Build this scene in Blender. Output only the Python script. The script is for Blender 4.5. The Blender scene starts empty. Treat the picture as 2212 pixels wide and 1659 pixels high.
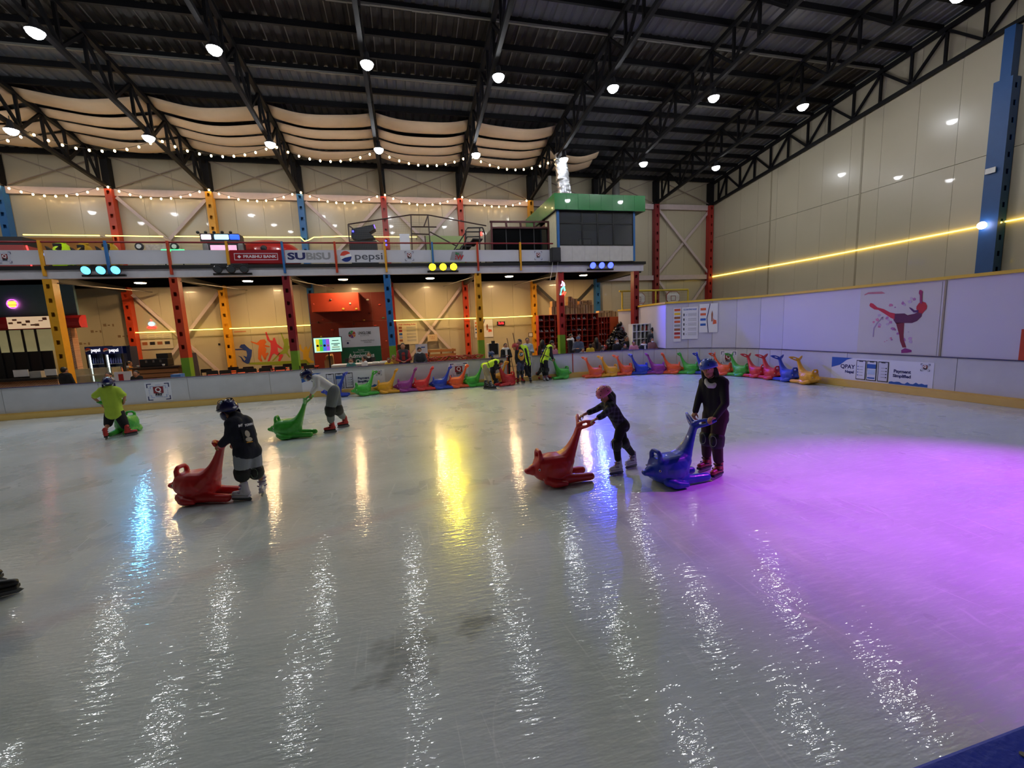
import bpy, bmesh, math, random
from mathutils import Vector, Matrix, Euler, noise as mnoise
import numpy as np
random.seed(7)
S = bpy.context.scene
COL = S.collection
# ------------------------------------------------------------------ camera
CH = 2.1                                   # lens height above the ice (m)
FPX, IW, IH = 912.0, 2212.0, 1659.0
YAW, PITCH, ROLL = math.radians(13.567), math.radians(7.706), math.radians(-2.529)
_f = Vector((math.sin(YAW)*math.cos(PITCH), math.cos(YAW)*math.cos(PITCH), -math.sin(PITCH)))
_r = Vector((math.cos(YAW), -math.sin(YAW), 0)); _u = _r.cross(_f)
CR = math.cos(ROLL)*_r + math.sin(ROLL)*_u
CU = -math.sin(ROLL)*_r + math.cos(ROLL)*_u
CF = _f
cam_d = bpy.data.cameras.new('camera'); cam = bpy.data.objects.new('camera', cam_d); COL.objects.link(cam)
m = Matrix((CR, CU, -CF)).transposed().to_4x4(); m.translation = (0, 0, CH); cam.matrix_world = m
cam_d.sensor_width = 36.0; cam_d.lens = 36.0*FPX/IW; cam_d.clip_start = .05; cam_d.clip_end = 200
S.camera = cam
# ------------------------------------------------------------------ world / exposure
w = bpy.data.worlds.new('world'); S.world = w; w.use_nodes = True
w.node_tree.nodes['Background'].inputs[0].default_value = (.55, .6, .7, 1)
w.node_tree.nodes['Background'].inputs[1].default_value = .01
S.view_settings.view_transform = 'Standard'; S.view_settings.look = 'None'
S.view_settings.gamma = 1.0; S.view_settings.use_curve_mapping = False
S.view_settings.exposure = 0.0
LAMP_E = 150.0          # emission of the high bay lenses
# large coloured floods (fixtures are built with the lamps below)
def spot(name, loc, target, power, col, size, blend=.6, radius=.12):
    d = bpy.data.lights.new(name, 'SPOT'); d.energy = power; d.color = col; d.spot_size = math.radians(size); d.spot_blend = blend
    d.shadow_soft_size = radius
    o = bpy.data.objects.new(name, d); COL.objects.link(o); o.location = loc
    o.rotation_euler = (Vector(target)-Vector(loc)).to_track_quat('-Z', 'Y').to_euler()
    return o
spot('flood_light_cyan', (-9.85, 17.45, 4.55), (-8.3, 9.0, 0), 260, (.10, .50, 1), 80)
spot('flood_light_yellow', (1.55, 17.45, 4.6), (1.2, 9.5, 0), 800, (1, .80, .012), 75)
spot('flood_light_blue', (8.45, 17.45, 4.6), (8.6, 11.0, 0), 2000, (.03, .05, 1), 80)
spot('flood_light_purple', (14.0, 3.4, 10.45), (6.0, 3.1, 0), 14000, (.60, .06, 1), 26, .9)
# ------------------------------------------------------------------ helpers
def ray(x, y): return CF + CR*((x-IW/2)/FPX) - CU*((y-IH/2)/FPX)
CAMP = Vector((0, 0, CH))
def pY(x, y, Y): d = ray(x, y); return CAMP + d*(Y/d.y)          # where the sight line meets depth Y
def pX(x, y, X): d = ray(x, y); return CAMP + d*(X/d.x)
def pZ(x, y, z=0.0): d = ray(x, y); return CAMP + d*((z-CH)/d.z)
def lin(c):
    c = c/255.0
    return c/12.92 if c <= .04045 else ((c+.055)/1.055)**2.4
def rgb(r, g, b): return (lin(r), lin(g), lin(b), 1.0)

MATS = {}
def mat(name, col, rough=.5, metal=0.0, var=.12, scale=6.0, bump=0.0, bscale=40.0, emit=0.0, spec=.5, coat=0.0, stretch=(1, 1, 1), alpha=1.0, trans=0.0):
    if name in MATS: return MATS[name]
    m = bpy.data.materials.new(name); m.use_nodes = True; nt = m.node_tree; N = nt.nodes; L = nt.links
    b = N['Principled BSDF']; c = rgb(*col)
    b.inputs['Roughness'].default_value = rough; b.inputs['Metallic'].default_value = metal
    b.inputs['Specular IOR Level'].default_value = spec; b.inputs['Coat Weight'].default_value = coat
    b.inputs['Alpha'].default_value = alpha; b.inputs['Transmission Weight'].default_value = trans
    b.inputs['Base Color'].default_value = c
    if emit > 0:
        b.inputs['Emission Color'].default_value = c; b.inputs['Emission Strength'].default_value = emit
    tc = mp = None
    if var > 0 or bump > 0:
        tc = N.new('ShaderNodeTexCoord'); mp = N.new('ShaderNodeMapping'); mp.inputs['Scale'].default_value = stretch
        L.new(tc.outputs['Object'], mp.inputs['Vector'])
    if var > 0:
        nz = N.new('ShaderNodeTexNoise'); nz.inputs['Scale'].default_value = scale; nz.inputs['Detail'].default_value = 4
        L.new(mp.outputs[0], nz.inputs['Vector'])
        mx = N.new('ShaderNodeMix'); mx.data_type = 'RGBA'
        mx.inputs[6].default_value = tuple(v*(1-var) for v in c[:3])+(1,); mx.inputs[7].default_value = tuple(min(1, v*(1+var)) for v in c[:3])+(1,)
        L.new(nz.outputs[0], mx.inputs[0]); L.new(mx.outputs[2], b.inputs['Base Color'])
    if bump > 0:
        n2 = N.new('ShaderNodeTexNoise'); n2.inputs['Scale'].default_value = bscale; n2.inputs['Detail'].default_value = 3
        L.new(mp.outputs[0], n2.inputs['Vector'])
        bp = N.new('ShaderNodeBump'); bp.inputs['Strength'].default_value = bump; bp.inputs['Distance'].default_value = .01
        L.new(n2.outputs[0], bp.inputs['Height']); L.new(bp.outputs[0], b.inputs['Normal'])
    MATS[name] = m
    return m

class MB:
    """collects vertices and faces of ONE mesh"""
    def __init__(s): s.v = []; s.f = []
    def add(s, vs, fs):
        o = len(s.v); s.v += [tuple(v) for v in vs]; s.f += [tuple(i+o for i in f) for f in fs]; return s
    def box(s, x0, y0, z0, x1, y1, z1):
        return s.add([(x0, y0, z0), (x1, y0, z0), (x1, y1, z0), (x0, y1, z0), (x0, y0, z1), (x1, y0, z1), (x1, y1, z1), (x0, y1, z1)],
                     [(0, 3, 2, 1), (4, 5, 6, 7), (0, 1, 5, 4), (1, 2, 6, 5), (2, 3, 7, 6), (3, 0, 4, 7)])
    def rbox(s, c, size, rz=0.0, bev=.0, rot=None):
        c = Vector(c); M = rot if rot is not None else Matrix.Rotation(rz, 3, 'Z'); hx, hy, hz = size[0]/2, size[1]/2, size[2]/2
        if bev <= 0:
            vs = [c+M@Vector((a*hx, b*hy, d*hz)) for d in (-1, 1) for a, b in ((-1, -1), (1, -1), (1, 1), (-1, 1))]
            return s.add(vs, [(0, 3, 2, 1), (4, 5, 6, 7), (0, 1, 5, 4), (1, 2, 6, 5), (2, 3, 7, 6), (3, 0, 4, 7)])
        bm = bmesh.new(); bmesh.ops.create_cube(bm, size=1)
        for v in bm.verts: v.co = Vector((v.co.x*size[0], v.co.y*size[1], v.co.z*size[2]))
        bmesh.ops.bevel(bm, geom=bm.edges[:], offset=min(bev, .49*min(size)), segments=2, affect='EDGES', profile=.6)
        bm.verts.ensure_lookup_table()
        s.add([c+M@v.co for v in bm.verts], [[v.index for v in f.verts] for f in bm.faces]); bm.free(); return s
    def bar(s, a, b, w, h, up=(0, 0, 1)):
        a, b = Vector(a), Vector(b); d = (b-a).normalized(); up = Vector(up)
        if abs(d.dot(up)) > .98: up = Vector((0, 1, 0))
        sx = d.cross(up).normalized()*w/2; sz = sx.cross(d).normalized()*h/2
        vs = [p+i*sx+j*sz for p in (a, b) for i, j in ((-1, -1), (1, -1), (1, 1), (-1, 1))]
        return s.add(vs, [(0, 1, 2, 3), (7, 6, 5, 4), (0, 4, 5, 1), (1, 5, 6, 2), (2, 6, 7, 3), (3, 7, 4, 0)])
    def ring(s, p, d, r, n, ref=None, ry=None):
        d = d.normalized(); ref = ref or (Vector((0, 0, 1)) if abs(d.z) < .95 else Vector((1, 0, 0)))
        x = d.cross(ref).normalized(); y = x.cross(d).normalized(); ry = r if ry is None else ry
        return [p+x*(r*math.cos(2*math.pi*i/n))+y*(ry*math.sin(2*math.pi*i/n)) for i in range(n)]
    def tube(s, pts, r, n=8, cap=True, closed=False):
        pts = [Vector(p) for p in pts]; k = len(pts); rs = r if isinstance(r, (list, tuple)) else [r]*k; o = len(s.v)
        for i, p in enumerate(pts):
            if closed: d = pts[(i+1) % k]-pts[i-1]
            else: d = pts[min(i+1, k-1)]-pts[max(i-1, 0)]
            s.v += [tuple(q) for q in s.ring(p, d, rs[i], n)]
        for i in range(k if closed else k-1):
            a = o+i*n; b = o+((i+1) % k)*n
            for j in range(n): s.f.append((a+j, a+(j+1) % n, b+(j+1) % n, b+j))
        if cap and not closed:
            s.f.append(tuple(o+j for j in range(n-1, -1, -1))); s.f.append(tuple(o+(k-1)*n+j for j in range(n)))
        return s
    def cyl(s, a, b, r0, r1=None, n=12): return s.tube([a, b], [r0, r0 if r1 is None else r1], n)
    def ell(s, c, r, nu=14, nv=9, M=None):
        c = Vector(c); M = M or Matrix.Identity(3); o = len(s.v)
        for i in range(1, nv):
            t = math.pi*i/nv
            for j in range(nu):
                a = 2*math.pi*j/nu
                s.v.append(tuple(c+M@Vector((r[0]*math.sin(t)*math.cos(a), r[1]*math.sin(t)*math.sin(a), r[2]*math.cos(t)))))
        s.v.append(tuple(c+M@Vector((0, 0, r[2])))); s.v.append(tuple(c-M@Vector((0, 0, r[2]))))
        T = o+(nv-1)*nu
        for i in range(nv-2):
            for j in range(nu): s.f.append((o+i*nu+j, o+(i+1)*nu+j, o+(i+1)*nu+(j+1) % nu, o+i*nu+(j+1) % nu))
        for j in range(nu):
            s.f.append((T, o+j, o+(j+1) % nu)); s.f.append((T+1, o+(nv-2)*nu+(j+1) % nu, o+(nv-2)*nu+j))
        return s
    def cap(s, a, b, ra, rb=None, n=12, nv=4):
        """tapered capsule"""
        a, b = Vector(a), Vector(b); rb = ra if rb is None else rb; d = b-a
        if d.length < 1e-6: d = Vector((0, 0, 1e-5))
        d.normalize(); pts = []; rs = []
        for i in range(nv):
            t = math.pi/2*(i+.35)/(nv); pts.append(a-d*ra*math.cos(t)); rs.append(ra*math.sin(t))
        pts.append(a); rs.append(ra); pts.append(b); rs.append(rb)
        for i in range(nv-1, -1, -1):
            t = math.pi/2*(i+.35)/(nv); pts.append(b+d*rb*math.cos(t)); rs.append(rb*math.sin(t))
        o = len(s.v); ref = Vector((0, 0, 1)) if abs(d.z) < .9 else Vector((1, 0, 0))
        for p, r in zip(pts, rs): s.v += [tuple(q) for q in s.ring(p, d, r, n, ref)]
        for i in range(len(pts)-1):
            for j in range(n): s.f.append((o+i*n+j, o+i*n+(j+1) % n, o+(i+1)*n+(j+1) % n, o+(i+1)*n+j))
        s.f.append(tuple(o+j for j in range(n-1, -1, -1))); e = o+(len(pts)-1)*n; s.f.append(tuple(e+j for j in range(n)))
        return s
    def chain(s, pts, rs, n=12):
        for i in range(len(pts)-1): s.cap(pts[i], pts[i+1], rs[i], rs[i+1], n)
        return s
    def plate(s, poly, nrm, t):
        """flat polygon (3D points) given thickness t along nrm"""
        k = len(poly); nrm = Vector(nrm)*t; P = [Vector(p) for p in poly]
        o = len(s.v); s.v += [tuple(p) for p in P]+[tuple(p+nrm) for p in P]
        s.f.append(tuple(o+i for i in range(k-1, -1, -1))); s.f.append(tuple(o+k+i for i in range(k)))
        for i in range(k): s.f.append((o+i, o+(i+1) % k, o+k+(i+1) % k, o+k+i))
        return s
    def lathe(s, prof, n=16, c=(0, 0, 0)):
        c = Vector(c); o = len(s.v)
        for r, z in prof: s.v += [(c.x+r*math.cos(2*math.pi*i/n), c.y+r*math.sin(2*math.pi*i/n), c.z+z) for i in range(n)]
        for k in range(len(prof)-1):
            for j in range(n): s.f.append((o+k*n+j, o+k*n+(j+1) % n, o+(k+1)*n+(j+1) % n, o+(k+1)*n+j))
        s.f.append(tuple(o+j for j in range(n-1, -1, -1))); e = o+(len(prof)-1)*n; s.f.append(tuple(e+j for j in range(n)))
        return s
    def mesh(s, name, smooth=False):
        me = bpy.data.meshes.new(name); me.from_pydata(s.v, [], s.f); me.update()
        if smooth:
            me.polygons.foreach_set('use_smooth', [True]*len(me.polygons))
        return me

def tag(o, label=None, cat=None, group=None, kind=None):
    if label: o['label'] = label
    if cat: o['category'] = cat
    if group: o['group'] = group
    if kind: o['kind'] = kind
    return o
def link(name, data, material=None, parent=None):
    o = bpy.data.objects.new(name, data); COL.objects.link(o)
    if material is not None:
        if hasattr(data, 'materials') and len(data.materials) == 0: data.materials.append(material)
    if parent is not None:
        o.parent = parent
        if parent.get('_w'): o.matrix_parent_inverse = Matrix.Translation(-Vector(parent['_w']))
    return o
def obj(name, mb, material, parent=None, smooth=False):
    """one mesh object; world coordinates unless the parent is a local-coordinates thing"""
    return link(name, mb.mesh(name, smooth) if isinstance(mb, MB) else mb, material, parent)
def thing(name, label, cat, loc=(0, 0, 0), group=None, kind=None, local=False, rz=0.0):
    """an Empty at the thing's base that parents its parts; parts are in world coordinates unless local"""
    e = bpy.data.objects.new(name, None); COL.objects.link(e); e.location = loc; e.rotation_euler = (0, 0, rz)
    e.empty_display_size = .1
    if not local: e['_w'] = tuple(loc)
    return tag(e, label, cat, group, kind)
def one(name, mb, material, label, cat, group=None, kind=None, smooth=False):
    return tag(obj(name, mb, material, None, smooth), label, cat, group, kind)
def copy_tree(o, parent=None):
    c = o.copy(); COL.objects.link(c); c.parent = parent
    for ch in o.children: copy_tree(ch, c)
    return c

REMESH = []; TEXTS = []
def blob(name, mb, material, parent, voxel, smooth=3):
    """a smooth continuous skin grown over overlapping volumes (evaluated once, at the end)"""
    o = obj(name, mb, material, parent)
    r = o.modifiers.new('r', 'REMESH'); r.mode = 'VOXEL'; r.voxel_size = voxel; r.use_smooth_shade = True
    if smooth:
        q = o.modifiers.new('s', 'SMOOTH'); q.factor = .5; q.iterations = smooth
    REMESH.append(o)
    return o
def bake():
    if not REMESH and not TEXTS: return
    dg = bpy.context.evaluated_depsgraph_get(); dg.update()
    done = []
    for o in REMESH:
        me = bpy.data.meshes.new_from_object(o.evaluated_get(dg)); me.name = o.name
        done.append((o, me))
    for o, me in done:
        old = o.data; ms = list(old.materials); o.modifiers.clear(); o.data = me
        if len(me.materials) == 0:
            for q in ms: me.materials.append(q)
    REMESH.clear()
    flat = [(o, bpy.data.meshes.new_from_object(o.evaluated_get(dg)), wd) for o, wd in TEXTS]     # lettering becomes plain mesh
    for o, me, wd in flat:
        if wd and len(me.vertices):
            xs = [v.co.x for v in me.vertices]; sx = wd/max(1e-4, max(xs)-min(xs)); me.transform(Matrix.Diagonal((sx, 1, 1, 1)))
        n = o.name; mm = o.data.materials[0]; me.name = 'lettering'
        q = bpy.data.objects.new('lettering', me); COL.objects.link(q); q.parent = o.parent
        q.matrix_parent_inverse = o.matrix_parent_inverse.copy(); q.matrix_basis = o.matrix_basis.copy()
        if len(me.materials) == 0: me.materials.append(mm)
        bpy.data.objects.remove(o)
    TEXTS.clear()

class Surf:
    """a flat face for prints: origin, u and v directions (metres), n points out of the face"""
    def __init__(s, o, u, v, parent=None, off=.004):
        s.o = Vector(o); s.u = Vector(u).normalized(); s.v = Vector(v).normalized(); s.n = s.u.cross(s.v).normalized(); s.p = parent; s.off = off
    def at(s, a, b, d=0.0): return s.o+s.u*a+s.v*b+s.n*d
    def poly(s, name, pts, material, lay=1, parent=None):
        return obj(name, MB().plate([s.at(a, b, s.off*(lay-1)+.0005) for a, b in pts], s.n, s.off-.0005), material, parent or s.p)
    def rect(s, name, a0, b0, a1, b1, material, lay=1, parent=None):
        return s.poly(name, [(a0, b0), (a1, b0), (a1, b1), (a0, b1)], material, lay, parent)
    def disc(s, name, a, b, r, material, lay=1, n=20, rb=None, a0=0, a1=2*math.pi, parent=None):
        rb = r if rb is None else rb
        return s.poly(name, [(a+r*math.cos(a0+(a1-a0)*i/n), b+rb*math.sin(a0+(a1-a0)*i/n)) for i in range(n if a1-a0 > 6.2 else n+1)], material, lay, parent)
    def text(s, body, a, b, size, material, lay=1, parent=None, align='CENTER', name='lettering', width=None, bold=.0):
        c = bpy.data.curves.new(name, 'FONT'); c.body = body; c.size = size; c.align_x = align; c.align_y = 'CENTER'; c.extrude = .0015; c.offset = bold
        c.resolution_u = 3; c.materials.append(material)
        o = link(name, c, None, parent or s.p)
        M = Matrix((s.u, s.v, s.n)).transposed().to_4x4(); M.translation = s.at(a, b, s.off*lay-.002)
        o.matrix_basis = M; TEXTS.append((o, width))
# ------------------------------------------------------------------ shared materials
def M_ice():
    m = bpy.data.materials.new('ice'); m.use_nodes = True; nt = m.node_tree; N = nt.nodes; L = nt.links; b = N['Principled BSDF']
    tc = N.new('ShaderNodeTexCoord')
    def mapping(sc, rz=0, loc=(0, 0, 0)):
        q = N.new('ShaderNodeMapping'); q.inputs['Scale'].default_value = sc; q.inputs['Rotation'].default_value = (0, 0, rz); q.inputs['Location'].default_value = loc
        L.new(tc.outputs['Object'], q.inputs['Vector']); return q.outputs[0]
    def noise(vec, sc, det=4, rough=.5, dist=0.0):
        q = N.new('ShaderNodeTexNoise'); q.inputs['Scale'].default_value = sc; q.inputs['Detail'].default_value = det
        q.inputs['Roughness'].default_value = rough; q.inputs['Distortion'].default_value = dist; L.new(vec, q.inputs['Vector']); return q.outputs[0]
    def ramp(v, a, c, lo=0., hi=1.):
        q = N.new('ShaderNodeMapRange'); q.inputs[1].default_value = a; q.inputs[2].default_value = c; q.inputs[3].default_value = lo; q.inputs[4].default_value = hi
        L.new(v, q.inputs[0]); return q.outputs[0]
    def mth(op, a, c):
        q = N.new('ShaderNodeMath'); q.operation = op
        for i, t in enumerate((a, c)):
            if isinstance(t, (int, float)): q.inputs[i].default_value = t
            else: L.new(t, q.inputs[i])
        return q.outputs[0]
    def mixc(f, a, c):
        q = N.new('ShaderNodeMix'); q.data_type = 'RGBA'
        if isinstance(f, float): q.inputs[0].default_value = f
        else: L.new(f, q.inputs[0])
        for i, t in ((6, a), (7, c)):
            if isinstance(t, tuple): q.inputs[i].default_value = t
            else: L.new(t, q.inputs[i])
        return q.outputs[2]
    base = mixc(ramp(noise(mapping((.35, .7, 1)), 1.1, 3, .6), .35, .68), rgb(*ICE_A), rgb(*ICE_B))
    # thin worn, wet patches where the slab greys the ice
    wet = ramp(noise(mapping((.8, .45, 1), .2, (3, 1, 0)), 1.0, 4, .62), .50, .76)
    base = mixc(mth('MULTIPLY', wet, .26), base, rgb(140, 146, 142))
    # two puddle-like dark stains and a faint pink painted line frozen under the surface
    def blot(x, y, r):
        q = N.new('ShaderNodeVectorMath'); q.operation = 'DISTANCE'; q.inputs[1].default_value = (x, y, 0)
        wv = N.new('ShaderNodeVectorMath'); wv.operation = 'MULTIPLY'; wv.inputs[1].default_value = (1, 1, 0); L.new(tc.outputs['Object'], wv.inputs[0]); L.new(wv.outputs[0], q.inputs[0])
        n_ = noise(mapping((4, 4, 1)), 1.5, 2); d = mth('ADD', q.outputs['Value'], mth('MULTIPLY', mth('SUBTRACT', n_, .5), r*2.2)); return ramp(d, r*.3, r, 1.0, 0.0)
    st = mth('MAXIMUM', blot(STAIN[0][0], STAIN[0][1], .16), blot(STAIN[1][0], STAIN[1][1], .28))
    base = mixc(mth('MULTIPLY', st, .55), base, rgb(96, 100, 94))
    sx = N.new('ShaderNodeSeparateXYZ'); L.new(mapping((1, 1, 1), -.42), sx.inputs[0])
    pk = ramp(mth('ABSOLUTE', mth('SUBTRACT', sx.outputs[1], PINK), 0.0), .04, .16, .22, 0.0)
    base = mixc(pk, base, rgb(190, 150, 156))
    # long skating scratches: distorted bands cut to hair lines, several directions
    scr = None
    for i, (rz, sc, wd) in enumerate(((.3, (1.3, .22, 1), .008), (-.55, (1.1, .25, 1), .007), (1.2, (1.5, .2, 1), .007))):
        q = noise(mapping(sc, rz, (i*7.3, i*3.1, 0)), 1.6, 1.5, .4, .6)
        d = mth('ABSOLUTE', mth('SUBTRACT', q, .5), 0.0)
        line = ramp(d, 0.0, wd, 1.0, 0.0)
        brk = ramp(noise(mapping((1, 1, 1), 0, (i*11, 0, 0)), 1.3, 2), .52, .70)
        line = mth('MULTIPLY', line, brk); scr = line if scr is None else mth('MAXIMUM', scr, line)
    base = mixc(mth('MULTIPLY', scr, .75), base, rgb(242, 245, 246))
    # fine brushed grain left by the resurfacer
    gr = noise(mapping((1.6, 11, 1), .10), 2.6, 4, .75)
    base = mixc(ramp(gr, .50, .78, 0, .60), base, rgb(236, 240, 242))
    L.new(base, b.inputs['Base Color'])
    rg = noise(mapping((.6, .6, 1), 0, (5, 5, 0)), 1.4, 3, .65)
    rough = ramp(rg, .3, .75, .22, .40)
    rough = mth('ADD', rough, mth('MULTIPLY', scr, .2))
    L.new(rough, b.inputs['Roughness'])
    b.inputs['IOR'].default_value = 1.31; b.inputs['Specular IOR Level'].default_value = .5
    b.inputs['Coat Weight'].default_value = .75; b.inputs['Coat IOR'].default_value = 1.4; b.inputs['Coat Roughness'].default_value = .055
    h1 = noise(mapping((7, 24, 1), .25), 1.0, 2, .55); h2 = noise(mapping((30, 60, 1)), 1.0, 1, .5)
    hs = mth('ADD', mth('MULTIPLY', h1, 1.0), mth('MULTIPLY', h2, .18))
    bp = N.new('ShaderNodeBump'); bp.inputs['Strength'].default_value = .55; bp.inputs['Distance'].default_value = .007
    L.new(hs, bp.inputs['Height']); L.new(bp.outputs[0], b.inputs['Normal']); L.new(bp.outputs[0], b.inputs['Coat Normal'])
    return m
STAIN = ((.334, 2.786), (-.184, 2.60)); PINK = 4.62
ICE_A, ICE_B = (196, 207, 208), (218, 226, 229)
mWHITE = mat('white_paint', (226, 226, 224), .45)
mBLACK = mat('black_steel', (22, 22, 24), .5)
mDARK = mat('dark_grey', (44, 45, 48), .55)
mWALL = mat('cream_panel', (184, 175, 152), .28, var=.05, scale=1.2, coat=.15, bump=.05, bscale=3)
mPAINT = dict(yellow=mat('yellow_paint', (222, 158, 34), .42), red=mat('red_orange_paint', (188, 62, 32), .42), maroon=mat('maroon_paint', (128, 26, 36), .42),
              blue=mat('blue_paint', (44, 108, 172), .42), green=mat('green_paint', (112, 158, 44), .45), redder=mat('red_paint', (160, 40, 34), .42))
mGIRT = mat('pale_steel', (196, 180, 180), .45)
# ================================================================== STRUCTURE
YW, XW, YM = 22.15, 17.72, 17.8          # back wall, end wall, mezzanine front
def XK(k): return -.61+3.655*k           # column grid
def zroof(Y): return 9.95+.12*(22.06-Y) if Y > 2 else 9.95+.12*20.06-.12*(2-Y)
BX, BY, BR = 12.13, 15.68, 4.08          # inner face of the far boards and their corner radius
def board_path(a0=None, a1=None):
    """inner face of the boards from the far left, round the corner, to behind the camera"""
    P = [(-19.0, BY), (8.05, BY)]
    P += [(8.05+BR*math.cos(math.radians(t)), 11.6+BR*math.sin(math.radians(t))) for t in range(84, 0, -6)]
    P += [(BX, 11.6), (BX, -2.5)]
    return P
# --- ice and surrounding floor
ice_poly = [(-19.0, BY+.06), (8.05, BY+.06)]+[(8.05+(BR+.06)*math.cos(math.radians(t)), 11.6+(BR+.06)*math.sin(math.radians(t))) for t in range(84, 0, -6)]+[(BX+.06, 11.6), (BX+.06, .5), (-19.0, .5)]
tag(obj('floor', MB().plate([(x, y, -.03) for x, y in ice_poly], (0, 0, 1), .03), M_ice()), 'scratched grey-white ice sheet of the skating rink', 'ice floor', kind='structure')
tag(obj('floor_surround', MB().box(-22, -14, -.3, XW, YW, -.031), mat('concrete_floor', (120, 104, 88), .6)), 'brown floor around the rink behind the boards', 'floor', kind='structure')

# --- end wall (right) and back wall: sandwich panels, each its own piece
mSEAM = mat('panel_joint', (150, 142, 122), .6)
wb = tag(obj('wall_back', MB().box(-22, YW+.06, -.3, XW+.3, YW+.2, 10.0), mSEAM), 'cream sandwich panel wall behind the mezzanine', 'wall', kind='structure')
for (z0, z1) in ((-.02, 4.5), (4.51, 8.3), (8.31, 9.98)):
    mesh = None; x = -22.0
    while x < XW-.05:
        x1 = min(x+1.15, XW-.005)
        obj('wall_panel', MB().box(x+.004, YW, z0, x1-.004, YW+.06, z1), mWALL, wb); x += 1.15
wr = tag(obj('wall_right', MB().plate([(XW+.06, YW+.2, -.3), (XW+.06, -14, -.3), (XW+.06, -14, zroof(-14)), (XW+.06, 2, zroof(2)-.03), (XW+.06, YW+.2, zroof(YW+.2)-.03)], (1, 0, 0), .12), mSEAM),
         'tall cream sandwich panel end wall above the white hoarding', 'wall', kind='structure')
y = YW
while y > -13.9:
    y1 = max(y-1.15, -13.9)
    obj('wall_panel', MB().box(XW, y1+.004, -.02, XW+.06, y-.004, 6.685), mWALL, wr)
    obj('wall_panel', MB().plate([(XW, y-.004, 6.70), (XW, y1+.004, 6.70), (XW, y1+.004, zroof(y1)-.06), (XW, y-.004, zroof(y)-.06)], (1, 0, 0), .06), mWALL, wr)
    y -= 1.15
for yy in (13.63, 17.9):                  # vertical cover strips
    obj('cover_strip', MB().box(XW-.012, yy-.035, 1.0, XW, yy+.035, zroof(yy)-1.3), mat('cover_strip', (150, 140, 118), .4), wr)
tag(obj('wall_left', MB().box(-22.2, -14, -.3, -22, YW+.2, 12.3), mWALL), 'cream wall closing the far end of the hall', 'wall', kind='structure')
tag(obj('wall_front', MB().box(-22, -14.2, -.3, XW+.2, -14, 10.2), mWALL), 'cream wall of the hall opposite the mezzanine', 'wall', kind='structure')

# --- roof: corrugated sheets per bay, dark translucent strip, purlins
roof = tag(thing('ceiling', 'dark corrugated metal roof on black steel purlins', 'roof'), kind='structure')
mROOF = mat('roof_sheet', (108, 109, 113), .45, metal=.2, var=.18, scale=2.0)
mSKY = mat('roof_translucent', (38, 33, 30), .5, var=.55, scale=2.5, stretch=(2.5, .8, 1))
mPUR = mat('purlin_steel', (13, 13, 18), .6, spec=.3)
def corrugated(x0, x1, Y0, Y1, pitch=.305, h=.035):
    mb = MB(); P = []; x = x0
    while x < x1-.01:
        for dx, dz in ((0, 0), (.15, 0), (.185, h), (.27, h), (.305, 0)):
            if x+dx*pitch/.305 <= x1: P.append((x+dx*pitch/.305, dz))
        x += pitch
    P.append((x1, 0)); n = len(P)
    mb.v = [(px, Y0, zroof(Y0)+dz) for px, dz in P]+[(px, Y1, zroof(Y1)+dz) for px, dz in P]
    mb.f = [(i, i+1, n+i+1, n+i) for i in range(n-1)]
    return mb
for k in range(-6, 5):
    a, b = max(XK(k), -22), min(XK(k+1), XW+.1)
    for (Y0, Y1, mm) in ((22.4, 15.84, mROOF), (15.84, 13.1, mSKY), (13.1, 2.0, mROOF), (2.0, -14.0, mROOF)):
        obj('roof_sheet', corrugated(a, b, Y0, Y1), mm, roof)
    for j in range(6):                    # pale joint strips of the translucent sheets
        xx = a+(j+.5)*(b-a)/6
        obj('joint_strip', MB().bar((xx, 15.8, zroof(15.8)-.012), (xx, 13.12, zroof(13.12)-.012), .025, .02), mat('joint_strip', (100, 94, 86), .6), roof)
PUR = [21.9, 21.0, 20.15, 19.3, 18.45, 17.55, 16.65, 15.84, 15.0, 14.1, 13.1, 12.2, 11.3, 10.4, 9.5, 8.6, 7.7, 6.8, 5.9, 5.0]
for yy in PUR:
    obj('purlin', MB().box(-22, yy-.04, zroof(yy)-.19, XW, yy+.04, zroof(yy)-.02), mPUR, roof)
for yy in (15.84, 13.1):                  # ragged pale edge of the metal sheets beside the translucent strip
    mb = MB(); x = -21.9
    while x < XW-.5:
        L_ = random.uniform(.25, .6); mb.box(x, yy-.11, zroof(yy)-.235+random.uniform(-.01, .01), x+L_-.004, yy-.05, zroof(yy)-.18); x += L_
    o = obj('edge_trim', mb, mat('edge_trim', (120, 118, 112), .5), roof); o['kind'] = 'stuff'
tag(obj('trim_1', MB().box(-22, YW-.28, 9.84, XW, YW-.02, 10.0), mPUR), 'black eaves beam along the top of the back wall', 'beam', kind='structure')

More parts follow.
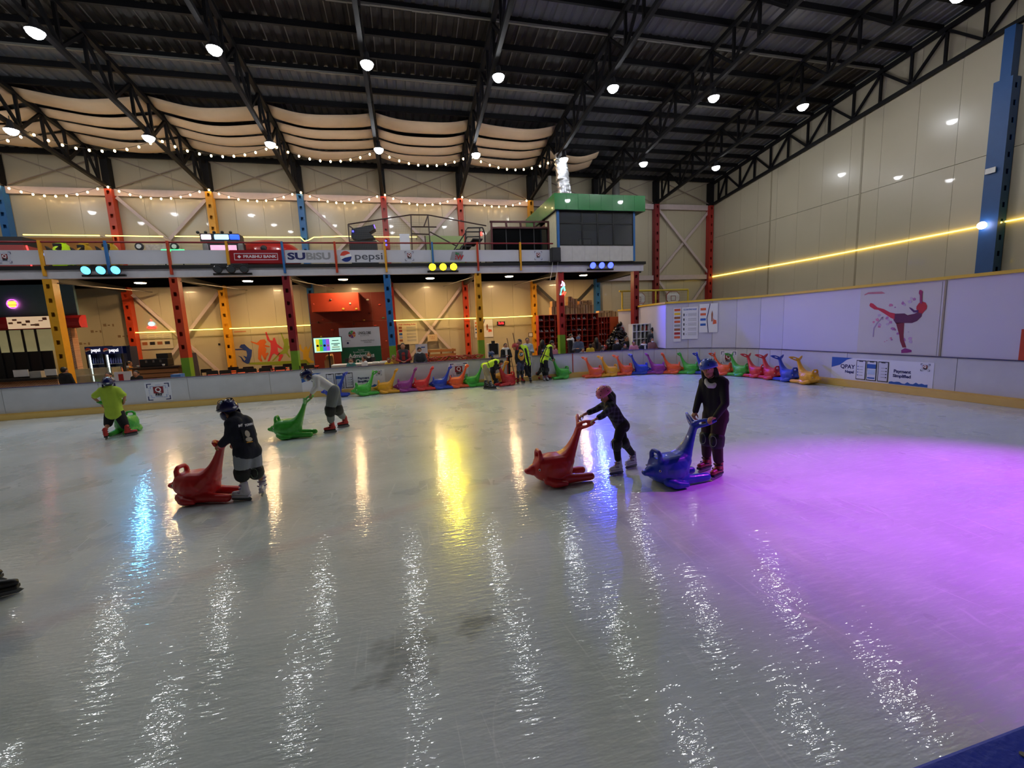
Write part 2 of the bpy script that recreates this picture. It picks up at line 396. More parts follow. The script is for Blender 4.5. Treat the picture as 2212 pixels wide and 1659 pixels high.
# --- roof trusses
def truss(X, end=False):
    t = tag(thing('roof_truss', 'black steel lattice truss against the cream end wall' if end else 'black steel lattice truss spanning under the dark roof', 'truss', (X, 22, 8.6), None if end else 'roof trusses across the hall'), kind='structure')
    Yb = 21.75; zb = lambda Y: 8.58+.1227*(21.75-Y); zt = lambda Y: zroof(Y)-.27
    Ye = 3.2
    obj('top_chord', MB().bar((X, 22.05, zt(22.05)), (X, 2.0, zt(2.0)), .13, .13), mPUR, t)
    obj('bottom_chord', MB().bar((X, Yb, zb(Yb)), (X, Ye, zb(Ye)), .12, .12), mPUR, t)
    Y = Yb-.35; i = 0; prev = None
    while Y > Ye:
        obj('web', MB().bar((X, Y, zb(Y)+.04), (X, Y, zt(Y)-.04), .075, .075), mPUR, t)
        if prev is not None:
            a, b = ((X, prev, zb(prev)+.05), (X, Y, zt(Y)-.05)) if i % 2 else ((X, prev, zt(prev)-.05), (X, Y, zb(Y)+.05))
            obj('web', MB().bar(a, b, .075, .075), mPUR, t)
        prev = Y; Y -= .60 if i == 0 else .972; i += 1
    return t
for k in range(-5, 6): truss(XK(k) if k < 5 else XW-.12, k == 5)

# --- castellated columns with real slots
def column(x, y, z0, z1, colour, label, w=.26, d=.30, green=None, slots=True, group=None, dark_from=None):
    c = thing('steel_column', label, 'column', (x, y, z0), group, 'structure')
    def body(za, zb_, mm, nm, sl):
        mb = MB(); x0, x1, y0, y1 = x-w/2, x+w/2, y-d/2, y+d/2; t = .012
        mb.box(x0, y0+t, za, x0+t, y1-t, zb_); mb.box(x1-t, y0+t, za, x1, y1-t, zb_)
        for ya, yb in ((y0, y0+t), (y1-t, y1)):
            if not sl: mb.box(x0, ya, za, x1, yb, zb_); continue
            s0, s1 = x-.05, x+.05
            mb.box(x0, ya, za, s0, yb, zb_); mb.box(s1, ya, za, x1, yb, zb_)
            z = za; p = .47
            while z < zb_:
                mb.box(s0, ya, z, s1, yb, min(z+p-.15, zb_)); z += p
        if sl: mb.box(x-.11, y-.006, za, x+.11, y+.006, zb_)          # web plate inside
        return obj(nm, mb, mm, c)
    zt = z1
    if dark_from: body(dark_from, z1, mPUR, 'column_head', False); zt = dark_from
    if green: body(z0, green, mPAINT['green'], 'painted_base', False); body(green, zt, mPAINT[colour], 'shaft', slots)
    else: body(z0, zt, mPAINT[colour], 'shaft', slots)
    return c
cname = dict(yellow='yellow', red='orange-red', maroon='maroon', blue='blue', redder='red')
for k, cc in zip(range(-4, 6), ('blue', 'red', 'yellow', 'blue', 'redder', 'red', 'yellow', 'blue', 'maroon', 'redder')):
    lab = {-4: 'blue slotted column on the back wall past the burger counter', -3: 'orange-red slotted column on the back wall beside the drinks fridges', -2: 'yellow slotted column on the back wall beside the dancer mural',
           -1: 'blue slotted column on the back wall beside the red climbing wall', 0: 'red slotted column rising behind the climbing wall', 1: 'orange-red slotted column on the back wall behind the rope pile',
           2: 'yellow slotted column on the back wall beside the shoe rack', 3: 'blue slotted column on the back wall behind the stacked cartons', 4: 'maroon slotted column behind the basketball hoops', 5: 'red slotted corner column where back and end walls meet'}[k]
    column(XK(k) if k < 5 else XW-.2, YW-.18, -.03, 9.75, cc, lab, dark_from=8.5)
for k, cc, g in zip(range(-4, 4), ('red', 'yellow', 'red', 'maroon', 'blue', 'yellow', 'redder', 'maroon'), (0, 0, 1.25, 1.3, 1.3, 1.35, 1.4, 0)):
    lab = {-4: 'red slotted column under the mezzanine edge beyond the burger counter', -3: 'yellow slotted column under the mezzanine edge by the burger counter', -2: 'orange-red slotted column with green base under the mezzanine edge', -1: 'maroon slotted column with green base under the mezzanine edge',
           0: 'blue slotted column with green base under the mezzanine edge', 1: 'yellow slotted column with green base under the mezzanine edge', 2: 'red slotted column with green base under the mezzanine edge', 3: 'solid maroon column under the end of the mezzanine'}[k]
    column(XK(k), YM+.14, -.03, 4.37, cc, lab, green=(g+.25) if g else None, slots=True)
mPAINT['deep'] = mat('deep_blue_paint', (28, 78, 136), .45)
c = column(XW-.2, 9.45, -.03, 8.6, 'deep', 'tall blue slotted column on the cream end wall', w=.34, d=.42)
obj('column_head', MB().box(XW-.3, 9.33, 8.6, XW-.02, 9.57, 10.0), mPAINT['deep'], c)
obj('junction_box', MB().rbox((XW-.42, 9.5, 6.1), (.03, .24, .16), bev=.01), mWHITE, c)

# --- girts and bracing on the back wall
def bar_thing(name, label, a, b, w_, h_, mm, group=None): return tag(obj(name, MB().bar(a, b, w_, h_), mm), label, 'steel bar', group, 'structure')
bar_thing('wall_girt', 'pale pink-grey girt along the back wall above the string lights', (-21.9, YW-.1, 8.40), (XW, YW-.1, 8.40), .14, .28, mGIRT)
bar_thing('wall_girt', 'pale grey girt low on the back wall beside the basketball hoops', (XK(3)+.2, YW-.1, 4.52), (XW, YW-.1, 4.52), .14, .26, mGIRT)
def xbrace(k, z0, z1, label, mm=mGIRT, w_=.13, k2=None):
    a, b = XK(k)+.2, XK(k+1 if k2 is None else k2)-.2
    t = thing('cross_brace', label, 'brace', ((a+b)/2, YW-.12, z0), None, 'structure')
    obj('brace_bar', MB().bar((a, YW-.12, z0), (b, YW-.12, z1), .06, w_), mm, t)
    obj('brace_bar', MB().bar((a, YW-.19, z1), (b, YW-.19, z0), .06, w_), mm, t)
xbrace(-3, 4.75, 8.2, 'pale steel cross brace above the arcade rides')
xbrace(-1, 4.75, 8.2, 'pale steel cross brace between the blue and red columns upstairs')
xbrace(0, 4.75, 8.2, 'pale steel cross brace behind the mesh cage upstairs')
xbrace(4, 4.75, 8.2, 'pale steel cross brace between the maroon and corner columns, upper bay')
xbrace(4, .3, 4.3, 'pale steel cross brace between the maroon and corner columns, lower bay')
xbrace(-3, .2, 4.2, 'pale steel cross brace behind the coffee machine')
xbrace(0, .2, 4.2, 'pale steel cross brace beside the climbing rules poster')
xbrace(2, 1.2, 4.2, 'dark steel cross brace behind the stacked cartons', mDARK)
mTHIN = mat('thin_brace', (150, 135, 125), .5)
for k in range(-4, 5): xbrace(k, 8.6, 9.8, ['thin grey brace rods just under the eaves, bay beside the blue end column', 'thin grey brace rods under the eaves above the arcade cars', 'thin grey brace rods under the eaves above the red dome ride', 'thin grey brace rods under the eaves above the net cage end', 'thin grey brace rods under the eaves above the cage gable', 'thin grey brace rods under the eaves above the cage stairs', 'thin grey brace rods under the eaves behind the foil duct', 'thin grey brace rods under the eaves behind the green booth roof', 'thin grey brace rods under the eaves in the corner bay'][k+4], mTHIN, .03)

# --- mezzanine
XE = XK(3)+.35
mz = tag(thing('mezzanine', 'upper gallery deck with a pale front beam and black underside', 'mezzanine', (-5, YM, 4.37)), kind='structure')
obj('fascia_beam', MB().box(-22, YM-.02, 4.37, XE, YM+.16, 4.66), mat('pale_beam', (206, 204, 212), .4), mz)
obj('edge_strip', MB().box(-22, YM-.10, 4.665, XE+.08, YM+.2, 4.78), mBLACK, mz)
obj('deck', MB().box(-22, YM+.2, 4.62, XE, YW-.35, 4.72), mDARK, mz)
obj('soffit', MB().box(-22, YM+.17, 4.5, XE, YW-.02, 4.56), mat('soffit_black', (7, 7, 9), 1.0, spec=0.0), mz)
obj('side_beam', MB().box(XE-.12, YM+.17, 4.32, XE, YW-.02, 4.50), mBLACK, mz)
for k in range(-5, 4):
    obj('cross_beam', MB().box(XK(k)-.08, YM+.17, 4.3, XK(k)+.08, YW-.35, 4.50), mBLACK, mz)
for k, side in ((-3, 1), (-2, 1), (-1, 1), (1, -1), (2, -1)):     # slender knee braces below the deck
    obj('knee_brace', MB().bar((XK(k)+.15*side, YM+.2, 4.25), (XK(k)+1.1*side, YW-.5, 4.25), .03, .03), mat('knee_grey', (96, 90, 86), .5), mz)
rail = thing('gallery_railing', 'dark red handrail with coloured posts along the gallery', 'railing', (-5, YM-.05, 4.78))
obj('handrail', MB().tube([(-21, YM-.05, 5.56), (6.36, YM-.05, 5.56)], .03, 8), mPAINT['maroon'], rail)
for i in range(-4, 10):
    x = XK(-3)+.02+1.8275*i
    cc = ('yellow', 'blue', 'red')[i % 3]
    obj('post', MB().box(x-.035, YM-.115, 4.45, x+.035, YM-.03, 5.6), mPAINT[cc], rail)

# --- commentary booth on the gallery
bo = thing('control_booth', 'glazed booth with a green fascia on the gallery corner', 'booth', (8.4, 17.6, 4.78))
mGRN = mat('green_cladding', (26, 128, 58), .25, var=.06, coat=.4)
x0, x1 = 6.53, 10.19
for i in range(8):                         # fascia cladding panels, front
    a = 6.38+i*(4.22/8); obj('fascia_panel', MB().box(a+.003, 17.45, 6.89, a+4.22/8-.003, 17.5, 7.54), mGRN, bo)
for i in range(8):
    a = 17.45+i*(4.4/8); obj('fascia_panel', MB().box(6.38, a+.003, 6.89, 6.43, a+4.4/8-.003, 7.54), mGRN, bo)
    obj('fascia_panel', MB().box(10.55, a+.003, 6.89, 10.6, a+4.4/8-.003, 7.54), mGRN, bo)
obj('roof_deck', MB().box(6.43, 17.5, 6.9, 10.55, 21.8, 7.5), mDARK, bo)
for i in range(6):
    a = x0+.06+i*((x1-x0-.12)/6); obj('apron_panel', MB().box(a+.003, 17.62, 4.79, a+(x1-x0-.12)/6-.003, 17.66, 5.45), mat('apron', (205, 202, 196), .4), bo)
for xx in (x0, x1-.09): obj('corner_post', MB().box(xx, 17.6, 4.79, xx+.09, 17.7, 6.89), mPAINT['blue'], bo)
mFR = mat('window_frame_black', (14, 14, 16), .4)
mGL = mat('booth_glass', (120, 124, 128), .05, var=0, spec=.5, alpha=.22)
for (za, zb_) in ((5.45, 5.49), (6.36, 6.40), (6.83, 6.88)): obj('window_rail', MB().box(x0+.09, 17.61, za, x1-.09, 17.66, zb_), mFR, bo)
cols_ = [x0+.09, x0+1.14, x0+1.86, x0+2.6, x1-.09]
for xx in cols_: obj('mullion', MB().box(xx-.03, 17.608, 5.45, xx+.03, 17.662, 6.88), mFR, bo)
for i in range(4):
    for za, zb_ in ((5.49, 6.36), (6.40, 6.83)):
        obj('pane', MB().box(cols_[i]+.03, 17.633, za, cols_[i+1]-.03, 17.639, zb_), mGL, bo)
obj('rear_wall', MB().box(x0, 21.3, 4.79, x1, 21.4, 6.89), mat('booth_inside', (150, 147, 140), .6), bo)
obj('side_wall', MB().box(x0, 17.75, 4.79, x0+.06, 19.2, 6.89), mat('booth_side', (214, 210, 180), .5), bo)
obj('side_wall', MB().box(x0, 20.1, 4.79, x0+.06, 21.3, 6.89), mat('booth_side', (214, 210, 180), .5), bo)
obj('side_wall', MB().box(x1-.06, 17.75, 4.79, x1, 21.3, 6.89), mat('booth_inside', (150, 147, 140), .6), bo)
obj('door', MB().box(x0-.02, 19.2, 4.79, x0+.03, 20.1, 6.7), mat('brown_door', (120, 66, 40), .4), bo)
obj('inner_door', MB().box(9.0, 21.24, 4.79, 9.75, 21.29, 6.5), mFR, bo)
obj('inner_door_leaf', MB().box(9.06, 21.2, 4.79, 9.69, 21.245, 6.44), mat('booth_side', (214, 210, 180), .5), bo)

# --- rink boards
mBOARD = mat('dasher_white', (198, 198, 202), .4, var=.14, scale=2.2, coat=.1)
mKICK = mat('kick_yellow', (216, 178, 96), .45, var=.10, scale=3)
mCAP = mat('cap_blue', (62, 60, 112), .35)
bd = tag(thing('dasher_board', 'white rink boards with a yellow kick strip and thin blue cap', 'rink boards', (0, BY, 0)), kind='structure')
def seg_board(p, q, h=.965, kick=True, cap=True, jog=0):
    p, q = Vector((*p, 0)), Vector((*q, 0)); d = (q-p).normalized(); n = Vector((-d.y, d.x, 0))   # n points outwards (left of travel -> we travel clockwise so outside is left)
    g = .005
    obj('board_panel', MB().plate([p+d*g+Vector((0, 0, .0)), q-d*g, q-d*g+Vector((0, 0, h-.022)), p+d*g+Vector((0, 0, h-.022))], n, .05), mBOARD, bd)
    if kick:
        a = p-n*.07; b = q-n*.07
        obj('kick_strip', MB().bar(a+Vector((0, 0, .085)), b+Vector((0, 0, .085)), .14, .165).bar(a+n*.02+Vector((0, 0, .175)), b+n*.02+Vector((0, 0, .175)), .09, .03), mKICK, bd)
    if cap: obj('cap_rail', MB().bar(p+n*.02+Vector((0, 0, h-.011)), q+n*.02+Vector((0, 0, h-.008)), .09, .014), mCAP, bd)
bpts = []
x = -19.0
while x < 3.2: bpts.append((x, min(x+2.4, 3.62))); x += 2.4
for a, b in bpts: seg_board((a, BY), (b, BY))
GATE0, GATE1 = 3.62, 4.62
seg_board((GATE1, BY), (6.3, BY)); seg_board((6.3, BY), (8.05, BY))
arc = [(8.05+BR*math.cos(math.radians(t)), 11.6+BR*math.sin(math.radians(t))) for t in range(90, -1, -6)]
for a, b in zip(arc, arc[1:]): seg_board(a, b)
for a, b in ((11.6, 9.4), (9.4, 6.9), (6.9, 4.4), (4.4, 1.9), (1.9, -.6)): seg_board((BX, a), (BX, b))
mREDP = mat('gate_post_red', (170, 70, 50), .5)
for xx in (GATE0+.02, GATE1-.02, 6.3): obj('gate_post', MB().box(xx-.02, BY-.012, 0, xx+.02, BY+.06, .96), mREDP if xx > 5 or xx < 4 else mBOARD, bd)
obj('gate_sill', MB().box(GATE0, BY-.14, 0, GATE1, BY+.05, .17), mKICK, bd)
# near boards the photographer stands behind
nb = tag(thing('near_board', 'near rink boards with a broad blue cap the photographer leans over', 'rink boards', (0, .6, 0)), kind='structure')
obj('board_panel', MB().box(-19, .60, 0, BX, .65, .95), mBOARD, nb)
obj('kick_strip', MB().box(-19, .655, 0, BX, .78, .17), mKICK, nb)
obj('cap_rail', MB().rbox((-3.4, .41, .965), (31, .49, .03), bev=.008), mat('cap_blue_near', (34, 62, 205), .35, var=.15, scale=5, bump=.1, bscale=60), nb)
for xx in (1.42, -1.0): obj('cap_screw', MB().cyl((xx, .60, .978), (xx, .60, .984), .008), mat('screw', (150, 145, 130), .4, metal=.8), nb)

# --- white hoarding standing on the boards at the corner and along the end
ho = tag(thing('hoarding', 'white hoarding with a yellow top rail above the end boards', 'hoarding', (BX, 8, .97)), kind='structure')
mHO = mat('hoarding_white', (198, 196, 212), .35, var=.04, scale=1.0, coat=.15)
mTRIM = mat('trim_yellow', (214, 178, 60), .45)
def seg_ho(p, q, z1=2.74, m_=None):
    p, q = Vector((*p, 0)), Vector((*q, 0)); d = (q-p).normalized(); n = Vector((-d.y, d.x, 0)); g = .002; z = Vector((0, 0, 1))
    obj('hoarding_panel', MB().plate([p+n*.03+d*g+z*.968, q+n*.03-d*g+z*.968, q+n*.03-d*g+z*z1, p+n*.03+d*g+z*z1], n, .04), m_ or mHO, ho)
    obj('top_rail', MB().bar(p+n*.04+z*(z1+.035), q+n*.04+z*(z1+.035), .12, .07), mTRIM, ho)
arc2 = [(8.05+BR*math.cos(math.radians(t)), 11.6+BR*math.sin(math.radians(t))) for t in (60, 48, 36, 24, 12, 0)]
for a, b in zip(arc2, arc2[1:]): seg_ho(a, b)
for a, b in ((11.6, 9.15), (9.15, 7.26), (7.26, 4.8), (4.8, 2.4), (2.4, 0)): seg_ho((BX, a), (BX, b))
# hoarding return running back to the gallery column
p = arc2[0]; q = (XK(3)+.05, YM-.05)
seg_ho(q, p)
seg_ho((XK(3)-.36, YM+1.1), (XK(3)+.1, YM+.35), 2.62)
obj('joint_strip', MB().box(BX+.018, 7.24, .97, BX+.03, 7.28, 2.72), mat('cover_strip', (150, 140, 118), .4), ho)
# ================================================================== PRINTS ON BOARDS AND GALLERY
mPAPER = mat('print_white', (222, 222, 230), .4, var=.03); mNAVY = mat('print_navy', (30, 34, 96), .5, var=0); mQRED = mat('print_maroon', (132, 24, 36), .5, var=0); mINK = mat('print_black', (28, 28, 40), .5, var=0)
mLB = mat('print_pale_blue', (150, 165, 215), .5, var=0); mGREY = mat('print_grey', (150, 150, 155), .5, var=0); mSKYB = mat('print_blue', (34, 88, 170), .5, var=0); mWP = mat('print_pure_white', (238, 238, 240), .5, var=0)
mRED = mat('print_red', (176, 38, 44), .5, var=0); mORG = mat('print_orange', (214, 96, 60), .5, var=0); mGRNP = mat('print_green', (40, 130, 80), .5, var=0); mYEL = mat('print_yellow', (232, 190, 50), .5, var=0)
mBRN = mat('print_brown', (150, 90, 60), .5, var=0)
def tri(a, b, c): return [a, b, c]
def sticker(S_, w, h, parent, paper=True):
    """square payment sticker: corner brackets, inner bracket frame, red square with ring letter, word below; centred at (0,0)"""
    if paper: S_.rect('paper', -w/2, -h/2, w/2, h/2, mPAPER, 1)
    def br(k, t, mm, lay):
        hw, hh = w*k/2, h*k/2; L_ = w*.17*k/.8
        for sx in (-1, 1):
            for sy in (-1, 1):
                x0, y0 = sx*hw, sy*hh
                S_.poly('bracket', [(x0, y0), (x0-sx*L_, y0), (x0-sx*L_, y0-sy*t), (x0-sx*t, y0-sy*t), (x0-sx*t, y0-sy*L_), (x0, y0-sy*L_)][::(1 if sx*sy > 0 else -1)], mm, lay)
    br(.86, w*.035, mNAVY, 2); br(.60, w*.022, mLB, 2)
    for k in range(5):
        S_.rect('tick', -w*.36, h*(-.18+.09*k), -w*.335, h*(-.15+.09*k), mLB, 2); S_.rect('tick', w*.335, h*(-.18+.09*k), w*.36, h*(-.15+.09*k), mLB, 2)
    S_.rect('tick', -w*.10, h*.345, w*.10, h*.365, mLB, 2); S_.rect('tick', -w*.14, -h*.27, w*.14, -h*.25, mLB, 2)
    S_.rect('red_square', -w*.19, -h*.075, w*.19, h*.265, mQRED, 3)
    S_.text('Q', 0, h*.095, h*.34, mWP, 5, bold=.004)
    S_.text('PAY', 0, -h*.155, h*.17, mINK, 3, bold=.006)
def on_board(px, py):            # u along +X on the straight far boards
    g = pY(px, py, BY); return g
def poster_on(name, label, cat_, centre, u, w, h, material, t=.012):
    """thin poster sheet; returns its thing and a Surf centred on the front face"""
    u = Vector(u).normalized(); v = Vector((0, 0, 1)); n = u.cross(v).normalized(); c = Vector(centre)
    th = thing(name, label, cat_, tuple(c-v*h/2))
    obj('sheet', MB().plate([c+u*a*w/2+v*b*h/2 for a, b in ((-1, -1), (1, -1), (1, 1), (-1, 1))], n, t), material, th)
    return th, Surf(c+n*t, u, v, th)
XP = (1, 0, 0)
for (px, py, lab) in ((343, 846, 'square payment sticker on the boards beside the child in yellow'), (991, 800.5, 'square payment sticker above the orange skating aid')):
    g = pY(px, py, BY-.002); th, sf = poster_on('payment_sticker', lab, 'sticker', g, XP, .72, .62, mPAPER, .004); sticker(sf, .72, .62, th, False)
a = math.radians(27.3); c = Vector((8.05+(BR-.012)*math.cos(a), 11.6+(BR-.012)*math.sin(a), 0)); g = pY(1599, 772.5, c.y)
th, sf = poster_on('payment_sticker', 'square payment sticker above the green skating aid in the corner', 'sticker', (c.x, c.y, g.z), (math.sin(a), -math.cos(a), 0), .62, .60, mPAPER, .004); sticker(sf, .62, .60, th, False)
def phone_print(sf, cx, cy, h, kind):
    w = h*.48
    sf.rect('phone_outline', cx-w/2, cy-h/2, cx+w/2, cy+h/2, mINK, 2); sf.rect('phone_screen', cx-w*.43, cy-h*.46, cx+w*.43, cy+h*.46, mPAPER if kind != 2 else mat('print_lilac', (205, 205, 215), .5, var=0), 3)
    sf.rect('notch', cx-w*.2, cy+h*.43, cx+w*.2, cy+h*.46, mINK, 4)
    if kind == 1: sf.rect('screen_header', cx-w*.43, cy+h*.12, cx+w*.43, cy+h*.34, mSKYB, 4); sf.rect('screen_card', cx-w*.36, cy-h*.18, cx+w*.36, cy+h*.06, mat('print_ice', (180, 200, 225), .5, var=0), 4); sf.rect('screen_bar', cx-w*.36, cy-h*.40, cx+w*.36, cy-h*.33, mSKYB, 4)
    else:
        for k in range(4):
            sf.disc('screen_dot', cx+(w*.3 if kind == 2 else -w*.3), cy+h*(.18-.15*k), w*.06, mSKYB if kind == 0 else mINK, 4, 8); sf.rect('screen_line', cx-w*.18, cy+h*(.17-.15*k), cx+w*.22, cy+h*(.19-.15*k), mGREY, 4)
def pay_banner(label, o, u, w, h, words=True):
    th, sf = poster_on('payment_banner', label, 'banner', o, u, w, h, mPAPER, .004)
    sf.poly('swoosh', [(-w/2, h*.02), (-w*.40, h*.16), (-w*.33, h*.40), (-w*.26, h/2), (-w/2, h/2)], mSKYB, 1)
    if words: sf.text('QPAY', -w*.315, h*.09, h*.25, mNAVY, 1, bold=.004); sf.text('Nepal', -w*.29, -h*.14, h*.17, mNAVY, 1, bold=.004)
    for i, xx in enumerate((-.165, -.055, .06)): phone_print(sf, w*xx, -h*.01, h*.86, i)
    sf.text('Payment', w*.235, h*.06, h*.18, mNAVY, 1, bold=.004); sf.text('Simplified', w*.235, -h*.13, h*.17, mNAVY, 1, bold=.004)
    base = -h*.48
    pts = [(w*.12, base)]; random.seed(3)
    for i in range(15):
        xx = w*(.12+.34*i/14); pts += [(xx, base+h*(.05+.10*random.random()))]
    pts += [(w*.46, base)]
    sf.poly('skyline', pts, mSKYB, 1)
    s2 = Surf(sf.at(w*.43, h*.30), sf.u, sf.v, th); sticker(s2, h*.36, h*.34, th, False)
g0, g1 = pX(1797, 790, BX), pX(2017, 808, BX)
pay_banner('long payment app banner with three phones on the end boards', (BX-.002, (g0.y+g1.y)/2, .50), (0, -1, 0), abs(g0.y-g1.y), .62)
g0, g1 = pY(662, 825, BY), pY(822, 815, BY)
pay_banner('payment app banner with three phones on the far boards behind the child in white', ((g0.x+g1.x)/2, BY-.002, .50), XP, g1.x-g0.x+.3, .62)

# --- gallery banners hung on the railing
mBAN = mat('banner_vinyl', (212, 212, 222), .22, var=.04, scale=3, bump=.25, bscale=5, coat=.3)
mBANR = mat('banner_red', (158, 26, 36), .3, var=.06, bump=.2, bscale=5, coat=.3)
def gallery_banner(i, label, material=None, draw=None, x0=None, x1=None):
    a = XK(-3)+.02+1.8275*i+.05 if x0 is None else x0; b = a+1.72 if x1 is None else x1
    th = thing('gallery_banner', label, 'banner', ((a+b)/2, YM-.03, 4.8))
    obj('vinyl', MB().box(a, YM-.028, 4.83, b, YM-.018, 5.30), material or mBAN, th)
    sf = Surf(((a+b)/2, YM-.028, 5.065), XP, (0, 0, 1), th)
    if draw: draw(sf, b-a, .47)
def d_q(off): return lambda sf, w, h: sticker(Surf(sf.at(off*w, 0), sf.u, sf.v, sf.p), .40, .42, sf.p, False)
def d_bank(sf, w, h):
    for a0, b0, a1, b1 in ((-.42, .22, .42, .26), (-.42, -.26, .42, -.22), (-.42, -.22, -.41, .22), (.41, -.22, .42, .22)): sf.rect('border', w*a0, h*b0*1.0, w*a1, h*b1, mPAPER, 1)
    sf.poly('emblem', [(-w*.36, 0), (-w*.325, -h*.13), (-w*.29, 0), (-w*.325, h*.13)], mPAPER, 1)
    sf.text('PRABHU BANK', w*.07, 0, h*.30, mPAPER, 1, width=w*.64, bold=.003)
def d_sub(sf, w, h):
    sf.text('SU', -w*.27, 0, h*.72, mNAVY, 1, width=w*.36, bold=.014); sf.text('BiSU', w*.17, 0, h*.72, mGREY, 1, width=w*.50, bold=.014)
def pepsi(sf, cx, cy, r, lay=1):
    sf.disc('emblem_blue', cx, cy, r, mat('print_cola_blue', (20, 48, 130), .5, var=0), lay, 24)
    sf.poly('emblem_white', [(cx+r*math.cos(t), cy+r*math.sin(t)) for t in [math.radians(q) for q in range(-160, -9, 15)]][:2]+[(cx-r*.2, cy-r*.25), (cx+r*.5, cy-r*.1), (cx+r*.98, cy-r*.02)]+[(cx+r*math.cos(t), cy+r*math.sin(t)) for t in [math.radians(q) for q in range(5, 186, 15)]], mWP, lay+1)
    sf.poly('emblem_red', [(cx-r*.97, cy+r*.12), (cx-r*.3, cy+r*.10), (cx+r*.25, cy+r*.34), (cx+r*.8, cy+r*.50)]+[(cx+r*.97*math.cos(t), cy+r*.97*math.sin(t)) for t in [math.radians(q) for q in range(40, 171, 13)]], mat('print_cola_red', (214, 70, 54), .5, var=0), lay+2)
def d_pep(sf, w, h): pepsi(sf, -w*.32, 0, h*.44); sf.text('pepsi', w*.17, -h*.02, h*.80, mat('print_slate', (80, 84, 96), .5, var=0), 1, width=w*.60, bold=.004)
def d_dew(sf, w, h):
    s2 = Surf(sf.at(w*.02, 0), sf.u, (sf.v+sf.u*.25).normalized(), sf.p)
    s2.poly('emblem_shadow', [(-.22, -.17), (.24, -.20), (.26, .19), (-.2, .17)], mGREY, 1)
    s2.text('Mtn', -.02, .10, .15, mGRNP, 2, bold=.008); s2.text('DEW', .0, -.05, .26, mRED, 2, bold=.01)
gallery_banner(-1, 'white gallery banner with a small square logo at the burger end', None, d_q(-.05))
for i, lb in ((0, 'plain white gallery banner beside the yellow post over the burger counter'), (1, 'plain white gallery banner between the cyan flood and the red post'), (2, 'plain white gallery banner next to the red bank banner')): gallery_banner(i, lb)
gallery_banner(3, 'red gallery banner with white bank lettering', mBANR, d_bank)
gallery_banner(4, 'white gallery banner with big blue and grey letters', None, d_sub)
gallery_banner(5, 'white gallery banner with a round cola emblem', None, d_pep)
gallery_banner(6, 'white gallery banner with a small square logo beside the cola banner', None, d_q(.0))
gallery_banner(7, 'white gallery banner with a slanted red and green drink logo', None, d_dew)
gallery_banner(8, 'plain wrinkled white gallery banner above the yellow slotted column')
gallery_banner(9, 'short white gallery banner with a square logo next to the loudspeaker', None, d_q(.02), x1=6.38)
# ================================================================== SKATING AIDS
def plastic(n, c): return mat('aid_'+n, c, .38, var=.05, scale=4, coat=.25)
AID = dict(green=plastic('green', (60, 166, 50)), yellow=plastic('yellow', (224, 158, 26)), purple=plastic('purple', (142, 44, 132)), red=plastic('red', (204, 38, 42)),
           blue=plastic('blue', (28, 58, 176)), orange=plastic('orange', (228, 86, 36)))
mEYE = mat('eye_white', (240, 240, 235), .3, var=0); mPUP = mat('eye_black', (10, 10, 10), .2, var=0)
def aid_mesh():
    mb = MB()
    mb.chain([(.47, 0, .215), (.58, 0, .215), (.72, 0, .228)], [.19, .21, .178], 20)
    mb.ell((.58, 0, .215), (.27, .235, .215), 20, 12)
    for s in (-1, 1):                                   # flat broad back
        mb.chain([(.47, s*.07, .30), (.60, s*.08, .305), (.74, s*.06, .30)], [.125, .12, .115], 14)
    mb.ell((.74, 0, .235), (.155, .185, .165), 18, 11)
    mb.chain([(.79, 0, .235), (.88, 0, .225), (.955, 0, .213)], [.135, .082, .046])
    mb.ell((.982, 0, .222), (.032, .055, .036), 12, 7)
    for yy in (-.025, 0, .025):                         # tail, broader than deep
        mb.chain([(.47, yy*1.6, .26), (.40, yy*1.6, .32), (.335, yy*1.4, .40), (.285, yy*1.2, .48), (.240, yy, .57), (.20, yy*.8, .66), (.165, yy*.7, .755)], [.185, .135, .095, .070, .054, .044, .040])
        mb.chain([(.44, yy*3, .15), (.375, yy*2.4, .20), (.335, yy*1.8, .30), (.29, yy*1.2, .42)], [.12, .075, .06, .05])
    for s in (-1, 1):
        mb.chain([(.50, s*.14, .085), (.30, s*.145, .075), (.06, s*.15, .066)], [.085, .064, .058])
        mb.chain([(.72, s*.17, .10), (.62, s*.235, .07), (.48, s*.25, .052)], [.065, .055, .036])
        mb.ell((.58, s*.235, .055), (.14, .045, .052), 12, 7)
        # tail flukes: two open loops to hold on to
        mb.chain([(.165, 0, .74), (.15, s*.06, .775), (.115, s*.14, .805), (.075, s*.22, .845), (.045, s*.285, .89), (.075, s*.235, .900), (.115, s*.16, .888), (.145, s*.08, .858), (.165, 0, .80)], [.042, .028, .025, .022, .016, .020, .023, .024, .036], 10)
        mb.chain([(.085, s*.19, .855), (.05, s*.27, .885)], [.030, .018], 10)
    # thick carry handle arched across the head
    mb.chain([(.79, -.085, .36), (.795, -.092, .45), (.795, -.055, .495), (.795, .055, .495), (.795, .092, .45), (.79, .085, .36)], [.040, .032, .030, .030, .032, .040], 10)
    mb.cap((.79, -.07, .365), (.79, .07, .365), .04)
    return mb
aid0 = thing('skating_aid', 'x', 'skating aid', (0, 0, 0), local=True)
aid_body = blob('body', aid_mesh(), AID['green'], aid0, .0105, 9)
for s in (-1, 1):
    e = obj('eye', MB().ell((.83, s*.140, .262), (.018, .014, .018), 10, 7), mEYE, aid0, True)
    obj('pupil', MB().ell((.838, s*.150, .262), (.010, .008, .011), 8, 5), mPUP, e, True)
bake()
aid_body.data.materials.clear(); aid_body.data.materials.append(None)
aid_used = [False]
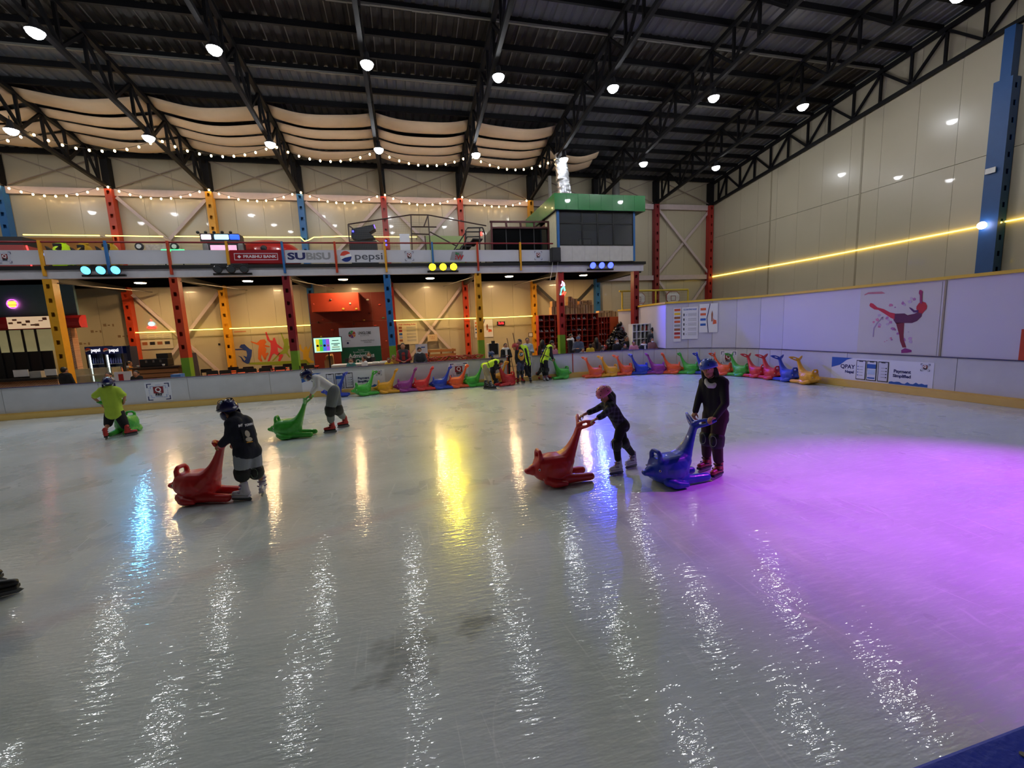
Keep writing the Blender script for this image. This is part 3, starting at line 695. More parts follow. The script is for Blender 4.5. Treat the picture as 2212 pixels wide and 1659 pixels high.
def aid(colour, pos, head, label, group=None, sc=.93):
    if not aid_used[0]: o = aid0; aid_used[0] = True
    else: o = copy_tree(aid0)
    o.location = (pos[0], pos[1], 0); o.rotation_euler = (0, 0, math.atan2(head[1], head[0])); o.scale = (sc,)*3
    tag(o, label, 'skating aid', group)
    for c in o.children:
        if c.name.startswith('body'):
            c.material_slots[0].link = 'OBJECT'; c.material_slots[0].material = AID[colour]
    return o
def aid_leg(colour, px, py, head, label, near=1, group=None, back=0.0):
    """place by the pixel of the end of the hind leg nearest the camera"""
    g = pZ(px, py, .02); h = Vector((head[0], head[1], 0)).normalized(); n = Vector((-h.y, h.x, 0))
    if n.dot(Vector((g.x, g.y, 0))) < 0: n = -n                      # away from the camera
    return aid(colour, g+n*.125-h*back, h, label, group)
aid_leg('blue', 1532, 1034, (-.85, -.075), 'blue bear-shaped skating aid held by the skater in the blue helmet')
aid_leg('red', 1283, 1033, (-.88, -.03), 'red bear-shaped skating aid held by the child in the pink helmet')
aid_leg('red', 502, 1081, (-.744, .22), 'dark red bear-shaped skating aid under the child in the denim jacket')
aid_leg('green', 678, 942, (-.94, .11), 'green bear-shaped skating aid pushed by the child in the white blouse')
aid('green', pZ(252, 944, 0), (-.10, 1), 'green bear-shaped skating aid straddled by the child in the yellow shirt')
G1, G2 = 'skating aids parked along the far boards', 'skating aids parked round the corner boards'
L1 = [('blue', 754, 854, 'blue skating aid parked alone by the phone banner, first of the far row'), ('green', 817, 848, 'green skating aid turned outwards beside a yellow one at the far boards'), ('yellow', 865, 843, 'yellow skating aid between green and purple ones at the far boards'),
      ('purple', 907, 840, 'purple skating aid between yellow and red ones at the far boards'), ('red', 943, 837, 'red skating aid between purple and blue ones at the far boards'), ('blue', 982, 835, 'blue skating aid between red and orange ones at the far boards'),
      ('orange', 1018, 833, 'orange skating aid under the square sticker between blue and green ones'), ('green', 1052, 831, 'green skating aid behind the bending steward in khaki trousers')]
for i, (cc, px, py, lab) in enumerate(L1):
    x = pY(px, py, 15.02).x
    aid(cc, (x, 15.2), (-.86, -.30) if i == 1 else (-1, .05), lab, G1, .9)
aid('yellow', (3.62, 15.36), (-1, .05), 'yellow skating aid half hidden behind a red one near the gate', G1)
aid_leg('red', 1078, 835, (.9, .42), 'red skating aid gripped by the bending steward near the gate')
aid_leg('green', 1194, 820, (.97, .2), 'green skating aid pushed by the steward in the neon vest')
L2 = [('orange', 1260, 812, 'orange skating aid at the open end of the corner row, beside a yellow one'), ('yellow', 1294, 810, 'yellow skating aid between two orange ones in the corner row'), ('orange', 1327, 807.5, 'orange skating aid between yellow and blue ones in the corner row'),
      ('blue', 1358, 806, 'blue skating aid between orange and purple ones in the corner row'), ('purple', 1392.6, 805, 'purple skating aid between blue and orange ones in the corner row'), ('orange', 1425.4, 804.5, 'orange skating aid between purple and green ones in the corner row'),
      ('green', 1462, 804.5, 'green skating aid between orange and blue ones in the corner row'), ('blue', 1497, 805.5, 'blue skating aid partly behind the skater in the blue helmet'), ('orange', 1534, 806, 'orange skating aid partly behind the skater, beside a green one'),
      ('green', 1571, 808.5, 'green skating aid below the square sticker between orange and red ones'), ('red', 1607, 812, 'red skating aid between green and red ones in the corner row'), ('red', 1641, 815, 'red skating aid between red and blue ones in the corner row'),
      ('blue', 1674.5, 820, 'blue skating aid between red and yellow ones in the corner row'), ('yellow', 1713.6, 825, 'yellow skating aid at the end of the row beside the payment banner')]
for cc, px, py, lab in L2:
    d = ray(px, py); d = Vector((d.x, d.y, 0)).normalized(); c0 = Vector((8.05, 11.6, 0)); r_ = BR-.50
    g = d*(15.18/d.y)                                   # meets the straight run ...
    if g.x > 8.05:                                      # ... or the rounded corner
        bq = d.dot(c0); g = d*(bq+math.sqrt(bq*bq-c0.length_squared+r_*r_))
        if g.y < 11.6: g = d*((BX-.50)/d.x)
    a = math.atan2(g.y-11.6, g.x-8.05)
    t = Vector((1, 0, 0)) if g.x < 8.05 else (Vector((0, -1, 0)) if g.y < 11.6 else Vector((math.sin(a-.12), -math.cos(a-.12), 0)))
    aid(cc, g, t, lab, G2, .9)
# ================================================================== PEOPLE
SKIN = mat('skin_tan', (176, 122, 94), .55, var=.06, scale=10); SKIN2 = mat('skin_brown', (128, 82, 60), .55, var=.06, scale=10)
HAIR = mat('hair_black', (16, 13, 13), .45, var=.3, scale=30, stretch=(1, 1, .2))
def cloth(n, c, r=.85, **k): return mat('cloth_'+n, c, r, var=k.get('var', .12), scale=k.get('scale', 9), bump=.25, bscale=45)
cBLACK = cloth('black', (20, 20, 24)); cNAVY = cloth('navy_denim', (26, 30, 46)); cGREY = cloth('grey_trousers', (112, 118, 120)); cJEANS = cloth('pale_grey_jeans', (150, 156, 166))
cWHITE = cloth('white', (216, 216, 218)); cLIME = cloth('lime', (176, 205, 62)); cMAROON = cloth('dark_maroon', (52, 26, 30)); cKHAKI = cloth('khaki', (150, 138, 116)); cNEON = cloth('neon', (200, 240, 40), .6)
cPAD = cloth('pad_black', (12, 12, 14), .6); cPADL = cloth('pad_grey', (120, 140, 120), .6)
cORANGE = cloth('amber', (214, 150, 40)); cTEAL = cloth('teal', (70, 130, 130)); cDGREY = cloth('charcoal', (52, 54, 60)); cLBLUE = cloth('pale_jacket', (168, 178, 188)); cRED = cloth('red', (150, 40, 38)); cPINK = cloth('pink', (196, 130, 150)); cSAND = cloth('sand', (176, 160, 140)); cBJEAN = cloth('blue_jeans', (54, 62, 88)); cBROWN = cloth('brown', (84, 60, 50)); cYEL = cloth('yellow', (216, 180, 50))
mMASK = mat('mask_white', (214, 222, 226), .7, var=.03)
mBLADE = mat('blade_steel', (120, 124, 130), .3, metal=.9)
mPLAIDD = None
def plaid():
    m = bpy.data.materials.new('plaid_shirt'); m.use_nodes = True; nt = m.node_tree; N = nt.nodes; L = nt.links; b = N['Principled BSDF']
    tc = N.new('ShaderNodeTexCoord'); out = None
    for prof in ('X', 'Z'):
        wv = N.new('ShaderNodeTexWave'); wv.bands_direction = prof; wv.inputs['Scale'].default_value = 5.2; L.new(tc.outputs['Object'], wv.inputs['Vector'])
        r = N.new('ShaderNodeMapRange'); r.inputs[1].default_value = .6; r.inputs[2].default_value = .75; L.new(wv.outputs[1], r.inputs[0])
        if out is None: out = r.outputs[0]
        else:
            q = N.new('ShaderNodeMath'); q.operation = 'ADD'; L.new(out, q.inputs[0]); L.new(r.outputs[0], q.inputs[1]); out = q.outputs[0]
    mx = N.new('ShaderNodeMix'); mx.data_type = 'RGBA'; mx.inputs[6].default_value = rgb(22, 24, 32); mx.inputs[7].default_value = rgb(70, 72, 88)
    hf = N.new('ShaderNodeMath'); hf.operation = 'MULTIPLY'; hf.inputs[1].default_value = .5; L.new(out, hf.inputs[0]); L.new(hf.outputs[0], mx.inputs[0])
    L.new(mx.outputs[2], b.inputs['Base Color']); b.inputs['Roughness'].default_value = .85
    return m
cPLAID = plaid()
def floral():
    m = bpy.data.materials.new('floral_shirt'); m.use_nodes = True; nt = m.node_tree; N = nt.nodes; L = nt.links; b = N['Principled BSDF']
    tc = N.new('ShaderNodeTexCoord'); v = N.new('ShaderNodeTexVoronoi'); v.inputs['Scale'].default_value = 14; L.new(tc.outputs['Object'], v.inputs['Vector'])
    r = N.new('ShaderNodeMapRange'); r.inputs[1].default_value = .28; r.inputs[2].default_value = .34; L.new(v.outputs[0], r.inputs[0])
    mx = N.new('ShaderNodeMix'); mx.data_type = 'RGBA'; mx.inputs[6].default_value = rgb(200, 196, 196); mx.inputs[7].default_value = rgb(26, 24, 30)
    L.new(r.outputs[0], mx.inputs[0]); L.new(mx.outputs[2], b.inputs['Base Color']); b.inputs['Roughness'].default_value = .85
    return m
cFLORAL = floral()

def lerp(a, b, t): return a+(b-a)*t
def hand(mb, wr, d, pn, s, curl=1.0, thumb=1, detail=True):
    """palm, four fingers bent round pn, and a thumb leaving the side of the palm"""
    d = d.normalized(); pn = (pn-d*pn.dot(d)).normalized(); sd = d.cross(pn)*thumb
    kn = []
    for i, o in enumerate((.030, .010, -.010, -.029)):
        k = wr+d*(.082-.004*abs(i-1))*s+sd*o*s; kn.append(k)
        mb.cap(wr+sd*o*.55*s, k, .015*s, .0125*s, 8, 3)
    mb.cap(wr+d*.03*s+sd*.012*s, wr+d*.065*s-sd*.012*s, .017*s, .016*s, 8, 3)
    if not detail:
        mb.cap(kn[1], kn[1]+(d*.4+pn*.9).normalized()*.05*s, .016*s, .012*s, 8, 3); mb.cap(kn[3], kn[3]+(d*.4+pn*.9).normalized()*.04*s, .014*s, .012*s, 8, 3); mb.cap(wr+d*.03*s+sd*.02*s, wr+d*.07*s+sd*.045*s+pn*.02*s, .013*s, .010*s, 8, 3); return
    for i, k in enumerate(kn):
        ln = (.92, 1.0, .95, .76)[i]; p = k; a = .25*curl
        for seg, (L_, da) in enumerate(((.042, .55), (.027, .85), (.021, .55))):
            a += da*curl; q = p+(d*math.cos(a)+pn*math.sin(a))*L_*ln*s
            mb.cap(p, q, (.0098-.0008*seg)*s, (.0092-.0009*seg)*s, 8, 3); p = q
    t0 = wr+d*.028*s+sd*.024*s; t1 = t0+(d*.55+sd*.75+pn*.35).normalized()*.040*s; t2 = t1+(d*.75+sd*.05+pn*.7).normalized()*.034*s
    mb.cap(t0, t1, .0135*s, .0105*s, 8, 3); mb.cap(t1, t2, .0105*s, .0085*s, 8, 3)

def dome(c, M, r, cut, t=.012, nu=24, nv=10):
    """helmet shell: ellipsoid cap with a rim that dips by cut(phi) (radians from the crown)"""
    mb = MB()
    for sh in (0, 1):
        o = len(mb.v); k = 1-sh*t/r[0]
        mb.v.append(tuple(c+M@Vector((0, 0, r[2]*k))))
        for i in range(1, nv+1):
            for j in range(nu):
                ph = 2*math.pi*j/nu; th = cut(ph)*i/nv
                mb.v.append(tuple(c+M@Vector((r[0]*k*math.sin(th)*math.cos(ph), r[1]*k*math.sin(th)*math.sin(ph), r[2]*k*math.cos(th)))))
        for j in range(nu):
            f = (o, o+1+j, o+1+(j+1) % nu); mb.f.append(f if not sh else f[::-1])
        for i in range(nv-1):
            for j in range(nu):
                f = (o+1+i*nu+j, o+1+(i+1)*nu+j, o+1+(i+1)*nu+(j+1) % nu, o+1+i*nu+(j+1) % nu); mb.f.append(f if not sh else f[::-1])
    n1 = 1+(nv-1)*nu; n2 = 1+nv*nu+1+(nv-1)*nu
    for j in range(nu): mb.f.append((n1+j, n2+j, n2+(j+1) % nu, n1+(j+1) % nu))
    return mb
def hframe(J, look):
    up = (J['head']-J['neck']).normalized(); f = Vector(look).normalized(); up = (up*.7+Vector((0, 0, 1))*.5).normalized()
    r = f.cross(up).normalized(); up = r.cross(f).normalized()
    return r, f, up, Matrix((r, f, up)).transposed()
def shell_rf(b0, b1, p): return lerp(b0, b1, p)

def figure(label, J, s, hs, look, top, bottom, shoes=None, voxel=.007, cv=.011, skin=SKIN, sleeve=2.0, leg=1.0, hair=True, top_t=.016, leg_t=.014, baggy=0.0, helmet=None, grip=None,
           mask=False, hem=.0, longhair=0.0, group=None, pads=False, vest=None, skate_c=None, detail=True, cap_=None, scarf=False, hand_n=None, socks=None, base_z=0.0, hatmat=None, fat=1.0, face=True):
    """J: joints in metres. top/bottom: cloth materials. sleeve: 0-2 along the arm, leg: 0-2 along the leg"""
    base = (J['anL']+J['anR'])/2
    t = thing('person', label, 'person', (base.x, base.y, base_z), group)
    r, f, up, HM = hframe(J, look); H = J['head']
    # ---- the body: one continuous skin
    mb = MB()
    mb.ell(H+up*.06*hs, (.345*hs, .42*hs, .44*hs), 16, 11, HM)
    mb.ell(H+f*.10*hs-up*.24*hs, (.25*hs, .28*hs, .26*hs), 14, 9, HM)
    mb.cap(H+f*.40*hs+up*.02*hs, H+f*.475*hs-up*.11*hs, .035*hs, .055*hs, 8, 3)                   # nose
    mb.cap(H+f*.345*hs-up*.27*hs-r*.07*hs, H+f*.345*hs-up*.27*hs+r*.07*hs, .04*hs, None, 8, 3)       # lips
    mb.cap(H+f*.30*hs-up*.42*hs, H+f*.26*hs-up*.43*hs, .07*hs, None, 8, 3)                          # chin
    mb.cap(H+f*.36*hs+up*.13*hs-r*.16*hs, H+f*.36*hs+up*.13*hs+r*.16*hs, .05*hs, None, 8, 3)         # brow
    for q in (-1, 1): mb.ell(H+r*q*.355*hs-up*.04*hs-f*.04*hs, (.05*hs, .09*hs, .14*hs), 8, 6, HM)
    mb.cap(H-up*.25*hs-f*.06*hs, J['neck'], .235*hs, .26*hs, 12)
    shm = (J['shL']+J['shR'])/2; hpm = (J['hipL']+J['hipR'])/2
    torso = []
    for a, b in (('shL', 'hipL'), ('shR', 'hipR')):
        p0 = lerp(J[a], shm, .38); p1 = lerp(J[b], hpm, .30)
        torso += [(p0, lerp(p0, p1, .35), .088*s*fat, .094*s*fat), (lerp(p0, p1, .35), lerp(p0, p1, .7), .094*s*fat, .085*s*fat), (lerp(p0, p1, .7), p1, .085*s*fat, .096*s*fat)]
    torso += [(J['shL'], J['shR'], .058*s, .058*s), (shm, J['neck'], .075*s, .06*s), (lerp(shm, hpm, .15), hpm, .10*s*fat, .10*s*fat)]
    hipc = [(J['hipL'], J['hipR'], .098*s, .098*s), (hpm, lerp(hpm, shm, .18), .10*s*fat, .098*s*fat)]
    for a, b, ra, rb in torso+hipc: mb.cap(a, b, ra-.006, rb-.006, 12)
    for q in 'LR':
        sh, el, wr = J['sh'+q], J['el'+q], J['wr'+q]
        mb.chain([sh, lerp(sh, el, .5), el, lerp(el, wr, .4), wr], [.050*s, .044*s, .036*s, .035*s, .024*s], 10)
        hd = J.get('ha'+q, wr+(wr-el).normalized()*.08)-wr
        pn = (hand_n or {}).get(q, Vector((0, 0, -1)))
        hand(mb, wr, hd, Vector(pn), s*1.0, 1.0 if grip else .45, 1 if q == 'R' else -1, detail)
        hp, kn, an = J['hip'+q], J['kn'+q], J['an'+q]
        mb.chain([hp, lerp(hp, kn, .5), kn, lerp(kn, an, .35), an], [.078*s, .066*s, .050*s, .050*s, .034*s], 10)
        mb.chain([an-Vector((0, 0, .02*s)), lerp(an-Vector((0, 0, .07*s)), J['toe'+q]+Vector((0, 0, .03*s)), .35 if skate_c else .7)], [.030*s, .018*s], 8)
    body = blob('body', mb, skin, t, voxel, 2)
    # ---- clothes
    def arm_pts(q, frac, extra):
        sh, el, wr = J['sh'+q], J['el'+q], J['wr'+q]; P = [sh]; R = [.054*s+extra]
        if frac <= 1: P.append(lerp(sh, el, frac)); R.append(.046*s+extra*1.25)
        else: P += [el, lerp(el, wr, frac-1)]; R += [.040*s+extra, (.031*s if frac > 1.85 else .037*s)+extra]
        return P, R
    tb = MB(); hs_, hh_ = shm, hpm
    for a, b, ra, rb in torso: tb.cap(a, b, ra+top_t*(1 if ra < .07*s else .8), rb+top_t, 14)
    if hem:
        dn = (hpm-shm).normalized()
        for q in 'LR': tb.cap(lerp(J['hip'+q], hpm, .25)-dn*.02, lerp(J['hip'+q], hpm, .2)+dn*hem, .100*s*fat+top_t, .104*s*fat+top_t, 14)
    for q in 'LR': P, R_ = arm_pts(q, sleeve, top_t*.75); tb.chain(P, R_, 12)
    shirt = blob('top', tb, top, t, cv, 7)
    bb = MB()
    for a, b, ra, rb in hipc: bb.cap(a, b, ra+leg_t, rb+leg_t*.8, 14)
    for q in 'LR':
        hp, kn, an = J['hip'+q], J['kn'+q], J['an'+q]; R0, R1, R2 = .082*s+leg_t+baggy, .056*s+leg_t+baggy, .042*s+leg_t+baggy*.5
        P = [hp, lerp(hp, kn, .5)]; R_ = [R0, lerp(R0, R1, .5)+baggy*.3]
        if leg <= 1: P.append(lerp(hp, kn, leg)); R_.append(R1)
        else: P += [kn, lerp(kn, an, leg-1)]; R_ += [R1, lerp(R1, R2, leg-1)]
        bb.chain(P, R_, 12)
    blob('trousers', bb, bottom, t, cv, 7)
    if vest:
        vb = MB()
        for a, b, ra, rb in torso[:6]+[torso[7]]: vb.cap(lerp(a, b, .0), b, ra+top_t+.003, rb+top_t+.005, 14)
        vv = blob('vest', vb, vest, t, cv, 3)
        ax = (hpm-shm).normalized(); sidev = (J['shR']-J['shL']).normalized(); fr = sidev.cross(-ax).normalized()
        for tt in (.22, .62):                                # dark tape round the vest
            c0 = lerp(shm, hpm, tt); ring = [c0+sidev*math.cos(w_)*(.162*s+top_t)+fr*math.sin(w_)*(.098*s+top_t) for w_ in [2*math.pi*i/20 for i in range(20)]]
            obj('tape', MB().tube(ring, .013*s, 6, closed=True), cDGREY, vv)
    # ---- feet
    for q in 'LR':
        an, toe = J['an'+q], J['toe'+q]; d = Vector((toe.x-an.x, toe.y-an.y, 0))
        d = d.normalized() if d.length > 1e-4 else Vector((0, 1, 0)); sd = Vector((-d.y, d.x, 0))
        if skate_c:
            z0 = base_z; L_ = .20*s; c0 = Vector((an.x, an.y, 0)); B = c0+Vector((0, 0, z0+.075))
            kb = MB()
            kb.chain([B-d*.055*s+Vector((0, 0, .035*s)), B+d*.05*s+Vector((0, 0, .035*s)), B+d*.155*s+Vector((0, 0, .028*s))], [.045*s, .043*s, .036*s], 12)
            kb.chain([B-d*.045*s+Vector((0, 0, .03*s)), B-d*.03*s+Vector((0, 0, .10*s)), B-d*.02*s+Vector((0, 0, .185*s))], [.047*s, .050*s, .054*s], 12)
            kb.cap(B+d*.02*s+Vector((0, 0, .06*s)), B-d*.01*s+Vector((0, 0, .13*s)), .045*s, .046*s, 12)
            sk = blob('skate', kb, skate_c[0], t, max(voxel, .009), 2)
            obj('sole', MB().rbox(B+d*.045*s+Vector((0, 0, -.012)), (.27*s, .075*s, .034), math.atan2(d.y, d.x), .012), skate_c[1], sk)
            obj('blade', MB().plate([B+d*(-.10*s)+Vector((0, 0, -.03)), B+d*(.18*s)+Vector((0, 0, -.03)), B+d*.205*s+Vector((0, 0, -.05)), B+d*.17*s+Vector((0, 0, -.072)), B-d*.10*s+Vector((0, 0, -.074)), B-d*.12*s+Vector((0, 0, -.055))], sd, .006), mBLADE, sk)
            for hh, w_ in ((.055, .062), (.115, .056), (.165, .060)):
                ctr = B+Vector((0, 0, hh*s))+d*(.045-.35*hh)*s
                obj('strap', MB().tube([ctr+sd*w_*s*math.cos(u_)+d*(w_*s*.95*math.sin(u_)) for u_ in [math.pi*i/8 for i in range(9)]], .009*s, 6), skate_c[2], sk)
        else:
            kb = MB().chain([an-d*.03*s-Vector((0, 0, an.z-base_z-.045*s)), Vector((an.x, an.y, base_z+.042*s))+d*.15*s], [.045*s, .036*s], 10)
            blob('shoe', kb, shoes or cBLACK, t, cv, 1)
    if pads:
        for q in 'LR':
            hp, kn, an = J['hip'+q], J['kn'+q], J['an'+q]; kd = (J['toe'+q]-an); kd = Vector((kd.x, kd.y, 0)).normalized(); rr = .062*s+leg_t+baggy*1.1+.010
            pb = MB().cap(lerp(kn, hp, .07), lerp(kn, an, .16), rr+.004, rr-.004, 14)
            pb.ell(kn+kd*(rr*.55), (.05*s, .05*s, .075*s), 12, 8)
            kp = blob('knee_pad', pb, cPAD, t, .011, 2)
            c0 = kn+kd*(rr*.60+.036*s); sdv = Vector((-kd.y, kd.x, 0))
            obj('piping', MB().tube([c0+sdv*(.045*s*math.cos(u_))+Vector((0, 0, .075*s*math.sin(u_))) for u_ in [2*math.pi*i/16 for i in range(16)]], .004, 6, closed=True), cPADL, kp)
    # ---- head details
    if face:
        for q in (-1, 1):
            e = obj('eye', MB().ell(H+f*.345*hs+r*q*.155*hs+up*.03*hs, (.055*hs, .045*hs, .042*hs), 10, 7, HM), mEYE, t, True)
            obj('iris', MB().ell(H+f*.385*hs+r*q*.155*hs+up*.03*hs, (.028*hs, .012*hs, .03*hs), 8, 6, HM), mat('iris_dark', (30, 18, 12), .3, var=0), e, True)
            obj('eyebrow', MB().cap(H+f*.40*hs+r*q*.08*hs+up*.125*hs, H+f*.365*hs+r*q*.23*hs+up*.13*hs, .018*hs, .012*hs, 6, 2), HAIR, t, True)
        obj('mouth', MB().cap(H+f*.372*hs-up*.275*hs-r*.08*hs, H+f*.372*hs-up*.275*hs+r*.08*hs, .02*hs, None, 8, 3), mat('lips', (120, 60, 56), .5, var=0), t, True)
    if hair:
        hb_ = MB(); hb_.ell(H+up*.13*hs-f*.07*hs, (.385*hs, .43*hs, .43*hs), 14, 10, HM); hb_.ell(H-f*.18*hs-up*.02*hs, (.34*hs, .28*hs, .36*hs), 12, 8, HM)
        if longhair > 0:
            hb_.chain([H-f*.28*hs, H-f*.36*hs-up*.45*hs, J['neck']-f*.20*hs-Vector((0, 0, longhair*.6)), J['neck']-f*.14*hs-Vector((0, 0, longhair))], [.33*hs, .34*hs, .26*hs, .12*hs], 12)
            for q in (-1, 1): hb_.chain([H+r*q*.33*hs-up*.1*hs-f*.05*hs, H+r*q*.36*hs-up*.5*hs-f*.05*hs, J['neck']+r*q*.33*hs+f*.18*hs-Vector((0, 0, longhair*.75))], [.15*hs, .15*hs, .08*hs], 10)
        blob('hair', hb_, HAIR, t, max(.009, voxel), 2)
    if mask: obj('face_mask', MB().ell(H+f*.24*hs-up*.22*hs, (.27*hs, .25*hs, .19*hs), 12, 8, HM), mMASK, t, True)
    if scarf: blob('scarf', MB().tube([J['neck']+Vector((math.cos(u_)*.115*s, math.sin(u_)*.115*s, .03)) for u_ in [2*math.pi*i/12 for i in range(12)]], .055*s, 8, closed=True).cap(J['neck']+f*.12*s, J['neck']+f*.15*s-Vector((0, 0, .35*s)), .05*s, .05*s), cWHITE, t, .014, 2)
    if cap_:
        cp = obj('cap', dome(H+up*.10*hs, HM, (.42*hs, .48*hs, .42*hs), lambda ph: 1.55), cap_, t, True)
        obj('cap_brim', MB().rbox(H+f*.55*hs+up*.12*hs, (.5*hs, .36*hs, .03), bev=.01, rot=HM), cap_, cp)
    if helmet:
        kind, hm = helmet; c0 = H+up*.12*hs-f*.03*hs
        if kind == 'skate':
            hl = obj('helmet', dome(c0, HM, (.50*hs, .58*hs, .52*hs), lambda ph: 1.62+.30*max(0, -math.sin(ph))), hm, t, True)
            for ph, th in ((1.57, .35), (.9, .75), (2.24, .75), (.2, .6), (2.94, .6), (1.1, 1.2), (2.0, 1.2), (-.5, .8), (3.6, .8), (.0, 1.2), (3.14, 1.2)):
                p = c0+HM@Vector((.505*hs*math.sin(th)*math.cos(ph), .585*hs*math.sin(th)*math.sin(ph), .525*hs*math.cos(th)))
                obj('vent_hole', MB().ell(p, (.03*hs, .045*hs, .03*hs), 8, 6, HM), mPUP, hl, True)
        else:
            hl = obj('helmet', dome(c0, HM, (.53*hs, .64*hs, .54*hs), lambda ph: 1.70+.45*max(0, -math.sin(ph))), hm, t, True)
            rr_ = (.545*hs, .655*hs, .555*hs)
            rimp = [c0+HM@Vector((rr_[0]*math.sin(1.45)*math.cos(a_), rr_[1]*math.sin(1.45)*math.sin(a_), rr_[2]*math.cos(1.45))) for a_ in [math.pi*i/10 for i in range(11)]]
            obj('visor_rim', MB().tube(rimp, .035*hs, 8), hm, hl, True)
            for q in (-1, 1):
                obj('ear_guard', MB().ell(c0+r*q*.47*hs-up*.38*hs-f*.02*hs, (.07*hs, .24*hs, .26*hs), 12, 8, HM), hm, hl, True)
                obj('ridge', MB().tube([c0+HM@Vector((q*.22*hs*math.sin(th)*1.2, .63*hs*math.cos(th+.2), .56*hs*math.sin(th+.2))) for th in [.3+.22*i for i in range(11)]], .022*hs, 6), hm, hl, True)
            obj('helmet_label', MB().ell(c0-f*.615*hs-up*.10*hs, (.13*hs, .03*hs, .07*hs), 12, 7, HM), mWP, hl, True)
            for q in (-.25, 0, .25): obj('vent_slot', MB().ell(c0+r*q*hs-f*.30*hs+up*.45*hs, (.035*hs, .12*hs, .05*hs), 8, 6, HM), mPUP, hl, True)
        obj('chin_strap', MB().tube([H+r*.44*hs-up*.1*hs, H+r*.36*hs-up*.35*hs+f*.1*hs, H-up*.52*hs+f*.14*hs, H-r*.36*hs-up*.35*hs+f*.1*hs, H-r*.44*hs-up*.1*hs], .012*hs+.003, 6), cPAD, hl)
    return t, shirt
def joints(org, sc, Y0, **pts):
    """zoom-crop coordinates (x, y, depth offset) -> metres"""
    J = {}
    for k, v in pts.items():
        x, y = org[0]+v[0]/sc, org[1]+v[1]/sc; J[k] = pY(x, y, Y0+(v[2] if len(v) > 2 else 0.0))
    return J
def feet(J, org, sc, z_an=.20, s=1.0, **pts):
    """feet stand on the ice: (pixel of the middle of the sole on the ground, toe direction in plan)"""
    for q, (x, y, tx, ty) in pts.items():
        g = pZ(org[0]+x/sc, org[1]+y/sc, 0.0); d = Vector((tx, ty, 0)).normalized()
        J['an'+q] = g-d*.04*s+Vector((0, 0, z_an)); J['toe'+q] = g+d*.13*s+Vector((0, 0, .06))
RED_SK = (mat('skate_red', (186, 44, 40), .45), mat('skate_black', (20, 20, 24), .5), cPAD)
WHT_SK = (mat('skate_white', (212, 208, 220), .45), mat('skate_sole_white', (196, 192, 206), .4), mat('skate_lilac', (120, 100, 140), .5))
BLK_SK = (mat('skate_navy', (30, 32, 48), .45), mat('skate_black', (20, 20, 24), .5), mat('skate_strap_white', (200, 200, 205), .5))
mHNAVY = mat('helmet_navy', (20, 26, 84), .22, var=.05, coat=.6); mHPINK = mat('helmet_pink', (222, 110, 150), .3, var=.03, coat=.4); mHBLUE = mat('helmet_blue', (64, 92, 200), .3, var=.03, coat=.4); mHRED = mat('helmet_red', (160, 26, 34), .3, var=.04, coat=.4)
O5, S5 = (1120, 740), 4.608
# --- skater in the blue helmet
J = joints(O5, S5, 4.74, head=(1893, 262), neck=(1940, 360), shL=(2040, 400, -.13), shR=(1850, 392, .13), elL=(2058, 610, -.26), elR=(1795, 555, .14), wrL=(1962, 742, -.30), haL=(1905, 760, -.30), wrR=(1762, 682, .10), haR=(1742, 728, .10),
           hipL=(2010, 715, -.09), hipR=(1910, 715, .09), knL=(1972, 970, -.13), knR=(1875, 945, .08))
feet(J, O5, S5, .20, 1.0, L=(1972, 1352, -.9, -.4), R=(1850, 1282, -.95, -.3))
t, sh = figure('young skater in a blue helmet, black sweater and knee pads holding a blue aid', J, .95, .225, (-.80, -.52, -.12), cBLACK, cMAROON, longhair=.22, leg=1.85, baggy=.012, helmet=('skate', mHBLUE), grip=True, pads=True, skate_c=(mat('skate_red_dark', (150, 36, 36), .45), RED_SK[1], cPAD), hem=.06, hand_n=dict(L=(0, 0, -1), R=(0, 0, -1)))
nk = J['neck']; fb = Vector((-.78, -.62, 0)); sb = Vector((-.62, .78, 0)); zv = Vector((0, 0, 1)); blob('white_collar', MB().chain([nk+sb*.085+fb*.035-zv*.005, nk+sb*.065+fb*.085-zv*.045, nk+sb*.025+fb*.108-zv*.080, nk-sb*.025+fb*.108-zv*.080, nk-sb*.065+fb*.085-zv*.045, nk-sb*.085+fb*.035-zv*.005], [.020, .028, .034, .034, .028, .020], 10), cWHITE, t, .008, 2)
# --- child in the pink helmet
J = joints(O5, S5, 5.12, head=(858, 520), neck=(915, 590), shL=(925, 640, -.11), shR=(868, 610, .11), elL=(845, 722, -.22), elR=(765, 670, .18), wrL=(772, 762, -.24), haL=(715, 790, -.24), wrR=(652, 716, .20), haR=(603, 745, .20),
           hipL=(1030, 815, -.07), hipR=(1000, 800, .07), knL=(975, 1010, -.09), knR=(1050, 995, .05))
feet(J, O5, S5, .20, .82, L=(972, 1312, -.95, -.15), R=(1120, 1245, -.92, -.3))
figure('child in a pink helmet and dark checked shirt leaning on a red aid', J, .76, .205, (-.78, -.35, -.52), cPLAID, cBLACK, longhair=.12, leg=1.9, sleeve=1.55, helmet=('skate', mHPINK), grip=True, pads=True, skate_c=WHT_SK, top_t=.018, hem=.03)
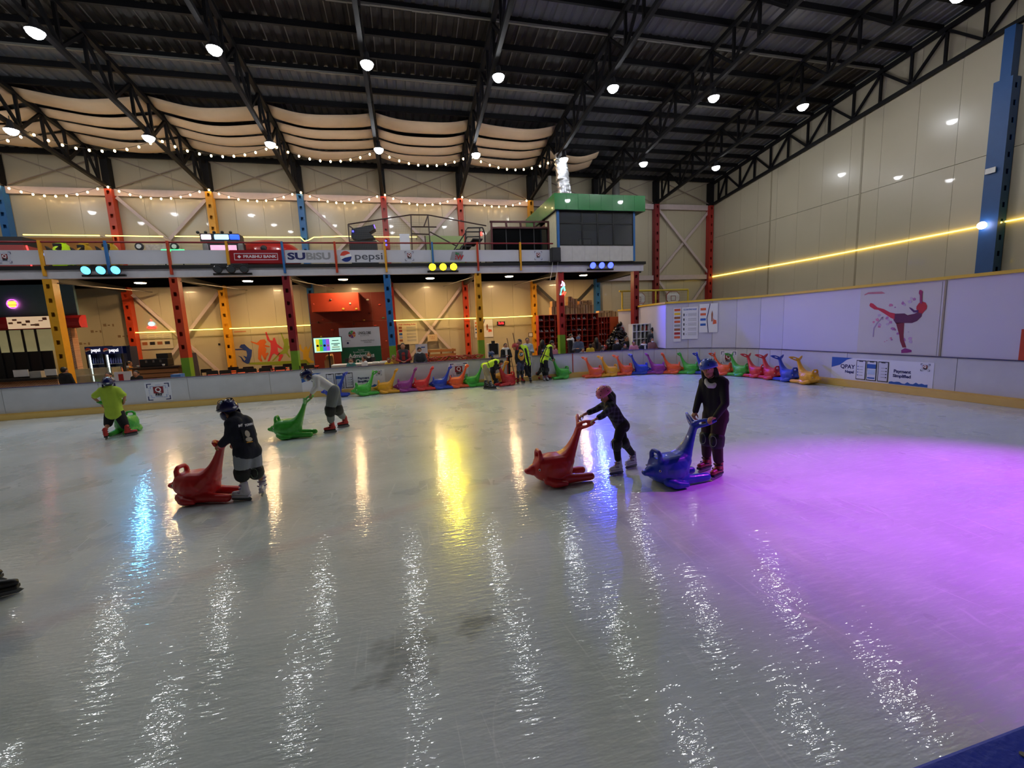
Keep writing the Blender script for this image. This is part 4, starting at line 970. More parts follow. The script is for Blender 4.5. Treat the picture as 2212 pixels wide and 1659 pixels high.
# --- child in the denim jacket
O4, S4 = (360, 760), 4.609
J = joints(O4, S4, 6.02, head=(612, 580, .03), neck=(690, 655), shL=(645, 715, -.10), shR=(790, 700, .08), elL=(622, 845, -.10), elR=(850, 830, .14), wrL=(552, 915, -.06), haL=(500, 935, -.06), wrR=(700, 905, .26), haR=(655, 915, .28),
           hipL=(752, 1000, -.07), hipR=(855, 985, .06), knL=(755, 1205, -.05), knR=(882, 1190, .05))
feet(J, O4, S4, .20, .84, L=(755, 1480, -.85, .25), R=(960, 1415, .15, -.9))
t, sh = figure('child in a navy helmet and dark denim jacket seen from behind', J, .86, .215, (-.78, .55, -.28), cNAVY, cJEANS, leg=1.12, baggy=.022, helmet=('hockey', mHNAVY), grip=True, pads=True, skate_c=WHT_SK, top_t=.034, hem=.005)
bk = Vector((.62, -.78, 0)).normalized(); sdv = Vector((.78, .62, 0)); shm = (J['shL']+J['shR'])/2; hpm = (J['hipL']+J['hipR'])/2; ax = (shm-hpm).normalized(); sdv = (J['shR']-J['shL']).normalized(); bk = sdv.cross(ax).normalized(); bk = bk if bk.y < 0 else -bk; pc = lerp(shm, hpm, .47)+bk*.124
sfj = Surf(pc-sdv*.045, sdv, ax, t, .006)
pt = sfj.rect('back_patch', -.07, -.09, .07, .09, mat('patch_black', (14, 14, 18), .8), 1); sfj.disc('patch_print', 0, .03, .035, mat('patch_cream', (200, 190, 170), .8), 2, 12, parent=pt, rb=.045); sfj.disc('patch_print', 0, -.045, .05, mat('patch_cream', (200, 190, 170), .8), 2, 12, parent=pt, rb=.03); sfj.rect('patch_print', -.045, -.088, .045, -.075, cORANGE, 2, parent=pt)
sfj.text('INT', -.055, .145, .04, mWP, 1, bold=.002); sfj.text('TOWN', .065, .145, .04, mWP, 1, bold=.002)
# --- child in the white blouse
J = joints(O4, S4, 9.55, head=(1400, 238), neck=(1462, 262), shL=(1500, 268, -.12), shR=(1480, 262, .12), elL=(1500, 350, -.20), elR=(1478, 345, .18), wrL=(1440, 418, -.14), haL=(1418, 452, -.14), wrR=(1438, 415, .14), haR=(1415, 448, .14),
           hipL=(1665, 385, -.07), hipR=(1665, 375, .07), knL=(1628, 580, -.07), knR=(1698, 572, .05))
feet(J, O4, S4, .20, .9, L=(1630, 806, -.9, -.2), R=(1760, 752, -.9, -.35))
figure('child in a navy helmet, white blouse and baggy grey trousers pushing a green aid', J, .86, .205, (-.82, -.05, -.58), cWHITE, cGREY, leg=1.72, sleeve=1.8, baggy=.035, helmet=('hockey', mHNAVY), grip=True, pads=True, skate_c=RED_SK, mask=True)
# --- child in the yellow shirt
O6, S6 = (160, 760), 8.296
J = joints(O6, S6, 11.35, head=(612, 560, .02), neck=(632, 655), shL=(500, 690), shR=(775, 690), elL=(340, 815, -.05), elR=(905, 800, -.05), wrL=(480, 925, .05), haL=(530, 965, .10), wrR=(895, 905, .05), haR=(855, 935, .10),
           hipL=(650, 1085), hipR=(800, 1085), knL=(612, 1290, .03), knR=(915, 1330, .02))
feet(J, O6, S6, .20, .85, L=(590, 1560, -.35, .9), R=(1025, 1500, .75, .6))
figure('child in a navy helmet, lime yellow shirt and black shorts, hands on hips', J, .82, .215, (-.45, .88, .0), cLIME, cBLACK, sleeve=.75, leg=1.0, baggy=.022, helmet=('hockey', mHNAVY), pads=False, skate_c=RED_SK, top_t=.034, hem=.05, hand_n=dict(L=(0, -1, 0), R=(0, -1, 0)))

# --- stewards and children at the gate
O7, S7 = (1030, 700), 9.217
J = joints(O7, S7, 14.55, head=(478, 775), neck=(415, 745), shL=(375, 745, .15), shR=(375, 760, -.15), elL=(430, 880, .18), elR=(375, 900, -.16), wrL=(455, 850, .1), haL=(480, 815, .1), wrR=(430, 860, -.1), haR=(465, 830, -.1),
           hipL=(150, 830, .08), hipR=(165, 845, -.08), knL=(185, 1030, .08), knR=(240, 1035, -.06))
feet(J, O7, S7, .20, 1, L=(215, 1290, .9, -.3), R=(310, 1300, .9, -.35))
t, sh = figure('steward in a neon vest and khaki trousers bending over a red aid', J, 1.0, .22, (.8, -.1, -.6), cBLACK, cKHAKI, voxel=.014, cv=.018, leg=1.9, vest=cNEON, skate_c=BLK_SK, grip=True, detail=False, mask=True)
J = joints(O7, S7, 15.0, head=(290, 610), neck=(310, 690), shL=(345, 720, .1), shR=(290, 730, -.1), elL=(400, 820, .15), elR=(300, 850, -.1), wrL=(440, 880, .1), haL=(470, 890, .1), wrR=(340, 960, -.1), haR=(350, 990, -.1), hipL=(330, 940, .07), hipR=(310, 945, -.07), knL=(345, 1080, .05), knR=(340, 1090, -.05))
J['anL'] = Vector((J['knL'].x+.05, 15.05, .2)); J['toeL'] = J['anL']+Vector((.16, -.05, -.14)); J['anR'] = Vector((J['knR'].x+.12, 14.9, .2)); J['toeR'] = J['anR']+Vector((.16, -.05, -.14))
figure('child in a blue helmet half hidden behind the bending steward', J, .85, .2, (.8, .3, -.2), cNAVY, cBLACK, voxel=.014, cv=.018, leg=1.9, skate_c=BLK_SK, helmet=('hockey', mat('helmet_slate', (50, 64, 120), .3)), detail=False)
J = joints(O7, S7, 14.75, head=(768, 462), neck=(800, 520), shL=(790, 555, -.08), shR=(900, 550, .10), elL=(775, 680, -.12), elR=(930, 680, .1), wrL=(790, 780, -.1), haL=(795, 830, -.1), wrR=(935, 790, .08), haR=(935, 830, .06), hipL=(825, 790, -.07), hipR=(900, 790, .07), knL=(830, 960, -.05), knR=(905, 960, .06))
feet(J, O7, S7, .2, .9, L=(820, 1185, -.4, -.8), R=(920, 1170, .3, -.9))
t, sh = figure('child in a red helmet and amber-black bib waiting by the gate', J, .88, .22, (-.85, -.2, -.1), cBLACK, cBJEAN, voxel=.014, cv=.018, leg=1.8, helmet=('hockey', mHRED), vest=None, pads=True, skate_c=RED_SK, detail=False)
hp_ = (J['shL']+J['shR'])/2
obj('bib', MB().ell(hp_+Vector((0, -.05, -.13)), (.175, .125, .22), 16, 10), cORANGE, t, True)
sfb = Surf(pY(1030+885/9.217, 700+605/9.217, 14.52), (1, 0, 0), (0, 0, 1), t, .006); sfb.disc('bib_emblem', 0, 0, .075, cBLACK, 1, 16); sfb.text('CIT', 0, 0, .10, mWP, 2, bold=.003)
J = joints(O7, S7, 15.1, head=(848, 365), neck=(880, 440), shL=(860, 480, -.05), shR=(985, 475, .12), elL=(930, 600, -.2), elR=(1020, 620, .1), wrL=(950, 740, -.2), haL=(950, 790, -.2), wrR=(1030, 760, .05), haR=(1030, 800, .05), hipL=(945, 790, -.08), hipR=(1030, 790, .08), knL=(1000, 960, -.06), knR=(1050, 960, .06))
feet(J, O7, S7, .2, 1, L=(1070, 1165, -.1, -.9), R=(1020, 1120, -.5, -.8))
figure('steward with black hair and a neon vest standing behind the child in the red helmet', J, 1.0, .225, (-.8, -.4, -.1), cBLACK, cBLACK, voxel=.014, cv=.018, leg=1.9, vest=cNEON, skate_c=BLK_SK, detail=False)
J = joints(O7, S7, 14.95, head=(1490, 385), neck=(1455, 440), shL=(1430, 460, .14), shR=(1470, 475, -.14), elL=(1490, 600, .16), elR=(1480, 610, -.18), wrL=(1515, 690, .1), haL=(1525, 715, .08), wrR=(1510, 690, -.1), haR=(1522, 712, -.08), hipL=(1310, 730, .08), hipR=(1365, 740, -.08), knL=(1290, 900, .1), knR=(1395, 910, -.06))
feet(J, O7, S7, .2, 1, L=(1215, 1115, .2, -.9), R=(1420, 1110, .9, -.25))
t, sh = figure('steward in a neon vest and black trousers pushing a green aid', J, 1.0, .22, (.8, -.1, -.5), cBLACK, cBLACK, voxel=.014, cv=.018, leg=1.9, vest=cNEON, skate_c=RED_SK, grip=True, detail=False, pads=True)
sfv = Surf(pY(1030+1385/9.217, 700+470/9.217, 14.78), (1, 0, -.25), (.25, 0, 1), t, .006); sfv.text('QUICK', 0, 0, .085, mINK, 1, bold=.003)
J = joints(O7, S7, 15.35, head=(1335, 560), neck=(1335, 640), shL=(1290, 665), shR=(1380, 665), elL=(1280, 770), elR=(1390, 770), wrL=(1300, 850), haL=(1310, 880), wrR=(1370, 850), haR=(1360, 880), hipL=(1310, 830), hipR=(1360, 830), knL=(1320, 950), knR=(1350, 950))
J['anL'] = Vector((J['knL'].x, 15.3, .2)); J['toeL'] = J['anL']+Vector((0, -.17, -.14)); J['anR'] = Vector((J['knR'].x+.06, 15.3, .2)); J['toeR'] = J['anR']+Vector((.02, -.17, -.14))
figure('small child with white skates hidden behind the steward pushing a green aid', J, .72, .2, (.3, -.9, -.1), cBLACK, cBLACK, voxel=.016, cv=.02, leg=1.9, skate_c=WHT_SK, detail=False, helmet=('hockey', mHNAVY))
# ================================================================== UNDER THE GALLERY
class Z:
    """a crop of the photograph: origin and scale; turns crop positions into metres on a depth plane"""
    def __init__(s, x, y, k): s.x, s.y, s.k = x, y, k
    def p(s, x, y, Y): return pY(s.x+x/s.k, s.y+y/s.k, Y)
    def r(s, x0, y0, x1, y1, Y):
        xm, ym = (x0+x1)/2, (y0+y1)/2
        return s.p(x0, ym, Y).x, s.p(xm, y1, Y).z, s.p(x1, ym, Y).x, s.p(xm, y0, Y).z
    def box(s, x0, y0, x1, y1, Y, d=.02):
        a, b, c, e = s.r(x0, y0, x1, y1, Y); return MB().box(a, Y, b, c, Y+d, e)
zA, zB, zC, zD = Z(0, 600, 6.637), Z(270, 640, 5.267), Z(660, 600, 7.373), Z(1140, 600, 6.9125)
zE, zF, zG, zH = Z(0, 480, 6.144), Z(340, 480, 6.144), Z(740, 440, 4.608), Z(1840, 600, 9.217)
def rz(zz, x0, y0, x1, y1, Y, z0=None, z1=None, d=.02, x0m=None):
    a, b, c, e = zz.r(x0, y0, x1, y1, Y); return MB().box(a if x0m is None else x0m, Y, b if z0 is None else z0, c, Y+d, e if z1 is None else z1)
def brick_mat(n, c1, c2, mortar, sc):
    m = bpy.data.materials.new(n); m.use_nodes = True; nt = m.node_tree; b = nt.nodes['Principled BSDF']; t = nt.nodes.new('ShaderNodeTexBrick'); tc = nt.nodes.new('ShaderNodeTexCoord'); mp = nt.nodes.new('ShaderNodeMapping')
    mp.inputs['Rotation'].default_value = (math.pi/2, 0, 0); nt.links.new(tc.outputs['Object'], mp.inputs[0]); nt.links.new(mp.outputs[0], t.inputs['Vector'])
    t.inputs['Color1'].default_value = rgb(*c1); t.inputs['Color2'].default_value = rgb(*c2); t.inputs['Mortar'].default_value = rgb(*mortar); t.inputs['Scale'].default_value = sc
    t.inputs['Mortar Size'].default_value = .03; nt.links.new(t.outputs[0], b.inputs['Base Color']); b.inputs['Roughness'].default_value = .8
    return m
mBRICK = brick_mat('small_brick', (150, 96, 66), (176, 120, 84), (206, 186, 156), 6.5)
mWOOD = mat('warm_wood', (150, 100, 60), .6, var=.25, scale=5, stretch=(1, 1, 8)); mDWOOD = mat('dark_wood', (62, 42, 32), .55, var=.2)
mCARD = mat('cardboard', (176, 138, 92), .8, var=.1)
# ---- burger counter
kx = zA.p(1130, 600, 19.6).x
k_ = thing('burger_kiosk', 'burger kiosk with a rounded red canopy and dark windows', 'kiosk', (-14, 19.6, -.03))
zt = 4.45
obj('upper_wall', MB().box(-21.5, 20.0, 3.05, kx-.25, 20.1, zt), mat('slate_wall', (84, 116, 130), .6), k_)
zc0, zc1 = zA.p(990, 715, 19.6).z, zA.p(990, 530, 19.6).z
mb = MB(); prof = [(0, 0), (-.32, 0), (-.40, .08), (-.42, .22), (-.36, .38), (-.22, .48), (0, .5)]; sc = (zc1-zc0)/.5
n = len(prof)
for xx in (-21.5, kx): mb.v += [(xx, 20.0+a, zc0+b*sc) for a, b in prof]
mb.f = [(i, (i+1) % n, n+(i+1) % n, n+i) for i in range(n)]+[tuple(range(n))[::-1], tuple(range(n, 2*n))]
obj('canopy', mb, mat('canopy_red', (178, 30, 34), .4, coat=.3), k_)
x0, x1 = zA.p(110, 600, 19.55).x, zA.p(730, 600, 19.55).x
mbd = obj('menu_board', MB().box(x0, 19.5, zc0+.02, x1, 19.56, zc1-.03), mat('menu_lit', (240, 205, 165), .5, var=.05, emit=.55), k_)
random.seed(11)
for i in range(9):
    xx = lerp(x0, x1, .08+.1*i); zz = lerp(zc0, zc1, random.uniform(.25, .75)); obj('menu_picture', MB().rbox((xx, 19.495, zz), (.13, .006, random.uniform(.03, .10))), mBRN if i % 3 else mat('print_tan', (190, 140, 100), .5, var=0), mbd)
zw0, zw1 = zA.p(400, 1060, 19.9).z, zA.p(400, 745, 19.9).z
mGLW = mat('kiosk_glass_lit', (186, 176, 128), .2, var=.25, scale=2, emit=.25)
for i, (a, b) in enumerate(((-420, -220), (-200, -60), (-30, 105), (140, 315), (350, 505), (545, 760))):
    xa, xb = zA.p(a-8, 900, 19.95).x, zA.p(b+12, 900, 19.95).x
    obj('pane', MB().box(xa, 19.95, zw0, xb, 19.98, zw1), mGLW, k_); obj('mullion', MB().box(xb, 19.93, .9, xb+.07, 20.0, zw1), mBLACK, k_)
obj('dark_opening', MB().box(-21.5, 19.97, .9, zA.p(760, 1200, 19.97).x, 20.05, zw0), mat('kiosk_dark', (18, 16, 18), .4), k_)
obj('window_head', MB().box(-21.5, 19.88, zw1, kx-.3, 20.0, zc0), mDWOOD, k_)
obj('brick_pillar', MB().box(zA.p(880, 900, 19.8).x, 19.8, -.03, zA.p(1040, 900, 19.8).x, 20.1, zc0), mBRICK, k_)
obj('counter_front', MB().box(-21.5, 18.75, -.03, zA.p(830, 1480, 18.75).x, 18.85, .95), mBRICK, k_)
obj('counter_top', MB().box(-21.5, 18.65, .95, zA.p(830, 1430, 18.7).x, 19.4, 1.03), mBLACK, k_)
for (a, b, c_, d_, lab) in ((190, 1320, 405, 1420, 'small framed price card standing on the burger counter'), (640, 1310, 810, 1400, 'open menu leaflet standing on the burger counter')):
    one('price_card', zA.box(a, b, c_, d_, 18.85, .03), mWHITE, lab, 'card')
one('receipt_printer', zA.box(420, 1340, 590, 1440, 18.9, .2), mat('grey_plastic', (170, 168, 162), .5), 'pale grey till printer on the burger counter', 'printer')
nb_ = thing('burger_neon', 'round pink and yellow neon burger sign on the slate wall', 'neon sign', tuple(zA.p(175, 370, 19.98)))
c = zA.p(175, 375, 19.95); R_ = .16
obj('neon_ring', MB().tube([c+Vector((R_*math.cos(a), 0, R_*math.sin(a))) for a in [2*math.pi*i/24 for i in range(24)]], .014, 6, closed=True), mat('neon_pink', (240, 60, 220), .4, var=0, emit=6), nb_)
for dz, ww, cc in ((.07, .09, (255, 210, 40)), (.01, .11, (255, 200, 40)), (-.04, .10, (255, 90, 30)), (-.09, .08, (255, 200, 60))): obj('neon_bun', MB().cap(c+Vector((-ww, -.01, dz)), c+Vector((ww, -.01, dz)), .022), mat('neon_%d' % cc[1], cc, .4, var=0, emit=5), nb_)
# ---- shelf ornaments drawn on the cream wall
for i, (x, y) in enumerate(((1560, 680), (1380, 770), (1215, 945), (1770, 840))):
    th = thing('wall_decal', ['small dark cup-and-word decal highest on the cream wall', 'small dark cup-and-word decal in the middle of the cream wall', 'small dark cup-and-word decal just above the drinks fridges', 'small dark teapot decal beside the orange-red column'][i], 'decal', tuple(zA.p(x, y, YW-.01)))
    for dx, ww, hh in ((-60, 40, 34), (0, 30, 16), (60, 22, 36)): obj('decal_mark', zA.box(x+dx-ww/2, y-hh/2, x+dx+ww/2, y+hh/2, YW-.008, .006), mat('decal_tan', (136, 112, 84), .6, var=.3, scale=30), th)
# ---- fridges
mFRG = mat('fridge_navy', (26, 34, 66), .4); bott = []
for (a, b, lab) in ((1235, 1500, 'glass door drinks fridge with green bottles on its lowest shelf'), (1490, 1760, 'glass door drinks fridge with orange bottles, beside the orange-red column')):
    Yf = 20.6; X0, z0, X1, z1 = zA.r(a, 985, b, 1310, Yf); z0 -= .75
    f_ = thing('drinks_fridge', lab, 'fridge', ((X0+X1)/2, Yf, -.03))
    obj('cabinet', MB().box(X0, Yf+.08, -.03, X0+.04, Yf+.6, z1).box(X1-.04, Yf+.08, -.03, X1, Yf+.6, z1).box(X0+.04, Yf+.56, -.03, X1-.04, Yf+.6, z1).box(X0+.04, Yf+.08, -.03, X1-.04, Yf+.56, .35), mFRG, f_)
    hd = obj('header', MB().box(X0, Yf, z1-.30, X1, Yf+.6, z1), mat('fridge_header', (24, 40, 96), .4, emit=.12), f_)
    sf = Surf((X0, Yf, z1-.15), XP, (0, 0, 1), hd); ww = X1-X0; pepsi(sf, ww*.18, .0, .10); sf.text('pepsi', ww*.58, 0, .20, mat('lit_white', (240, 245, 255), .4, var=0, emit=1.2), 1, width=ww*.5, bold=.004)
    mGLO = mat('fridge_glow', (225, 240, 235), .5, var=0, emit=5.0)
    obj('light_strip', MB().box(X0+.05, Yf+.1, .45, X0+.075, Yf+.13, z1-.33), mGLO, f_); obj('light_strip', MB().box(X1-.075, Yf+.1, .45, X1-.05, Yf+.13, z1-.33), mGLO, f_)
    obj('door_frame', MB().box(X0, Yf, .3, X0+.05, Yf+.06, z1-.3).box(X1-.05, Yf, .3, X1, Yf+.06, z1-.3).box(X0, Yf, .3, X1, Yf+.06, .38), mBLACK, f_)
    hz = [z1-.3-(z1-.3-.4)*q for q in (.30, .60, .93)]
    for j, hh in enumerate(hz):
        obj('shelf', MB().box(X0+.05, Yf+.12, hh-.02, X1-.05, Yf+.5, hh), mat('shelf_white', (220, 225, 225), .4), f_)
        for q in range(6): bott.append((lerp(X0+.12, X1-.12, q/5), Yf+.2, hh, (j, a > 1400)))
BC = {(0, False): (50, 60, 110), (1, False): (150, 50, 70), (2, False): (40, 190, 80), (0, True): (90, 90, 150), (1, True): (230, 120, 60), (2, True): (190, 220, 160)}
bm_ = MB().lathe([(.028, 0), (.03, .02), (.03, .14), (.012, .19), (.012, .22), (.014, .235)], 8).mesh('bottle', True); bcol = {}
for (x, y, z, key) in bott:
    o = link('drink_bottle', bm_); o.location = (x, y, z); 
    if not bm_.materials: bm_.materials.append(None)
    o.material_slots[0].link = 'OBJECT'; o.material_slots[0].material = mat('bottle_%d_%d' % (key[0], key[1]), BC[key], .25, var=0)
    tag(o, ['dark', 'red', 'green'][key[0]]+' drink bottle in the fridge with green bottles' if not key[1] else ['grey', 'orange', 'pale'][key[0]]+' drink bottle in the fridge beside the orange-red column', 'bottle', 'bottles in the drinks fridges')
one('vending_panel', rz(zA, 1750, 985, 1870, 1200, 20.9, z0=-.03, d=.5), mFRG, 'plain navy cooler cabinet beside the glass fridges', 'cooler')
dc = thing('display_counter', 'glass cake display counter with a white front panel', 'counter', (-9.3, 18.6, -.03))
X0, _, X1, zt_ = zA.r(1080, 1300, 1620, 1500, 18.6)
obj('glass_case', MB().box(X0, 18.6, .75, X1, 19.1, zt_), mat('case_glass', (170, 176, 150), .1, var=.2, alpha=.55), dc); obj('base', MB().box(X0, 18.6, -.03, X1, 19.1, .75), mDWOOD, dc); obj('case_shelf', MB().box(X0+.02, 18.62, 1.0, X1-.02, 19.08, 1.02), mWHITE, dc)
pp = obj('front_panel', rz(zA, 1640, 1345, 1890, 1510, 18.5, z0=-.03, d=.05), mPAPER, dc); obj('red_emblem', zA.box(1700, 1380, 1770, 1480, 18.49, .008), mRED, pp)
# ---- coffee bar
cb = thing('coffee_bar', 'coffee bar counter fronted with brown wooden slats', 'counter', (-7.6, 18.9, -.03))
X0, _, X1, zt_ = zB.r(60, 800, 640, 930, 18.9)
obj('worktop', MB().box(X0, 18.85, zt_-.06, X1, 19.5, zt_), mDWOOD, cb)
for i in range(6): obj('slat', MB().box(X0+.05, 18.9, .1+.17*i, X1-.1, 18.93, .24+.17*i), mWOOD, cb)
obj('carcass', MB().box(X0+.05, 18.94, -.03, X1-.1, 19.45, zt_-.06), mDWOOD, cb)
cm = thing('coffee_machine', 'black espresso machine with a grinder on the coffee bar', 'coffee machine', (-7.3, 19.1, zt_))
X0, z0, X1, z1 = zB.r(175, 710, 500, 795, 19.05); obj('body', MB().rbox(((X0+X1)/2, 19.2, (zt_+z1)/2), (X1-X0, .45, z1-zt_), bev=.03), mBLACK, cm)
X2, _, X3, z2 = zB.r(355, 650, 490, 720, 19.05); obj('grinder', MB().box(X2, 19.05, z1, X3, 19.35, z2), mBLACK, cm)
for q in range(3): obj('group_head', MB().cyl((lerp(X0, X1, .25+.25*q), 18.98, z1-.05), (lerp(X0, X1, .25+.25*q), 18.98, z1-.14), .035, None, 10), mBLADE, cm)
for x, y in ((435, 760), (150, 790), (35, 820)):
    g = zB.p(x, y, 18.93); cu = MB().lathe([(.03, 0), (.045, .07), (.045, .08), (.038, .075)], 12, (g.x, 18.93, zt_)); one('paper_cup', cu, mWHITE, {435: 'white cup standing before the espresso machine', 150: 'white cup at the end of the coffee bar', 35: 'white cup near the drinks fridges on the coffee bar'}[x], 'cup', smooth=True)
ne = thing('cup_neon', 'small blue and red neon sign above the coffee bar', 'neon sign', tuple(zB.p(300, 330, YW-.05)))
c = zB.p(300, 315, YW-.03); obj('neon_cup', MB().ell(c, (.12, .02, .09)), mat('neon_cyan', (120, 215, 255), .4, var=0, emit=4), ne, True); obj('neon_saucer', MB().tube([c+Vector((.17*math.cos(a), -.01, -.15+.05*math.sin(a))) for a in [2*math.pi*i/16 for i in range(16)]], .018, 6, closed=True), mat('neon_red', (255, 60, 50), .4, var=0, emit=3), ne); obj('neon_steam', MB().tube([c+Vector((0, 0, .1)), c+Vector((.02, 0, .15)), c+Vector((-.01, 0, .2))], .014, 6), mat('neon_red', (255, 60, 50)), ne)
def flat_poster(name, label, zz, x0, y0, x1, y1, Y, material, t=.012):
    a, b, c_, d_ = zz.r(x0, y0, x1, y1, Y)
    th, sf = poster_on(name, label, 'poster', ((a+c_)/2, Y, (b+d_)/2), XP, c_-a, d_-b, material, t); return th, sf, c_-a, d_-b
th, sf, w_, h_ = flat_poster('menu_poster', 'grey printed coffee menu board on the cream wall', zB, 180, 425, 545, 600, YW-.02, mat('newsprint', (196, 190, 178), .6, var=.08, scale=20))
for i in range(4):
    sf.rect('photo_block', -w_*.46+w_*.235*i, -h_*.22, -w_*.30+w_*.235*i, -h_*.02, mINK if i % 2 else mBRN, 1)
    for j in range(3): sf.rect('text_line', -w_*.46+w_*.235*i, h_*(.38-.13*j), -w_*.28+w_*.235*i, h_*(.41-.13*j), mGREY, 1)
# ---- dancer mural on the wall
mu = thing('dancer_mural', 'wall mural of five coloured jumping dancer silhouettes', 'mural', tuple(zB.p(1700, 760, YW)))
def mural(zz, pts, col, nm='silhouette', Y=YW-.006, par=None, t=.005):
    obj(nm, MB().plate([zz.p(x, y, Y) for x, y in pts][::-1], (0, -1, 0), t), mat('mural_%d_%d_%d' % col, col, .5, var=.18, scale=3), par or mu)
mural(zB, [(1250, 600), (1300, 598), (1345, 600), (1300, 580), (1320, 550), (1360, 545), (1385, 570), (1420, 600), (1445, 610), (1440, 680), (1415, 765), (1390, 768), (1340, 740), (1320, 700), (1285, 675), (1325, 690), (1360, 735), (1375, 715), (1345, 675), (1385, 690), (1390, 660), (1380, 620), (1345, 610), (1260, 612)], (40, 66, 140))
mural(zB, [(1430, 510), (1500, 530), (1540, 495), (1590, 490), (1610, 520), (1590, 550), (1650, 570), (1645, 580), (1590, 575), (1610, 600), (1600, 650), (1620, 640), (1635, 650), (1605, 690), (1605, 715), (1590, 725), (1570, 690), (1555, 660), (1545, 700), (1565, 740), (1548, 745), (1515, 715), (1515, 620), (1525, 560), (1490, 545), (1432, 522)], (216, 104, 44))
mural(zB, [(1595, 410), (1612, 405), (1625, 440), (1650, 500), (1680, 505), (1685, 475), (1705, 470), (1715, 500), (1730, 540), (1800, 600), (1790, 605), (1735, 580), (1740, 630), (1800, 670), (1765, 740), (1740, 735), (1755, 690), (1700, 650), (1680, 660), (1645, 740), (1622, 740), (1650, 660), (1660, 600), (1655, 530), (1620, 500)], (206, 62, 74))
mural(zB, [(1770, 415), (1780, 415), (1815, 490), (1840, 475), (1860, 490), (1860, 560), (1920, 580), (1860, 600), (1850, 640), (1880, 690), (1870, 700), (1830, 650), (1760, 665), (1690, 735), (1670, 735), (1740, 660), (1800, 610), (1810, 540)], (140, 160, 60))
mural(zB, [(1980, 560), (2000, 545), (2010, 600), (2035, 610), (2045, 575), (2070, 570), (2080, 610), (2125, 530), (2135, 530), (2095, 640), (2090, 690), (2120, 730), (2160, 745), (2150, 758), (2080, 760), (2030, 730), (2025, 640), (1990, 610)], (214, 172, 50))
mural(zB, [(1410, 755), (1870, 735), (2060, 720), (2100, 760), (2100, 790), (1410, 775)], (140, 158, 50), 'grass_band')
mural(zB, [(1240, 398), (1375, 392), (1378, 405), (1240, 412)], (170, 110, 90), 'logo_banner')
for x in (0,): one('wall_switch', zB.box(1060, 535, 1082, 558, YW-.02, .02), mBLACK, 'small black switch box on the cream wall', 'switch')
# ---- café tables and chairs
mTBL = mat('table_red', (176, 44, 36), .4); TW_ = 1.0
def cafe_table(x, y, label):
    t = thing('cafe_table', label, 'table', (x, y, -.03), 'red café tables')
    obj('table_top', MB().rbox((x, y, .765), (TW_, .6, .04), bev=.01), mTBL, t)
    for a in (-1, 1):
        for b in (-1, 1): obj('leg', MB().box(x+a*(TW_/2-.06)-.02, y+b*.24-.02, -.03, x+a*(TW_/2-.06)+.02, y+b*.24+.02, .745), mBLACK, t)
def cafe_chair(x, y, label, rot=0):
    t = thing('cafe_chair', label, 'chair', (x, y, -.03), 'black café chairs by the red tables', local=True, rz=rot)
    obj('seat', MB().rbox((0, 0, .45), (.40, .40, .04), bev=.01), mTBL, t)
    for a in (-1, 1):
        obj('leg', MB().box(a*.18-.015, -.18-.015, 0, a*.18+.015, -.18+.015, .45), mBLACK, t); obj('leg', MB().box(a*.18-.015, .18-.015, 0, a*.18+.015, .18+.015, .98), mBLACK, t)
    obj('backrest', MB().box(-.18, .17, .86, .18, .2, 1.0), mBLACK, t); obj('back_rail', MB().box(-.18, .172, .68, .18, .195, .72), mBLACK, t)
for i, (px, Y) in enumerate(((515, 19.9), (590, 19.9), (660, 19.9), (478, 18.6), (548, 18.6), (618, 18.6))):
    g = pY(px, 795, Y); cafe_table(g.x, Y, 'red topped café table, %s from the coffee bar, %s' % (('first', 'second', 'third')[i % 3], 'in the row by the mural' if Y > 19 else 'in the row behind the far boards'))
for i, (px, Y) in enumerate(((440, 19.0), (462, 18.1), (490, 18.0), (518, 18.0), (545, 17.95), (575, 17.95), (602, 17.95), (640, 18.0), (670, 18.1), (500, 19.3), (540, 19.3), (580, 19.3), (620, 19.4), (655, 19.4))):
    g = pY(px, 795, Y); cafe_chair(g.x, Y, 'black framed café chair, %s from the coffee bar, %s' % (('nearest', 'first', 'second', 'third', 'fourth', 'fifth', 'sixth', 'seventh', 'eighth', 'first', 'second', 'third', 'fourth', 'fifth')[i], 'between the rows of red tables' if Y > 18.9 else 'close behind the far boards'), math.pi if i % 3 else 0)
one('blue_crate', rz(zB, 520, 888, 635, 960, 17.2, z0=-.03, d=.3), mat('crate_blue', (70, 120, 190), .5), 'tall pale blue plastic bin at the green column base', 'bin')
ls = thing('leaning_boards', 'dark blue and brown boards leaning beside the green column base', 'boards', tuple(zB.p(780, 900, 18.6)))
for a, cc in ((735, mat('board_blue', (40, 66, 96), .5)), (775, mDWOOD)):
    p0, p1 = zB.p(a, 645, 18.9), zB.p(a+75, 950, 18.5); obj('board', MB().bar((p0.x, 18.9, p0.z), (p1.x, 18.5, .0), .18, .03), cc, ls)
